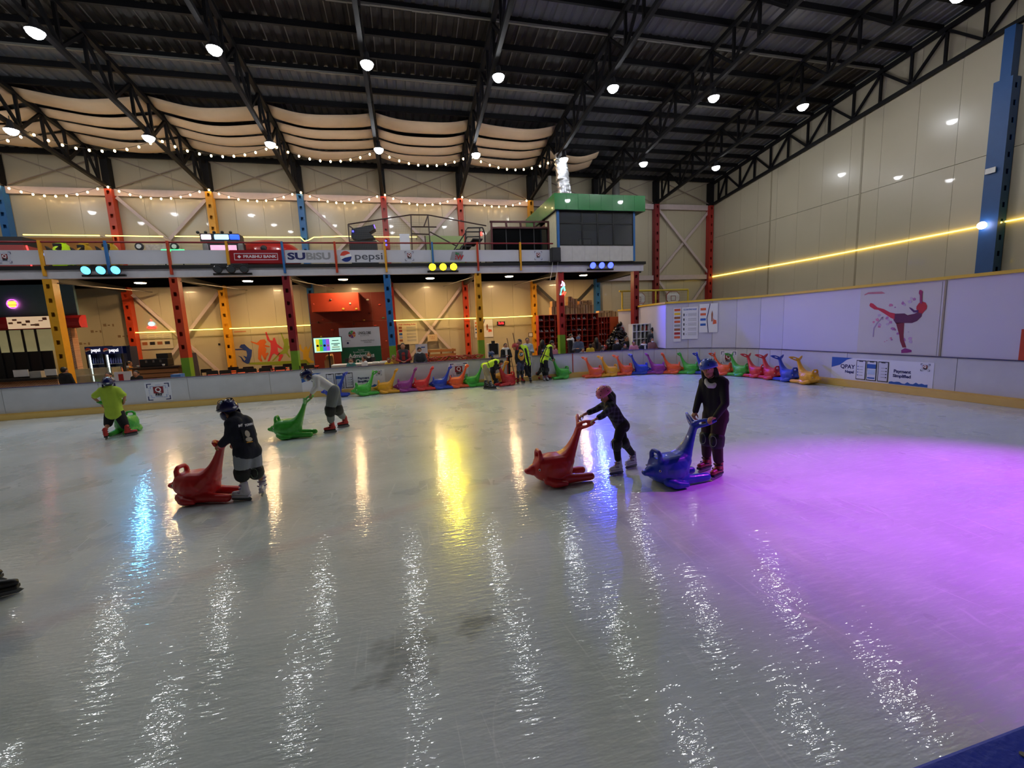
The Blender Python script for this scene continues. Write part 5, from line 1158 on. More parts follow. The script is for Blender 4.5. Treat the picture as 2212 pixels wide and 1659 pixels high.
# ---- climbing wall
cl = thing('climbing_wall', 'red plywood climbing wall with an overhanging orange block', 'climbing wall', tuple(zC.p(700, 1400, 21.4)))
mCL = mat('climb_red', (104, 26, 15), .6, var=.12, scale=3); mCLO = mat('climb_orange', (150, 46, 20), .55, var=.1, scale=3)
X0, z0, X1, z1 = zC.r(90, 235, 1400, 1400, 21.4)
for i in range(4):
    for j in range(3):
        a, b = lerp(X0, X1, i/4), lerp(X0, X1, (i+1)/4); c_, d_ = lerp(-.03, z1, j/3), lerp(-.03, z1, (j+1)/3)
        obj('wall_sheet', MB().box(a+.003, 21.4, c_+.003, b-.003, 21.46, d_-.003), mCL, cl)
Xa, za, Xb, zb_ = zC.r(85, 240, 850, 535, 20.7)
obj('overhang', MB().plate([(Xa, 20.7, za), (Xb, 20.7, za), (Xb, 20.7, zb_), (Xa, 20.7, zb_)], (0, 1, 0), .7), mCLO, cl)
mHOLD = [mat('hold_%d' % i, c_, .5, var=0) for i, c_ in enumerate(((190, 170, 60), (180, 60, 50), (60, 120, 80), (200, 190, 180), (70, 40, 40)))]
random.seed(5)
for (x, y, Yh) in [(400, 350, 20.68), (130, 420, 20.68), (600, 495, 20.68), (710, 410, 20.68), (810, 495, 20.68), (280, 665, 21.38), (425, 830, 21.38), (770, 735, 21.38), (930, 675, 21.38), (1110, 760, 21.38), (1030, 560, 21.38), (200, 710, 21.38), (1180, 430, 21.38), (990, 350, 21.38), (1285, 1005, 21.38), (1240, 640, 21.38), (250, 940, 21.38), (1180, 1180, 21.38)]:
    g = zC.p(x, y, Yh); obj('climbing_hold', MB().ell(g, (random.uniform(.03, .07), .03, random.uniform(.025, .05)), 8, 6), random.choice(mHOLD), cl, True)
# ---- screen, banner
tv = thing('display_screen', 'lit flat screen on a pole showing coloured stripes', 'screen', tuple(zC.p(360, 1400, 18.9)))
p0, p1, p2 = zC.p(122, 968, 18.9), zC.p(560, 945, 18.9), zC.p(585, 1168, 18.9); X0, z0, X1, z1 = zC.r(135, 955, 572, 1183, 18.9)
obj('bezel', MB().box(X0-.03, 18.9, z0-.03, X1+.03, 18.96, z1+.03), mBLACK, tv); sf = Surf(((X0+X1)/2, 18.9, (z0+z1)/2), XP, (0, 0, 1), tv); w_, h_ = X1-X0, z1-z0
def lit(n, c_, e): return mat('lit_'+n, c_, .4, var=0, emit=e)
sf.rect('screen', -w_/2, -h_/2, w_/2, h_/2, lit('mint', (190, 245, 225), .9), 1)
for i, c_ in enumerate(((220, 200, 40), (70, 190, 60), (60, 120, 220), (150, 80, 210))):
    sf.rect('stripe', -w_*.43+w_*.125*i, -h_*.42, -w_*.43+w_*.125*(i+1), h_*.42, lit('str%d' % i, c_, .9), 2); sf.disc('stripe_figure', -w_*.37+w_*.125*i, -.02, .05, mINK if i % 2 == 0 else mWP, 3, 10)
for j, (yy, ww) in enumerate(((.28, .12), (.06, .16), (-.04, .08), (-.18, .14), (-.34, .16))): sf.rect('screen_text', w_*.29-w_*ww, h_*yy-.012, w_*.29+w_*ww, h_*yy+.018, mYEL if j == 3 else mINK, 2)
obj('pole', MB().cyl(((X0+X1)/2, 18.95, -.03), ((X0+X1)/2, 18.95, z0), .03), mBLACK, tv); obj('foot', MB().box((X0+X1)/2-.3, 18.75, -.03, (X0+X1)/2+.3, 19.15, .0), mBLACK, tv)
X0, z0, X1, z1 = zC.r(555, 790, 1200, 1400, 19.3); w_ = X1-X0; H_ = z1-.05
bn = thing('school_banner', 'tall roll-up school banner, white above and green below', 'banner', ((X0+X1)/2, 19.3, -.03))
zs = zC.p(880, 1098, 19.3).z
obj('white_half', MB().box(X0, 19.3, zs, X1, 19.32, z1), mPAPER, bn); obj('green_half', MB().box(X0, 19.3, .08, X1, 19.32, zs), mat('banner_green', (22, 100, 66), .5, var=.04), bn); obj('stand', MB().box(X0, 19.22, -.03, X1, 19.4, .08), mDARK, bn)
sf = Surf(((X0+X1)/2, 19.3, zs), XP, (0, 0, 1), bn); hh = z1-zs
for i, c_ in enumerate(((200, 60, 50), (90, 150, 60), (60, 120, 90), (150, 50, 60), (120, 60, 130), (220, 130, 60))):
    a0 = math.pi/3*i; sf.poly('emblem_facet', [(-w_*.19, hh*.66)]+[(-w_*.19+.15*math.cos(a0+q), hh*.66+.16*math.sin(a0+q)) for q in (.06, .5, .98)], mat('facet_%d' % i, c_, .5, var=0), 1)
sf.text('UNIGLOBE', w_*.12, hh*.70, .16, mINK, 1, width=w_*.32, bold=.004); sf.text('SCHOOL', w_*.12, hh*.575, .09, mGREY, 1, width=w_*.22)
sf.rect('small_print', -w_*.36, hh*.33, -w_*.24, hh*.35, mGREY, 1); sf.disc('small_seal', -w_*.31, hh*.22, .045, mNAVY, 1); sf.text('Academic Excellence\nScholarship', w_*.18, hh*.27, .075, mINK, 1, width=w_*.34)
sf.text('Session\nExcellence Program', 0, -hh*.22, .085, mWP, 1, width=w_*.40); sf.text('Admissions\nOpen', 0, -hh*.62, .25, mWP, 1, width=w_*.64, bold=.006)
# info table and cartons
tb_ = thing('info_table', 'white information desk behind the far boards', 'desk', (-.9, 17.2, -.03))
X0, _, X1, zt_ = zC.r(430, 1370, 1310, 1440, 17.3); obj('desk_top', MB().rbox(((X0+X1)/2, 17.3, zt_), (X1-X0, .6, .05), bev=.01), mWHITE, tb_); obj('modesty_panel', MB().box(X0, 17.05, .05, X1, 17.08, zt_-.02), mWHITE, tb_)
for a in (X0+.05, X1-.05): obj('leg', MB().box(a-.03, 17.1, -.03, a+.03, 17.5, zt_-.02), mWHITE, tb_)
for (x0, y0, x1, y1, lab) in ((630, 1280, 790, 1370, 'black computer monitor behind the masked person in teal'), (1050, 1265, 1115, 1360, 'black monitor edge behind the person in the white shirt')):
    X0, z0, X1, z1 = zC.r(x0, y0, x1, y1, 17.5); o = thing('monitor', lab, 'monitor', ((X0+X1)/2, 17.5, zt_+.025)); obj('screen_back', MB().box(X0, 17.5, max(z0, zt_+.08), X1, 17.54, z1), mBLACK, o); obj('stand', MB().box((X0+X1)/2-.04, 17.5, zt_+.025, (X0+X1)/2+.04, 17.54, max(z0, zt_+.08)), mBLACK, o)
for (x0, y0, x1, y1) in ((1065, 1340, 1160, 1370), (1180, 1330, 1290, 1365)): one('laptop', rz(zC, x0, y0, x1, y1, 17.05, z0=zt_+.025, d=.25), mWHITE, 'white laptop lid beside the masked desk clerk' if x0 < 1100 else 'white laptop lid beside the child in yellow', 'laptop')
pk = thing('paper_bundle', 'brown paper wrapped bundle standing before the climbing wall', 'bundle', tuple(zC.p(390, 1400, 19.0)))
for q, (x0, y0, x1, y1) in enumerate(((330, 1230, 450, 1440), (300, 1310, 400, 1440), (350, 1215, 430, 1300))): X0, z0, X1, z1 = zC.r(x0, y0, x1, y1, 19.35+.03*q); zl = -.03 if q < 2 else z0; obj('wrapped_roll', MB().rbox(((X0+X1)/2, 19.4+.1*q, (zl+z1)/2), (X1-X0, .25, z1-zl), bev=.06), mCARD, pk)
# ---- posters and bits to the climbing wall's side
th, sf, w_, h_ = flat_poster('rules_poster', 'climbing rules poster with small pictures, left of the crossed braces'.replace(', left of', ' beside'), zC, 1465, 720, 1785, 1060, YW-.02, mat('poster_cream', (214, 206, 180), .6, var=.05))
sf.text('Wall Climbing Rules', 0, h_*.43, h_*.075, mRED, 1, width=w_*.86, bold=.003)
for j in range(5): sf.rect('picture', -w_*.42, h_*(.24-.15*j), -w_*.26, h_*(.34-.15*j), (mBRN, mRED, mSKYB, mLB, mBRN)[j], 1); [sf.rect('text_line', -w_*.04, h_*(.31-.15*j-.035*q), w_*.42, h_*(.325-.15*j-.035*q), mGREY, 1) for q in range(3)]
th, sf, w_, h_ = flat_poster('public_notice', 'small notice sheet between the crossed braces', zC, 1945, 900, 2100, 1010, YW-.24, mat('poster_tan', (200, 176, 140), .6))
sf.text('PUBLIC\nVIEW', 0, 0, h_*.28, mBRN, 1, width=w_*.6)
th, sf, w_, h_ = flat_poster('counter_sign', 'white and orange sign board behind the person in black', zC, 1760, 1055, 1945, 1330, 18.4, mPAPER); sf.rect('orange_field', -w_/2, -h_/2, w_/2, -h_*.05, mORG, 1); sf.rect('word', -w_*.05, h_*.28, w_*.3, h_*.34, mSKYB, 1); obj('leg', MB().box(sf.o.x-.3, 18.41, -.03, sf.o.x-.26, 18.44, sf.o.z).box(sf.o.x+.26, 18.41, -.03, sf.o.x+.3, 18.44, sf.o.z), mDARK, th)
one('wooden_cupboard', rz(zC, 1470, 1065, 1660, 1340, 18.6, z0=-.03, d=.5), mDWOOD, 'dark brown cupboard behind the person in the red and black top', 'cupboard')
be = thing('slatted_bench', 'yellow-brown slatted bench against the cream wall', 'bench', tuple(zC.p(2060, 1340, 21.5)))
X0, _, X1, _ = zC.r(1930, 1200, 2400, 1300, 21.5)
for q in range(4): obj('slat', MB().box(X0, 21.5, .35+.22*q, X1, 21.54, .47+.22*q), mWOOD, be)
for q in (.1, .5, .9): obj('upright', MB().box(lerp(X0, X1, q)-.04, 21.55, -.03, lerp(X0, X1, q)+.04, 21.62, 1.15), mWOOD, be)
random.seed(9)
for i in range(16):       # tangled red and green climbing ropes
    px = 915+i*8; g = pY(px, 775, 17.2+.05*(i % 3)); pts = [Vector((g.x+.25*math.sin(q*.9+i), g.y+.06*math.cos(q*1.7+i), .95+.10*math.sin(q*1.3+i*1.7))) for q in range(12)]
    one('climbing_rope', MB().tube(pts, .018, 6), (mPAINT['redder'], mPAINT['red'], mat('rope_olive', (140, 130, 60), .7))[i % 3], ('dark red', 'orange-red', 'olive')[i % 3]+' rope loop heaped behind the far boards', 'rope', 'rope loops heaped behind the boards')
rs = thing('rope_shelf', 'low brown shelf carrying the heaped ropes', 'shelf', (2.2, 17.3, -.03)); obj('shelf_top', MB().box(pY(905, 775, 17.2).x, 16.9, .80, pY(1046, 775, 17.2).x, 17.55, .84), mWOOD, rs); [obj('leg', MB().box(xx-.03, 17.0, -.03, xx+.03, 17.06, .80), mWOOD, rs) for xx in (pY(915, 775, 17.2).x, pY(1040, 775, 17.2).x)]
# ---- skating rules posters beside the gate
zK = Z(1030, 700, 9.217)
def aid_poster(sf, w_, h_):
    sf.poly('curve', [(-w_*.02, -h_*.5), (w_*.02, -h_*.5), (-w_*.06, 0), (w_*.10, h_*.5), (w_*.06, h_*.5), (-w_*.10, 0)], mNAVY, 1)
    for j, cc in enumerate((mORG, mORG, mSKYB, mSKYB)): sf.rect('text_block', -w_*.44, h_*(.28-.18*j), -w_*.14, h_*(.36-.18*j), cc, 1)
    sf.poly('skater_picture', [(w_*.16, -h_*.12), (w_*.22, -h_*.12), (w_*.24, h_*.14), (w_*.20, h_*.26), (w_*.15, h_*.14)], mBRN, 1); sf.poly('aid_picture', [(w_*.24, -h_*.22), (w_*.44, -h_*.20), (w_*.42, -h_*.08), (w_*.3, -h_*.06), (w_*.26, 0)], mORG, 1)
th, sf, w_, h_ = flat_poster('skating_poster', 'poster of a skater with an orange aid on the cream wall by the gate', zK, -55, -90, 320, 262, YW-.02, mPAPER); aid_poster(sf, w_, h_)
ck = thing('led_clock', 'black digital clock with red figures high on the cream wall', 'clock', tuple(zK.p(490, 0, YW-.05)))
obj('case', rz(zK, 405, -52, 560, 20, YW-.06, d=.05), mBLACK, ck); X0, z0, X1, z1 = zK.r(405, -52, 560, 20, YW-.06); sf = Surf(((X0+X1)/2, YW-.06, (z0+z1)/2), XP, (0, 0, 1), ck); sf.text('2:16', 0, 0, .17, mat('led_red', (255, 40, 50), .4, var=0, emit=3), 1, bold=.006)
sp = thing('air_cooler', 'portable air cooler with a black grille and cream case by the gate', 'air cooler', tuple(zK.p(335, 600, 16.9)))
X0, z0, X1, z1 = zK.r(250, 385, 425, 605, 16.9); obj('case', MB().rbox(((X0+X1)/2, 17.1, (z1-.03)/2), (X1-X0+.1, .34, z1+.03), bev=.03), mat('case_cream', (206, 196, 176), .5), sp); obj('grille', MB().box(X0, 16.91, z0, X1, 16.935, z1), mBLACK, sp)
X2, _, X3, z3 = zK.r(300, 335, 360, 385, 16.95); obj('top_unit', MB().box(X2, 16.95, z1, X3, 17.1, z3), mBLACK, sp)
for x0, y0, x1, y1, lab in ((720, 180, 760, 400, 'thin pole leaning on the wall behind the light-jacket man'), (600, 285, 640, 480, 'thin pole leaning on the wall behind the woman in a scarf')):
    a, b = zK.p(x0, y0, 18.5), zK.p(x1, y1, 18.2); d_ = (b-a); one('leaning_pole', MB().tube([a, a+d_*(a.z/(a.z-b.z))], .018, 6), mDWOOD, lab, 'pole')
fr = thing('wall_frame', 'small dark framed notice beside the yellow column', 'frame', tuple(zK.p(1070, 260, 21.5))); X0, z0, X1, z1 = zK.r(1030, 170, 1115, 260, 21.6); obj('frame', MB().box(X0, 21.6, z0, X1, 21.62, z1), mDWOOD, fr); obj('sheet', MB().box(X0+.03, 21.592, z0+.03, X1-.03, 21.6, z1-.03), mPAPER, fr)
# ---- shoe racks
YR = 19.4
def shoe_rack(zz, x0, y0, x1, y1, cols_, rows, label, side=False):
    X0, z0, X1, z1 = zz.r(x0, y0, x1, y1, YR); t = thing('shoe_rack', label, 'shoe rack', ((X0+X1)/2, YR, -.03)); mR = mat('rack_red', (172, 50, 34), .55); D_ = .42
    obj('back', MB().box(X0, YR+D_, -.03, X1, YR+D_+.02, z1), mat('rack_back', (120, 34, 24), .6), t)
    hh = (z1-z0)/rows; nz = int(z0/hh)+1
    for j in range(-nz, rows+1):
        zz_ = z0+hh*j
        if zz_ > 0: obj('shelf', MB().box(X0, YR, zz_-.02, X1, YR+D_, zz_), mR, t)
    for i in range(cols_+1): xx = lerp(X0, X1, i/cols_); obj('divider', MB().box(xx-.012, YR-.004, -.03, xx+.012, YR+D_, z1), mR, t)
    if side: obj('side_panel', MB().box(X1+.02, YR-.004, -.03, X1+.62, YR+D_, z1), mat('rack_orange', (206, 84, 36), .5), t)
    return X0, z0, X1, z1, hh
r1 = shoe_rack(zD, 165, 545, 1050, 880, 11, 4, 'wide red shoe rack with many pigeonholes under the cartons')
r2 = shoe_rack(zD, 1062, 588, 1228, 940, 4, 4, 'narrow red shoe rack with an orange side panel', True)
sm = blob_shoe = MB().chain([(-.05, 0, .045), (.03, 0, .04), (.11, 0, .03)], [.045, .038, .03], 8).cap((-.05, 0, .05), (-.045, 0, .10), .036, .034, 8).mesh('shoe', True); sm.materials.append(None)
SHC = [mat('shoe_%d' % i, c_, .6, var=.1) for i, c_ in enumerate(((205, 200, 200), (180, 60, 44), (90, 60, 50), (150, 150, 160), (60, 70, 60)))]; SHN = ['white', 'red', 'brown', 'grey', 'dark green']
random.seed(21)
def shoe(x, z, ci, where, y=YR+.05):
    for dx in ((-.05, .05) if 'wide' in where else (-.035, .035)):
        o = link('rental_shoe', sm); o.scale = (1, .8, 1) if 'wide' in where else (.8, .6, .8); o.location = (x+dx, y+.12, z); o.rotation_euler = (0, 0, -math.pi/2+random.uniform(-.2, .2)); o.material_slots[0].link = 'OBJECT'; o.material_slots[0].material = SHC[ci]
        tag(o, '%s rental shoe %s' % (SHN[ci], where), 'shoe', 'shoes in the red racks')
for (i, j, ci) in ((0, 3, 0), (1, 3, 2), (2, 3, 3), (4, 3, 0), (5, 3, 2), (6, 3, 0), (7, 3, 0), (8, 3, 0), (10, 3, 0), (0, 1, 0), (1, 1, 0), (2, 1, 0), (4, 1, 0), (5, 1, 4), (6, 1, 3), (7, 1, 0), (8, 1, 3), (0, 2, 2), (1, 0, 1), (2, 0, 0), (7, 0, 0), (8, 0, 4), (9, 1, 2), (3, 0, 1)):
    shoe(lerp(r1[0], r1[2], (i+.5)/11), r1[1]+r1[4]*j, ci, 'in the %s row of the wide red rack' % ('lowest visible', 'second', 'third', 'top')[j])
for (i, j, ci) in ((0, 3, 1), (1, 3, 0), (2, 3, 1), (3, 3, 1), (0, 2, 1), (1, 2, 1), (2, 2, 2), (0, 1, 0), (1, 1, 0), (2, 1, 0), (1, 0, 0), (2, 0, 1)):
    shoe(lerp(r2[0], r2[2], (i+.5)/4), r2[1]+r2[4]*j, ci, 'in the %s row of the narrow rack' % ('lowest visible', 'second', 'third', 'top')[j])
for n_, (x0, y0, x1, y1) in enumerate(((355, 435, 440, 535), (365, 345, 470, 433), (535, 415, 600, 515), (600, 280, 665, 360), (600, 362, 665, 440), (600, 442, 665, 515), (668, 310, 740, 400), (668, 402, 740, 450), (668, 452, 740, 515), (745, 400, 825, 450), (745, 452, 825, 515), (770, 345, 830, 398), (830, 335, 960, 365), (830, 367, 960, 400), (830, 402, 900, 515), (902, 402, 985, 515), (1055, 524, 1140, 585), (1065, 490, 1220, 520), (1142, 522, 1222, 585), (1225, 490, 1280, 575), (1282, 500, 1338, 575))):
    zb0 = r2[3] if x0 >= 1050 else r1[3]
    X0, z0, X1, z1 = zD.r(x0, y0, x1, y1, YR+.03)
    z0 = max(z0, zb0+.004)
    if y1 >= 510 and x0 < 1050: z0 = zb0+.004
    if y1 >= 575: z0 = zb0+.004
    b_ = thing('carton', 'brown cardboard carton '+('on the narrow rack' if x0 >= 1050 else 'stacked on the wide shoe rack'), 'carton', ((X0+X1)/2, YR, z0), 'cardboard cartons stacked on the shoe racks')
    obj('box', MB().box(X0+.004, YR+.02+.01*(n_ % 3), z0, X1-.004, YR+.40, z1-.004), mat('cardboard_%d' % (n_ % 3), ((204, 164, 112), (188, 148, 100), (214, 176, 124))[n_ % 3], .8, var=.08), b_)
    obj('tape', MB().box((X0+X1)/2-.03, YR+.012+.01*(n_ % 3), z0+.01, (X0+X1)/2+.03, YR+.019+.01*(n_ % 3), z1-.01), mat('box_tape', (140, 104, 66), .4), b_)
# ---- helmets heaped beside the rack
hp = dome(Vector((0, 0, 0)), Matrix.Identity(3), (.125, .15, .125), lambda ph: 1.75, nu=14, nv=6).mesh('helmet', True); hp.materials.append(None)
HC = [mat('pile_helmet_%d' % i, c_, .25, var=.05, coat=.5) for i, c_ in enumerate(((18, 18, 24), (22, 28, 52), (40, 42, 50), (120, 20, 26)))]
random.seed(4); cnt = 0
X0, X1 = pY(1322, 720, 18.7).x, pY(1366, 720, 18.7).x
for j in range(11):
    z = .95+j*.135; left = lerp(X0-.55, X1-.12, j/11)
    x = left+random.uniform(0, .08)
    while x < X1+.25:
        o = link('rental_helmet', hp); o.location = (x, 18.44+random.uniform(-.05, .05)+j*.055, z+random.uniform(-.03, .03)); o.rotation_euler = (random.uniform(-1.2, .6), random.uniform(-.7, .7), random.uniform(0, 6.28)); o.material_slots[0].link = 'OBJECT'
        ci = 0 if random.random() < .62 else (1 if random.random() < .55 else (2 if random.random() < .7 else 3)); o.material_slots[0].material = HC[ci]
        tag(o, '%s rental helmet in the heap beside the maroon column' % ('black', 'navy', 'charcoal', 'dark red')[ci], 'helmet', 'rental helmets heaped beside the column'); x += .235
hbx = thing('helmet_bin', 'low dark stepped bin the rental helmets are heaped on', 'bin', ((X0+X1)/2, 18.9, -.03))
for j in range(4): obj('bin_step', MB().box(lerp(X0-.6, X1-.3, j/4), 18.55+.2*j, -.03, X1+.12, 18.75+.2*j, .80+.36*j), mBLACK, hbx)
# ---- white cubby
X0, z0, X1, z1 = zD.r(1570, 683, 1935, 1010, 16.55); cu = thing('white_cubby', 'white open cubby shelf in front of the hoarding', 'shelf', ((X0+X1)/2, 16.55, -.03))
for i in range(7): xx = lerp(X0, X1, i/6); obj('upright', MB().box(xx-.015, 16.55, -.03, xx+.015, 16.9, z1), mWHITE, cu)
for j in range(5): zz_ = z1-(z1-z0)/3*j; obj('shelf', MB().box(X0, 16.552, zz_-.03, X1, 16.9, zz_), mWHITE, cu)
obj('back', MB().box(X0, 16.9, -.03, X1, 16.92, z1), mat('cubby_back', (160, 156, 160), .6), cu)
for i, j, cc in ((1, 0, mDARK), (2, 0, mBRN), (2, 1, mDARK), (3, 0, mRED), (2, 2, mBRN), (0, 0, mGREY), (5, 0, mRED)): xx = lerp(X0, X1, (i+.5)/6); zz_ = z1-(z1-z0)/3*(j+1); one('stored_bag', MB().rbox((xx, 16.75, zz_+.11), (.14, .2, .22), bev=.04), cc, 'small bag in the white cubby, %s compartment of the %s row' % (('end', 'second', 'third', 'fourth', 'fifth', 'sixth')[i], ('top', 'middle', 'lower')[j]), 'bag')
# ---- basketball game behind the hoarding
YB = 19.2
bk_ = thing('basketball_cage', 'yellow framed net cage of the basketball game', 'basketball cage', (12.5, YB, -.03))
zt_ = zD.p(1640, 195, YB).z; xa, xb, xc = zD.p(1410, 300, YB).x, zD.p(1910, 300, YB).x, pY(1486, 650, YB).x; mYF = mat('frame_yellow', (206, 182, 62), .5)
for xx in (xa, xb, xc): obj('upright', MB().cyl((xx, YB, -.03), (xx, YB, zt_), .04, None, 8), mYF, bk_)
obj('top_bar', MB().cyl((xa-.15, YB, zt_), (xc, YB, zt_), .045, None, 8), mYF, bk_)
ng = MB()
for i in range(40): xx = lerp(xa, xc, i/39); ng.box(xx-.002, YB+.02, 1.0, xx+.002, YB+.024, zt_)
for j in range(20): zz_ = lerp(1.0, zt_, j/19); ng.box(xa, YB+.02, zz_-.002, xc, YB+.024, zz_+.002)
o = obj('net', ng, mat('net_grey', (120, 118, 110), .7), bk_); o['kind'] = 'stuff'
for k, (px, py) in enumerate(((1379, 646), (1454, 643))):
    c = pY(px, py, YB+.15); t = thing('basketball_hoop', ['white backboard with red outline half behind the solid maroon column', 'white backboard with red outline at the open side of the cage'][k], 'hoop', (c.x, YB+.15, c.z-.4)); w_, h_ = .36, .30
    def oct_(k_): return [(c.x+a*w_*k_, c.z+b*h_*k_) for a, b in ((-1, -.35), (-.55, -1), (.55, -1), (1, -.35), (1, .45), (.55, 1), (-.55, 1), (-1, .45))]
    obj('outline', MB().plate([(a, YB+.15, b) for a, b in oct_(1.08)], (0, 1, 0), .03), mat('hoop_red', (140, 26, 40), .5), t); obj('board', MB().plate([(a, YB+.14, b) for a, b in oct_(1.0)], (0, 1, 0), .01), mWP, t)
    for a0, b0, a1, b1 in ((-.14, -.13, -.12, .10), (.12, -.13, .14, .10), (-.14, .08, .14, .10), (-.14, -.15, .14, -.13)): obj('target_line', MB().box(c.x+a0, YB+.132, c.z+b0, c.x+a1, YB+.14, c.z+b1), mat('hoop_red', (140, 26, 40)), t)
    obj('rim', MB().tube([Vector((c.x+.15*math.cos(a), YB-.04+.15*math.sin(a), c.z-.22)) for a in [2*math.pi*i/18 for i in range(18)]], .012, 6, closed=True), mPAINT['red'], t); obj('backstay', MB().box(c.x-.03, YB+.18, c.z-.6, c.x+.03, YB+.24, c.z+.2), mDARK, t)
yb = thing('yellow_beam', 'perforated yellow beam behind the hoarding corner', 'beam', tuple(pY(1530, 655, 17.5))); a, b = pY(1490, 655, 17.0), pY(1568, 650, 16.4); obj('beam', MB().bar((a.x, 17.0, a.z), (b.x+.2, 16.4, b.z+.02), .12, .24), mYF, yb)
for q in (.2, .5, .8): pp = lerp(Vector((a.x, 17.0, a.z)), Vector((b.x+.2, 16.4, b.z)), q); obj('hole', MB().ell(pp+Vector((-.04, -.06, 0)), (.04, .03, .03), 8, 6), mBLACK, yb, True)
# ---- skating rules on the hoarding corner
def ho_at(px, py):
    d = ray(px, py); c0 = Vector((8.05, 11.6, 0)); d2 = Vector((d.x, d.y, 0)).normalized(); r_ = BR+.02; bq = d2.dot(c0); t = bq+math.sqrt(bq*bq-c0.length_squared+r_*r_); h = math.hypot(d.x, d.y); p = CAMP+d*(t/h)
    a = math.atan2(p.y-11.6, p.x-8.05); return p, Vector((math.sin(a), -math.cos(a), 0))
def arc_poster(name, label, x0, y0, x1, y1, material, draw):
    p, u = ho_at((x0+x1)/2, (y0+y1)/2); pl, _ = ho_at(x0, (y0+y1)/2); pr, _ = ho_at(x1, (y0+y1)/2); zb0 = ho_at((x0+x1)/2, y1)[0].z; zt0 = ho_at((x0+x1)/2, y0)[0].z
    w_, h_ = (pr-pl).length, zt0-zb0; n = u.cross(Vector((0, 0, 1)))
    th, sf = poster_on(name, label, 'poster', Vector((p.x, p.y, (zb0+zt0)/2))+n*.035, (pr-pl).normalized()-Vector((0, 0, (pr-pl).normalized().z)), w_, h_, material, .01); draw(sf, w_, h_)
def d_rules(sf, w, h):
    sf.text('ICE SKATING RULES', 0, h*.42, h*.07, mSKYB, 1, width=w*.8, bold=.002)
    for j in range(5): sf.poly('rule_figure', [(-w*.40, h*(.22-.15*j)), (-w*.34, h*(.22-.15*j)), (-w*.33, h*(.30-.15*j)), (-w*.41, h*(.30-.15*j))], mINK, 1); [sf.rect('text_line', -w*.12, h*(.29-.15*j-.035*q), w*.40, h*(.30-.15*j-.035*q), mGREY, 1) for q in range(3)]; sf.text('x' if j % 2 == 0 else '/', -w*.22, h*(.26-.15*j), h*.06, mSKYB, 1)
def d_ads(sf, w, h):
    for j, cc in enumerate((mORG, mYEL, mBRN, mORG, mGREY, mBRN, mRED, mORG)): sf.rect('ad_block', -w*.40, h*(.40-.115*j), w*.40, h*(.47-.115*j), cc, 1)
arc_poster('ad_strip', 'narrow strip of food adverts on the hoarding corner', 1455, 665, 1471, 738, mPAPER, d_ads)
arc_poster('rules_board', 'printed ice skating rules sheet on the hoarding corner', 1473, 663, 1508, 732, mPAPER, d_rules)
arc_poster('aid_poster', 'poster showing a skater with an orange aid on the hoarding', 1511, 656, 1551, 718, mPAPER, aid_poster)
# ---- figure skater mural on the hoarding
XH = BX+.03
fm = thing('skater_mural', 'large poster of a red and purple figure skater on the hoarding', 'poster', (XH, 8.2, .97))
def hx(x, y, o=.0): d = ray(1840+x/9.217, 600+y/9.217); return CAMP+d*((XH-o)/d.x)
a, b = hx(150, 800), hx(1750, 800)
obj('sheet', MB().box(XH-.008, b.y, .975, XH, a.y, 2.70), mat('mural_paper', (196, 192, 190), .45, var=.05, scale=2), fm)
def hm(nm, pts, col, o=.010): obj(nm, MB().plate([hx(x, y, o) for x, y in pts], (-1, 0, 0), .003), mat('skater_%d_%d_%d' % col, col, .5, var=.25, scale=4), fm)
hm('raised_leg', [(350, 545), (375, 500), (425, 515), (510, 590), (640, 625), (760, 690), (860, 710), (850, 830), (780, 800), (660, 720), (530, 640), (450, 630), (370, 580)], (190, 34, 56))
hm('torso', [(850, 715), (1050, 710), (1110, 745), (1250, 715), (1330, 680), (1400, 710), (1390, 770), (1300, 860), (1200, 900), (1040, 900), (880, 915), (830, 840)], (86, 20, 66))
hm('standing_leg', [(880, 900), (1045, 890), (1030, 1130), (1035, 1230), (1085, 1390), (1010, 1390), (960, 1260), (945, 1140)], (120, 16, 40))
hm('skate', [(985, 1500), (985, 1440), (1060, 1400), (1110, 1415), (1190, 1440), (1190, 1480), (1100, 1495)], (130, 30, 110))
hm('head', [(1285, 620), (1290, 570), (1340, 500), (1410, 475), (1470, 495), (1500, 560), (1490, 620), (1440, 670), (1400, 720), (1320, 690)], (180, 24, 40))
hm('raised_arm', [(1355, 510), (1355, 350), (1335, 310), (1345, 250), (1375, 240), (1415, 270), (1405, 330), (1405, 480), (1400, 520)], (150, 30, 90), .0135)
hm('rear_arm', [(1320, 690), (1230, 690), (1160, 620), (1140, 585), (1190, 605), (1250, 650), (1330, 640)], (70, 20, 90), .0135)
random.seed(8)
for i in range(34):
    x, y = random.choice(((700, 900), (1100, 480), (900, 1050), (1150, 1100), (620, 760), (1250, 350), (720, 1230), (480, 900), (1120, 1250), (850, 560))); x += random.uniform(-90, 90); y += random.uniform(-80, 80); r_ = random.uniform(10, 46)
    hm('paint_splash', [(x+r_*random.uniform(.6, 1.2)*math.cos(q), y+r_*random.uniform(.5, 1.0)*math.sin(q)) for q in [2*math.pi*k/9 for k in range(9)]], random.choice(((190, 150, 190), (170, 110, 160), (180, 160, 185), (200, 120, 150))), .0085)
hm('splash_curve', [(620, 770), (640, 780), (520, 900), (450, 1010), (435, 1180), (415, 1180), (430, 1000), (500, 890)], (160, 140, 170), .0085)
hm('logo_ribbon', [(250, 335), (330, 290), (600, 275), (670, 310), (600, 320), (330, 325), (255, 350)], (180, 110, 120), .010)
one('orange_post', MB().box(BX-.02, pX(2208, 740, BX).y-.1, .97, BX+.02, pX(2205, 740, BX).y, 1.6), mPAINT['red'], 'thin orange post at the end of the hoarding', 'post')
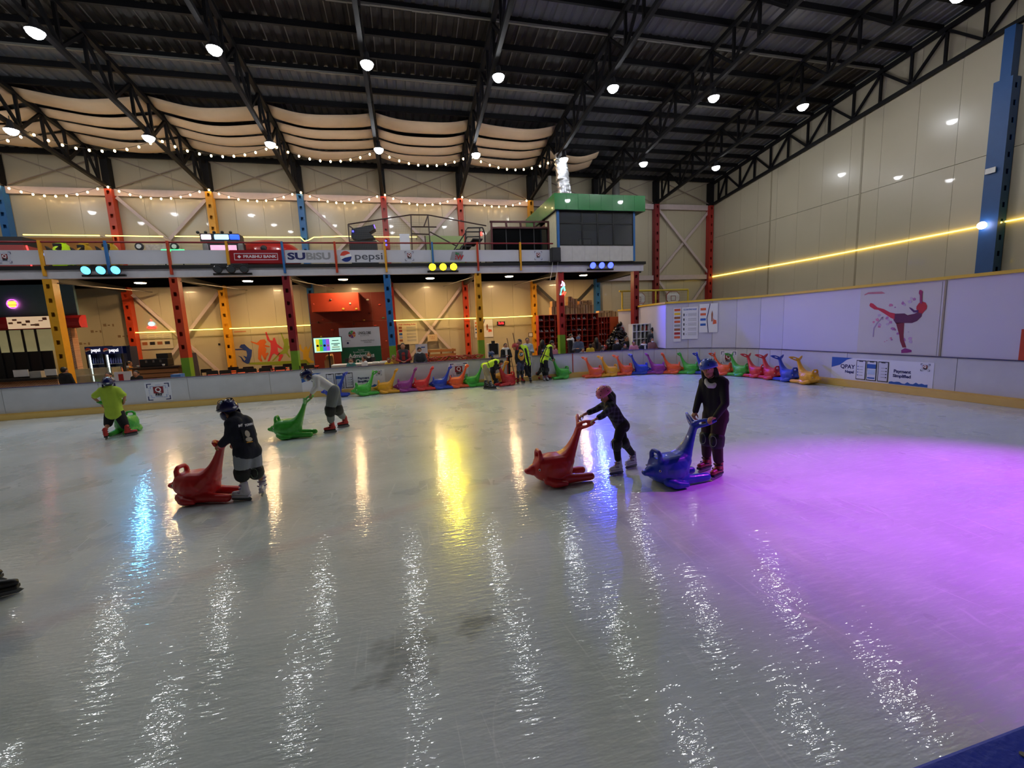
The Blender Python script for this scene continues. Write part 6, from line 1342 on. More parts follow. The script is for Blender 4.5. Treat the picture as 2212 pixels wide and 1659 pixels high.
# ================================================================== ON THE GALLERY AND OVERHEAD
def car(x0, x1, zt_, Y, mm, label, lit_=False, z0=4.72):
    xm = (x0+x1)/2; w_ = x1-x0; t = thing('ride_car', label, 'ride car', (xm, Y, z0)); h = zt_-z0
    mb = MB(); mb.ell((xm, Y+.2, z0+h*.45), (w_*.48, .42, h*.40), 18, 10); mb.cap((xm-w_*.26, Y+.05, z0+h*.48), (xm+w_*.26, Y+.05, z0+h*.48), min(h*.26, w_*.19)); mb.ell((xm, Y+.25, z0+h*.68), (w_*.36, .32, h*.30), 14, 9)
    bo_ = blob('car_body', mb, mm, t, .03, 3)
    for s_ in (-1, 1):
        obj('headlamp', MB().ell((xm+s_*w_*.34, Y-.20, z0+h*.55), (w_*.09, .05, h*.08), 10, 7), lit('car_blue', (110, 170, 255), 1.6) if lit_ else mWHITE, t, True)
        obj('eye_shape', MB().plate([(xm+s_*w_*.10, Y-.10, z0+h*.70), (xm+s_*w_*.30, Y-.10, z0+h*.80), (xm+s_*w_*.24, Y-.10, z0+h*.66)][::s_], (0, -1, 0), .14), mBLACK, t)
        obj('wheel', MB().cyl((xm+s_*w_*.46, Y+.05, z0+.16), (xm+s_*w_*.34, Y+.05, z0+.16), .16, None, 14), mBLACK, t)
    obj('windscreen', MB().rbox((xm, Y+.02, z0+h*.86), (w_*.34, .08, h*.10), bev=.02), mBLACK, t); obj('roof_fin', MB().cap((xm-w_*.18, Y+.2, z0+h*.97), (xm+w_*.18, Y+.2, z0+h*.97), h*.04), mm, t)
Yc = 19.2
X0, _, X1, z1 = zE.r(595, 245, 910, 375, Yc); car(X0, X1, zE.p(735, 240, Yc).z, Yc, mat('car_lime', (170, 210, 20), .3, coat=.5, emit=.15), 'bright lime green ride car with blue lamps on the gallery', True)
X0, _, X1, z1 = zE.r(930, 270, 1200, 375, Yc); car(X0, X1, zE.p(1060, 262, Yc).z, Yc, mat('car_gold', (178, 140, 30), .3, coat=.5), 'mustard yellow ride car next to the lime car')
X0, _, X1, z1 = zE.r(1255, 250, 1540, 375, Yc); car(X0, X1, zE.p(1400, 245, Yc).z, Yc, mat('car_gold', (178, 140, 30)), 'mustard yellow ride car beside the blue railing post')
yb_ = thing('ride_backboard', 'brown-yellow back panel behind the ride cars', 'panel', tuple(zE.p(900, 380, 20.3))); obj('panel', rz(zE, 320, 205, 1500, 380, 20.3, z0=4.72, d=.06), mat('panel_amber', (150, 96, 30), .5), yb_)
rm = thing('pink_ride', 'pink rounded ride with a dark top at the burger end of the gallery', 'ride', tuple(zE.p(150, 380, 18.9))); obj('body', rz(zE, -200, 300, 310, 380, 18.9, z0=4.72, d=.8), mat('ride_pink', (170, 80, 80), .35, coat=.4), rm); obj('top', rz(zE, -200, 190, 300, 300, 18.95, d=.7), mDARK, rm)
one('red_light_stick', MB().tube([zE.p(350, 310, 18.8), zE.p(375, 380, 18.8), Vector((zE.p(385, 400, 18.8).x, 18.8, 4.72))], .022, 8), lit('redstick', (255, 50, 50), 4), 'short glowing red light stick between the rides', 'light stick')
hr = thing('hot_rod_panel', 'panel painted with a white hot rod car and a green light bar', 'ride panel', tuple(zE.p(1990, 380, 19.0)))
for s_ in (0, 1): obj('wheel', MB().cyl(zE.p(1855+s_*467, 325, 19.0)-Vector((0, .05, 0)), zE.p(1855+s_*467, 325, 19.0), .14, None, 18), mDARK, hr); obj('hub', MB().cyl(zE.p(1855+s_*467, 325, 19.0)-Vector((0, .07, 0)), zE.p(1855+s_*467, 325, 19.0)-Vector((0, .05, 0)), .08, None, 14), mWHITE, hr)
obj('car_side', rz(zE, 1930, 295, 2260, 370, 19.02, z0=4.72, d=.06), mat('rod_white', (196, 180, 170), .4, var=.5, scale=14), hr)
a, b = zF.p(55, 375, 18.3), zF.p(355, 375, 18.3); gb = thing('green_light_bar', 'glowing green light bar above the plain white banner', 'light bar', (a.x, 18.3, 4.72)); obj('tube', MB().cyl(a, b, .035, None, 8), lit('greenbar', (40, 255, 110), 5), gb); [obj('stand', MB().cyl((lerp(a, b, q).x, 18.3, 4.72), (lerp(a, b, q).x, 18.3, a.z-.03), .02, None, 6), mDARK, gb) for q in (.1, .9)]
# arcade cabinet
ar = thing('arcade_machine', 'arcade machine with coloured lamps on top and a pink screen', 'arcade machine', tuple(zF.p(850, 380, 18.8)))
X0, _, X1, z1 = zF.r(670, 250, 1090, 380, 18.8); obj('cabinet', MB().box(X0, 18.8, 4.72, X1, 19.5, z1), mDARK, ar); sfz = zF.r(705, 305, 1050, 380, 18.78); obj('screen', MB().box(sfz[0], 18.77, sfz[1], sfz[2], 18.8, sfz[3]), mat('screen_pink', (230, 170, 200), .4, var=.45, scale=7, emit=1.0), ar)
for (x0, x1, c_, nm) in ((575, 710, (225, 190, 210), 'pinklamp'), (750, 945, (150, 200, 255), 'skylamp'), (955, 1080, (40, 80, 255), 'bluelamp')): g = zF.r(x0, 160, x1, 230, 18.8); obj('marquee_lamp', MB().rbox(((g[0]+g[2])/2, 18.85, (g[1]+g[3])/2), (g[2]-g[0], .12, g[3]-g[1]), bev=.04), lit(nm, c_, 2.2), ar)
g = zF.r(570, 235, 1080, 262, 18.82); obj('marquee_base', MB().box(g[0], 18.82, g[1], g[2], 19.4, zF.p(850, 150, 18.82).z), mDARK, ar)
for x in (535, 640, 750, 860, 970): c = zF.p(x, 135, 18.9); obj('ball_finial', MB().ell(c, (.06, .06, .055), 10, 7), mBLACK, ar, True)
for x in (640, 1110): g = zF.p(x, 340, 18.6); obj('side_bolster', MB().cap((g.x, 18.6, g.z-.35), (g.x, 18.6, g.z+.1), .09), mat('bolster_grey', (120, 120, 118), .5), ar, True)
rd = thing('red_dome_ride', 'large round red ride body behind the bank banner', 'ride', tuple(zF.p(1450, 380, 19.8))); c = zF.p(1420, 420, 19.6); blob('dome', MB().ell((c.x, 20.3, c.z), (1.3, .8, zF.p(1420, 190, 19.6).z-c.z), 24, 14).cap((c.x-.3, 20.3, 4.9), (c.x+.3, 20.3, 4.9), .25), mat('dome_red', (168, 26, 30), .3, coat=.4), rd, .05, 3); obj('dark_patch', MB().ell((zF.p(1400, 345, 19.45).x, 19.56, zF.p(1400, 345, 19.5).z), (.13, .06, .13), 10, 7), mDARK, rd, True)
# net cage
cg = thing('net_cage', 'dark steel framed net cage with a sloping roof line', 'cage', tuple(zG.p(460, 460, 19.0))); mCG = mat('cage_brown', (58, 40, 36), .5); Yg = 19.0
def gp(x, y, Y=Yg): return zG.p(x, y, Y)
for a, b in (((55, 205), (680, 110)), ((680, 110), (850, 112)), ((850, 112), (1430, 220)), ((55, 205), (75, 465)), ((680, 110), (692, 465)), ((850, 112), (875, 465)), ((685, 230), (935, 232)), ((690, 300), (860, 305)), ((870, 280), (1130, 420)), ((850, 115), (810, 225)), ((820, 320), (830, 465)), ((60, 215), (105, 250))): obj('cage_bar', MB().cyl(gp(*a), gp(*b), .028, None, 6), mCG, cg)
ng = MB(); 
for i in range(46):
    x = 70+i*17; yt = 205-(x-55)*.152 if x < 680 else 112; a, b = gp(x, yt), gp(x, 465); ng.box(a.x-.002, Yg+.03, b.z, a.x+.002, Yg+.034, a.z)
for j in range(16): zz_ = lerp(gp(300, 465).z, gp(300, 180).z, j/15); ng.box(gp(70, 300).x, Yg+.03, zz_-.002, gp(850, 300).x, Yg+.034, zz_+.002)
o = obj('net', ng, mat('net_dark', (96, 92, 90), .7), cg); o['kind'] = 'stuff'
bt = thing('batting_machine', 'dark angled game machine inside the net cage', 'game machine', tuple(zG.p(200, 460, 19.4)))
obj('hood', MB().plate([gp(90, 250, 19.3), gp(310, 205, 19.3), gp(325, 245, 19.3), gp(260, 285, 19.3), gp(320, 335, 19.3), gp(150, 365, 19.3), gp(85, 330, 19.3)][::-1], (0, 1, 0), .6), mat('machine_dark', (34, 40, 46), .5), bt)
obj('base', MB().box(gp(75, 400, 19.3).x, 19.3, 4.72, gp(340, 400, 19.3).x, 19.9, gp(200, 370, 19.3).z), mDARK, bt)
obj('edge_light', MB().cyl(gp(312, 210, 19.28), gp(325, 245, 19.28), .02, None, 6), lit('violet', (110, 80, 255), 4), bt)
for x, y in ((103, 275), (435, 410), (430, 370)): obj('blue_lamp', MB().ell(gp(x, y, 19.25), (.04, .03, .04), 8, 6), lit('bluedot', (60, 60, 255), 6), bt, True)
one('orange_hoop_cone', MB().plate([gp(315, 340, 18.6), gp(410, 335, 18.6), gp(400, 380, 18.6), gp(380, 385, 18.6)][::-1], (0, 1, 0), .12).bar((gp(390, 380, 18.6).x, 18.66, 4.72), (gp(390, 380, 18.6).x, 18.66, gp(390, 375, 18.6).z), .02, .02), mat('cone_orange', (196, 110, 70), .5), 'small orange fabric funnel behind the yellow railing post', 'funnel')
one('white_sheet', rz(zG, 570, 300, 670, 470, 18.2, z0=4.72, d=.02), mPAPER, 'blank white sheet standing upright on the gallery', 'sheet')
one('green_partition', rz(zG, 835, 320, 1210, 470, 20.6, z0=4.72, d=.06), mat('partition_green', (150, 170, 110), .5), 'low pale green partition behind the gallery stairs', 'partition')
st = thing('arcade_stairs', 'dark steel stair frame with hooped rails', 'stairs', tuple(zG.p(1250, 460, 18.8)))
for pts in ([(1225, 460), (1225, 270), (1245, 240), (1395, 238)], [(1110, 460), (1230, 280), (1400, 280)], [(1180, 460), (1240, 330), (1360, 328)], [(1365, 240), (1365, 460)], [(1395, 240), (1415, 300), (1420, 460)]): obj('rail', MB().tube([gp(x, y, 18.8) for x, y in pts]+([Vector((gp(*pts[-1], 18.8).x, 18.8, 4.72))] if pts[-1][1] == 460 else []), .03, 6), mBLACK, st)
for q in range(4): g = zG.r(1130+q*55, 455-q*35, 1230+q*55, 462-q*35, 18.9); obj('tread', MB().box(g[0], 18.9, g[1], g[2], 19.7, g[1]+.05), mDARK, st)
one('red_signal_lamp', MB().ell(gp(1382, 300, 18.75), (.05, .04, .09), 8, 6), lit('redsig', (255, 60, 50), 5), 'small glowing red lamp on the stair frame', 'lamp', smooth=True)
cb2 = thing('game_cabin', 'black glazed game cabin under a maroon steel frame', 'cabin', tuple(zG.p(1760, 460, 18.7)))
g = zG.r(1490, 245, 2045, 465, 18.7); obj('cabin_front', MB().box(g[0], 18.75, 4.72, g[2], 20.6, g[3]), mat('cabin_black', (10, 12, 14), .12, coat=.5), cb2)
for a, b in (((1465, 180), (2050, 182)), ((1480, 180), (1490, 462)), ((2045, 182), (2058, 462)), ((1625, 185), (1635, 245)), ((1770, 185), (1775, 245)), ((1905, 185), (1908, 245)), ((1490, 240), (2045, 240))): obj('frame_bar', MB().bar(gp(*a, 18.68), gp(*b, 18.68), .07, .09, (0, 1, 0)), mat('frame_maroon', (74, 26, 30), .5), cb2)
for q in range(3): xx = lerp(g[0], g[2], .25+.25*q); obj('mullion', MB().box(xx-.02, 18.735, 4.72, xx+.02, 18.755, g[3]), mDARK, cb2)
ls_ = thing('loudspeaker', 'black loudspeaker on the corner of the gallery beside the booth', 'loudspeaker', tuple(zG.p(2125, 575, 17.5)))
g = zG.r(2082, 435, 2172, 575, 17.45); obj('cabinet', MB().rbox(((g[0]+g[2])/2, 17.58, (g[1]+g[3])/2), (g[2]-g[0], .3, g[3]-g[1]), bev=.02), mBLACK, ls_); obj('grille', MB().box(g[0]+.03, 17.415, g[1]+.04, g[2]-.03, 17.428, g[3]-.04), mDARK, ls_)
for s_ in (0, 1): obj('cable', MB().tube([(lerp(g[0], g[2], .2+.6*s_), 17.6, g[1]), (lerp(g[0], g[2], .1+.6*s_), 17.62, g[1]-.4), (lerp(g[0], g[2], -.1+.6*s_), 17.64, g[1]-.75)], .01, 6), mWHITE, ls_)
rp = thing('hanging_rope', 'looped brown rope on the booth side wall', 'rope', tuple(gp(2090, 170, 18.0))); obj('loop', MB().tube([gp(x, y, 18.9)-Vector((.0, .0, 0)) for x, y in ((2060, 190), (2085, 130), (2095, 170), (2110, 190), (2088, 140), (2075, 185))], .02, 6), mBRN, rp)
# ---- light strips
mSTRIP = mat('strip_glow', (255, 218, 90), .4, var=0, emit=7.0)
def strip(pts, Y, label, r_=.018):
    P = [pY(x, y, Y) for x, y in pts]; t = thing('light_strip', label, 'light strip', tuple(P[0])); obj('tube', MB().tube(P, r_, 6), mSTRIP, t)
    for p in P[-1:]: obj('clip', MB().box(p.x-.02, p.y, p.z-.015, p.x+.02, YW-.001, p.z+.015), mWHITE, t)
strip([(50, 507), (215, 509)], 21.6, 'glowing strip above the ride cars, before the orange-red column'); strip([(228, 509), (352, 511)], 21.6, 'glowing strip between the orange-red column and the brace')
strip([(378, 510.5), (430, 511), (515, 512), (650, 512.5)], 21.6, 'glowing strip behind the arcade machine'); strip([(650, 514), (658, 521), (666, 519), (678, 512.5), (740, 510.5), (815, 512), (900, 512)], 21.55, 'glowing strip sagging past the blue column behind the cage')
strip([(293, 718.5), (378, 716)], 21.85, 'glowing strip above the coffee menu board'); strip([(410, 713), (560, 707.5), (684, 701.5)], 21.85, 'glowing strip above the dancer mural')
strip([(848, 692.5), (960, 689), (1076, 686), (1150, 682.5)], 21.7, 'glowing strip across the crossed braces beside the gate')
one('light_strip', MB().tube([pX(1537, 598, XW-.03), pX(1760, 558, XW-.05), pX(2212, 471, XW-.05), pX(2212, 471, XW-.05)+Vector((0, -9, 0))], .022, 6), mSTRIP, 'long glowing strip running along the cream end wall', 'light strip')
bl = thing('wall_bulb', 'bright round bulb on the end wall strip beside the blue column', 'bulb', tuple(pX(2121, 488, XW-.5))); obj('globe', MB().ell(pX(2121, 487, XW-.5), (.11, .11, .11), 14, 9), mat('bulb_white', (255, 245, 255), .4, var=0, emit=12), bl, True); obj('arm', MB().cyl(pX(2121, 487, XW-.5), pX(2121, 487, XW-.5)+Vector((.35, 0, 0)), .02), mDARK, bl)
# ---- festoon bulbs
mBULB = mat('bulb_warm', (255, 210, 145), .4, var=0, emit=30.0); mBASE = mat('bulb_base', (30, 24, 20), .5)
bg = MB().ell((0, 0, -.055), (.036, .036, .045), 8, 5).mesh('bulb_glass', True); bg.materials.append(mBULB)
bs = MB().lathe([(.018, 0), (.02, -.02), (.015, -.03)], 8).mesh('bulb_base', True); bs.materials.append(mBASE)
def festoon(posts, n_, label, blabel, group):
    for a, b in zip(posts, posts[1:]):
        kk = round((a[0]+.61)/3.655); bay = {-5: 'beyond the burger kiosk', -4: 'over the burger kiosk', -3: 'over the ride cars', -2: 'over the red bank banner', -1: 'over the cola banner', 0: 'over the net cage', 1: 'over the game cabin'}[kk]
        a, b = Vector(a), Vector(b); cab = [lerp(a, b, q/16)-Vector((0, 0, .46*4*(q/16)*(1-q/16))) for q in range(17)]
        one('festoon_cable', MB().tube(cab, .008, 5), mBASE, label+', '+bay, 'cable', group+' cables')
        for i in range(n_):
            q = (i+.25)/n_; p = lerp(a, b, q)-Vector((0, 0, .46*4*q*(1-q)))
            t = thing('festoon_bulb', blabel+', '+bay, 'bulb', tuple(p), group, local=True); link('glass', bg, None, t); link('socket', bs, None, t)
festoon([(XK(k), 18.25, 9.18) for k in range(-5, 3)], 10, 'thin dark cable of the upper festoon', 'warm glowing festoon bulb hung below the cloth drapes', 'upper festoon bulbs')
festoon([(XK(k), YW-.45, 8.62) for k in range(-5, 3)], 10, 'thin dark cable of the lower festoon', 'warm glowing festoon bulb hung along the pale wall girt', 'lower festoon bulbs')
# ---- downlights under the gallery
mDL = mat('downlight', (255, 210, 150), .4, var=0, emit=300.0)
for px, py, lab in ((-90, 618, 'over the burger counter'), (303, 611, 'near the drinks fridges'), (535, 607, 'over the red tables'), (741, 603.5, 'before the climbing wall'), (929, 601, 'over the desk and sign board'), (1100, 597, 'over the rope heap and gate'), (1260, 594.5, 'over the shoe racks')):
    p = pZ(px, py, 4.47); t = thing('downlight', 'warm round downlight under the gallery '+lab, 'downlight', tuple(p)); obj('trim_ring', MB().cyl(p+Vector((0, 0, .03)), p+Vector((0, 0, -.005)), .225, .20, 18), mBLACK, t); obj('lens', MB().cyl(p+Vector((0, 0, -.004)), p+Vector((0, 0, -.02)), .19, .17, 18), mDL, t)
# ---- neon on the red column, laid on the front face
ne = thing('cone_neon', 'cyan, pink and red neon ice cream sign on the red column', 'neon sign', tuple(pY(1216, 640, YM-.06)))
for pts, c_, nm in (([(1211, 637), (1213, 625), (1218, 617), (1220, 628)], (90, 235, 215), 'ncyan'), ([(1213, 617), (1215, 608), (1218, 612), (1219, 618)], (225, 190, 255), 'nlilac'), ([(1214, 636), (1219, 631), (1222, 632), (1219, 637)], (255, 70, 50), 'nred')): obj('neon_tube', MB().tube([pY(x, y, YM-.06) for x, y in pts], .035, 6), lit(nm, c_, 4), ne)
# ---- cloth drapes under the roof
mDR = mat('drape_cloth', (224, 196, 162), .85, var=.08, scale=3, bump=.3, bscale=8)
for k in range(-5, 3):
    t = thing('cloth_drape', ['beige cloth drape swagged in the bay farthest beyond the burger counter', 'beige cloth drape swagged in the bay above the burger counter', 'beige cloth drape swagged in the bay above the arcade rides', 'beige cloth drape swagged in the bay above the red bank banner', 'beige cloth drape swagged in the bay above the cola banner', 'beige cloth drape swagged in the bay above the net cage', 'beige cloth drape swagged in the bay above the game cabin', 'short beige cloth drape swagged behind the foil duct'][k+5], 'drape', (XK(k)+1.8, 19.5, 10))
    for j, (Ya, Yb) in enumerate(((17.7, 18.5), (18.7, 19.3), (19.45, 20.05), (20.2, 20.95))):
        if k == 2 and j < 2: continue
        x0, x1 = XK(k)+.08, XK(k+1)-.08; nu, nv = 14, 6; mb = MB()
        if k == 2: x1 = lerp(x0, x1, .75)
        for u in range(nu+1):
            for v in range(nv+1):
                fu, fv = u/nu, v/nv; Y = lerp(Ya, Yb, fv)
                z = zroof(Y)-.20-.22*4*fu*(1-fu)*(1+.15*math.sin(k*3+j))-.12*math.sin(math.pi*fv)-.02*math.sin(9*fu+k)
                mb.v.append((lerp(x0, x1, fu), Y, z))
        mb.f = [(u*(nv+1)+v, u*(nv+1)+v+1, (u+1)*(nv+1)+v+1, (u+1)*(nv+1)+v) for u in range(nu) for v in range(nv)]
        o = obj('cloth_strip', mb, mDR, t, True); sd_ = o.modifiers.new('t', 'SOLIDIFY'); sd_.thickness = .006
# ---- foil duct
du = thing('foil_duct', 'crinkled silver foil duct dropping to the green booth roof', 'duct', (6.85, 17.8, 7.54))
mFO = mat('foil', (200, 202, 206), .25, metal=.85, var=.1, bump=1.0, bscale=14)
a, b = pY(1209, 330, 17.9), pY(1220, 416, 17.9); b.z = 7.54
mb = MB(); pts = []; rs_ = []
for i in range(25): q = i/24; pts.append(lerp(a, b, q)+Vector((.02*math.sin(i*1.7), 0, 0))); rs_.append(.25*(1+.05*math.sin(i*2.3))+.05*q)
obj('sleeve', mb.tube(pts, rs_, 20), mFO, du, True); obj('collar', MB().cyl(b+Vector((0, 0, .03)), b, .34, .36, 20), mBLADE, du)
one('flue_pipe', MB().cyl((pY(1186, 350, 21.5).x, 21.5, 9.6), (pY(1186, 350, 21.5).x, 21.5, 7.55), .09, None, 12), mWHITE, 'slim white pipe rising behind the booth beside the foil duct', 'pipe', smooth=True)
one('flue_pipe', MB().cyl((pY(1330, 385, 21.4).x, 21.4, 10.0), (pY(1330, 385, 21.4).x, 21.4, 7.5), .2, None, 14), mat('pipe_grey', (130, 128, 126), .4, metal=.4), 'stubby grey pipe above the booth roof', 'pipe', smooth=True)
one('ceiling_box', MB().rbox(pY(1455, 2, 12.2), (.5, .4, .1), bev=.02), mWHITE, 'flat white box fixed high under the roof', 'box')
# ================================================================== PEOPLE BEHIND THE BOARDS
def stander(label, px, py, Y, look, top, bottom=cBLACK, arms='down', hs=.225, lean=0.0, **k):
    """someone standing with the head at pixel (px, py), depth Y; look = plan direction faced"""
    h = pY(px, py, Y); z0 = -.03; f = Vector((look[0], look[1], 0)).normalized(); r = Vector((f.y, -f.x, 0)); H = max(.75, h.z-z0)+.12; s = H/1.7
    hd = Vector((h.x, h.y, h.z)); bs_ = hd-f*lean; J = {}
    at = lambda a, b, z: bs_+r*a*s+f*b*s+Vector((0, 0, z0+z*s-bs_.z))
    q = lean/max(s, .1)
    J['head'] = hd; J['neck'] = at(0, -.02+q*.9, 1.42); J['shL'] = at(-.165, q*.8, 1.37); J['shR'] = at(.165, q*.8, 1.37); J['hipL'] = at(-.09, 0, .88); J['hipR'] = at(.09, 0, .88)
    for sgn, c in ((-1, 'L'), (1, 'R')):
        if arms == 'down': J['el'+c] = at(sgn*.24, .02, 1.10); J['wr'+c] = at(sgn*.25, .10, .86); J['ha'+c] = at(sgn*.25, .13, .78)
        elif arms == 'rest': J['el'+c] = at(sgn*.25, .10+q*.6, 1.10); J['wr'+c] = at(sgn*.10, .28+q*.6, 1.05); J['ha'+c] = at(sgn*.03, .31+q*.6, 1.04)
        else: J['el'+c] = at(sgn*.23, .08, 1.10); J['wr'+c] = at(sgn*.08, .26, 1.16); J['ha'+c] = at(sgn*.02, .28, 1.18)
        J['kn'+c] = at(sgn*.10, .02, .48); J['an'+c] = at(sgn*.10, 0, .09); J['toe'+c] = at(sgn*.11, .14, .03)
    return figure(label, J, s, hs, (look[0], look[1], k.pop('tilt', -.12)), top, bottom, voxel=.02, cv=.022, detail=k.pop('detail', False), base_z=z0, leg=1.95, **k)
T = (0, -1)
stander('person in black with their back turned at the burger counter', 139, 800, 17.3, (.2, 1), cBLACK)
stander('man in a grey hooded top behind the child in yellow', 234, 812, 16.9, (.1, -1), cloth('hood_grey', (126, 136, 150)), hs=.23)
stander('man in a black jacket with white shoulder stripes by the boards', 294, 808, 16.9, (.1, -1), cBLACK, hs=.23)
stander('worker in mustard leaning at the drinks fridge', 279, 786, 19.9, (.9, .3), cloth('mustard', (170, 120, 50)))
stander('masked person in a teal coat seated at the information desk', 758, 781, 17.0, (.1, -1), cTEAL, mask=True, hs=.23)
stander('person in a white shirt turned towards the masked desk clerk', 787, 776, 16.7, (-.8, -.5), cWHITE)
stander('masked person in black bending behind the white shirt', 797, 768, 18.0, (-.1, -1), cBLACK, mask=True)
stander('small child in a yellow top peeping over the boards', 840, 779, 16.4, T, cYEL, hs=.20)
stander('child in a mustard top behind the smaller yellow child', 850, 772, 16.75, T, cloth('mustard', (170, 120, 50)), hs=.20)
stander('man in a red sweater and black waistcoat leaning on the boards', 870, 748, 16.15, T, cRED, arms='rest', vest=cDGREY, hs=.23)
stander('masked person in a dark padded coat leaning over the boards', 906, 757, 16.15, (.05, -1), cDGREY, arms='rest', mask=True, tilt=-.5, hs=.23)
stander('woman in a white scarf standing at the boards by the gate', 1092, 748, 16.2, T, cBLACK, arms='fold', scarf=True)
stander('man in a pale jacket and glasses walking up to the gate', 1139, 736, 16.7, (-.2, -1), cLBLUE, cDGREY, arms='fold', hs=.23)
D2 = [('long-haired person in black beside the yellow column', 1172, 740, 16.9, (.6, .6), cBLACK, dict(longhair=.2)), ('person in a pink hood behind the neon vest steward', 1196, 750, 16.6, (.3, -1), cPINK, {}),
      ('masked person with a pale scarf before the wide shoe rack', 1233, 727, 17.2, (.7, -.7), cBLACK, dict(mask=True, scarf=True)), ('person in a slate blue top and hat by the green column base', 1249, 732, 16.5, (-.5, -.9), cloth('slate', (74, 84, 110)), dict(arms='fold', cap_=cloth('slate', (74, 84, 110)))),
      ('small child in pale grey below the slate blue person', 1259, 757, 16.2, T, cloth('pale_grey', (150, 150, 160)), dict(hs=.19)), ('child in a bright yellow top before the shoe rack', 1275, 748, 16.9, (.2, 1), cYEL, dict(hs=.2)), ('person with long dark hair at the shoe rack', 1288, 735, 17.0, (.2, 1), cBROWN, dict(longhair=.35)),
      ('person in a black and white flowered top bending by the boards', 1302, 752, 16.3, (.8, -.4), cFLORAL, dict(lean=.15, arms='rest')), ('masked person in black behind the flowered top', 1332, 738, 16.3, (.1, -1), cBLACK, dict(mask=True, hs=.24)), ('small child in grey looking over the boards', 1350, 748, 16.1, T, cDGREY, dict(hs=.19)),
      ('child in a pink jacket leaning beside the small grey child', 1369, 742, 16.1, (-.4, -.8), cPINK, dict(hs=.2, arms='rest')), ('person in a dark hood before the helmet heap', 1353, 732, 16.9, (.2, -1), cBLACK, {}), ('masked child in black and white at the cubby', 1391, 741, 15.98, T, cNAVY, dict(hs=.2, scarf=True)),
      ('masked child in a pink and brown dress with folded arms', 1408, 735, 15.95, T, cloth('dress', (150, 104, 96)), dict(hs=.21, mask=True, arms='rest', longhair=.12)), ('child in a red cap looking sideways over the boards', 1429, 737, 15.85, (-.8, .1), cDGREY, dict(hs=.2, cap_=cRED)), ('man in a checked shirt with his back turned at the cubby', 1410, 713, 16.35, (-.1, 1), cPLAID, dict(hs=.23))]
for lab, px, py, Y, lk, tp, kw in D2: stander(lab, px, py, Y, lk, tp, **kw)
# skater just leaving the frame: a dark boot and blade
g = pZ(-22, 1296, 0)
J = {}
for sgn, c in ((-1, 'L'), (1, 'R')):
    b_ = Vector((g.x-(.0 if c == 'R' else .30), g.y+(.0 if c == 'R' else .25), 0)); f = Vector((.95, .3, 0)).normalized()
    J['an'+c] = b_+Vector((0, 0, .2)); J['toe'+c] = b_+f*.17+Vector((0, 0, .06)); J['kn'+c] = b_+f*.05+Vector((0, 0, .52)); J['hip'+c] = Vector((g.x-.18+sgn*.05, g.y+.12-sgn*.08, .92)); J['sh'+c] = Vector((g.x-.14+sgn*.07, g.y+.12-sgn*.15, 1.40)); J['el'+c] = J['sh'+c]+Vector((-.05, -sgn*.06, -.28)); J['wr'+c] = J['el'+c]+Vector((-.02, 0, -.24)); J['ha'+c] = J['wr'+c]+Vector((0, 0, -.08))
J['neck'] = Vector((g.x-.13, g.y+.12, 1.47)); J['head'] = J['neck']+Vector((.03, .02, .2))
figure('skater at the very edge of the ice, only a dark boot showing', J, 1.0, .225, (.95, .3, 0), cBLACK, cBLACK, voxel=.02, cv=.022, detail=False, leg=1.9, skate_c=(mat('skate_black', (20, 20, 24)), mat('skate_black', (20, 20, 24)), cPAD))
# ================================================================== LAMPS
mLENS = mat('lamp_lens', (248, 251, 255), .3, var=0, emit=LAMP_E)
mHOUS = mat('lamp_housing', (70, 70, 74), .4, metal=.6)
def highbay():
    t = thing('high_bay_lamp', 'round white high bay lamp hanging from a roof truss', 'lamp', (0, 0, 0), 'high bay lamps under the roof trusses', local=True)
    obj('housing', MB().lathe([(.05, .30), (.07, .26), (.08, .14), (.17, .02), (.185, .0), (.175, .0), (.16, .02)], 20), mHOUS, t, True)
    obj('lens', MB().lathe([(.165, .012), (.16, -.03), (.13, -.085), (.08, -.125), (.02, -.14)], 20), mLENS, t, True)
    obj('hook', MB().tube([(0, 0, .3), (0, 0, .42)], .012, 6), mHOUS, t)
    return t
hb = highbay(); first = True
for Y, z in ((17.35, 9.20), (13.03, 9.70), (8.7, 10.22)):
    for k in range(-4, 5):
        if Y < 8 and k % 2: continue
        if Y < 9 and k in (-3, -1, 1): continue
        o = hb if first else copy_tree(hb); first = False
        o.location = (XK(k)+.1, Y, z-.36)
        o['label'] = 'round high bay lamp, %s row from the drapes, on the truss %s' % ({17.35: 'first', 13.03: 'second', 8.7: 'third', 4.4: 'fourth'}[Y], ('beyond the burger kiosk', 'over the burger kiosk', 'over the coffee bar', 'over the dancer mural', 'over the climbing wall', 'over the rope heap', 'over the shoe racks', 'over the booth end', 'over the hoops')[k+4])
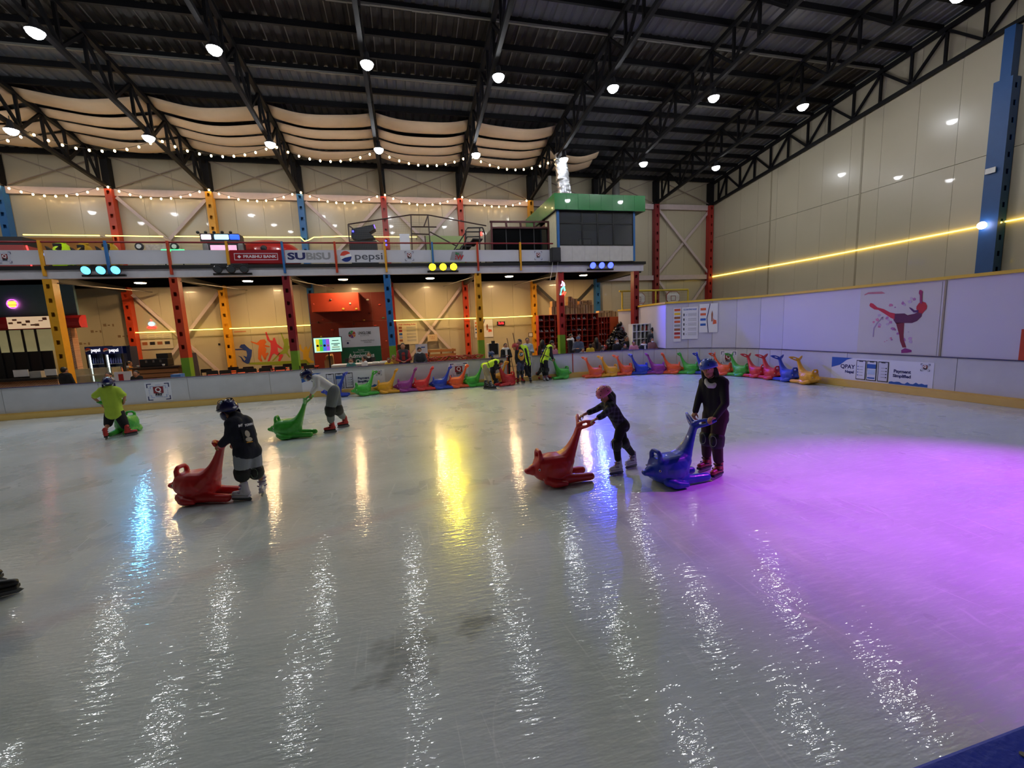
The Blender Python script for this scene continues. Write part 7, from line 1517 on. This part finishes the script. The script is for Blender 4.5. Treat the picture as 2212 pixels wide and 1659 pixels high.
# three-headed floods on the gallery beam
def flood(x, label, col, on=True, strength=60):
    t = thing('flood_light', label, 'flood light', (x, YM-.2, 4.4))
    obj('mount_bar', MB().box(x-.62, YM-.2, 4.40, x+.62, YM-.12, 4.47), mBLACK, t)
    for i in (-1, 0, 1):
        cx = x+i*.42; a = Vector((cx, YM-.2, 4.63)); d = Vector((0, -.85, -.3)).normalized()
        h = obj('lamp_head', MB().tube([a+d*-.06, a+d*.05, a+d*.10, a+d*.115], [.07, .13, .155, .15], 16), mBLACK, t)
        obj('lens', MB().tube([a+d*.117, a+d*.128], [.135, .12], 16), mat('flood_lens_'+label.split()[0], col, .3, var=0, emit=strength) if on else mat('flood_lens_off', (40, 42, 48), .15, coat=.5), h)
        obj('bracket', MB().box(cx-.02, YM-.2, 4.44, cx+.02, YM-.15, 4.6), mBLACK, h)
flood(-9.85, 'cyan-white glowing three-head flood light on the gallery beam', (80, 190, 255), True, 3.6)
flood(-5.95, 'unlit three-head flood light on the gallery beam under the red banner', (40, 42, 48), False)
flood(1.6, 'yellow glowing three-head flood light on the gallery beam', (255, 210, 10), True, 20)
flood(8.5, 'blue glowing three-head flood light below the booth', (50, 62, 255), True, 7)

pf = thing('flood_light', 'single purple flood lamp hung from the roof truss over the hoops', 'flood light', (14.0, 3.4, 10.5))
dv = (Vector((6.4, 3.5, 0))-Vector((14.0, 3.4, 10.45))).normalized(); a = Vector((14.0, 3.4, 10.45))
obj('lamp_head', MB().tube([a-dv*.30, a-dv*.16, a-dv*.13], [.12, .19, .2], 18), mBLACK, pf); obj('bracket', MB().bar(a-dv*.3, (XK(4), 3.4, 10.8), .06, .06), mBLACK, pf)
# ================================================================== FINISH
bake()
S.cycles.use_adaptive_sampling = True; S.cycles.adaptive_threshold = .09
S.cycles.max_bounces = 5; S.cycles.diffuse_bounces = 2; S.cycles.glossy_bounces = 2; S.cycles.transmission_bounces = 4
S.cycles.caustics_reflective = False; S.cycles.caustics_refractive = False
S.cycles.sample_clamp_indirect = 4.0
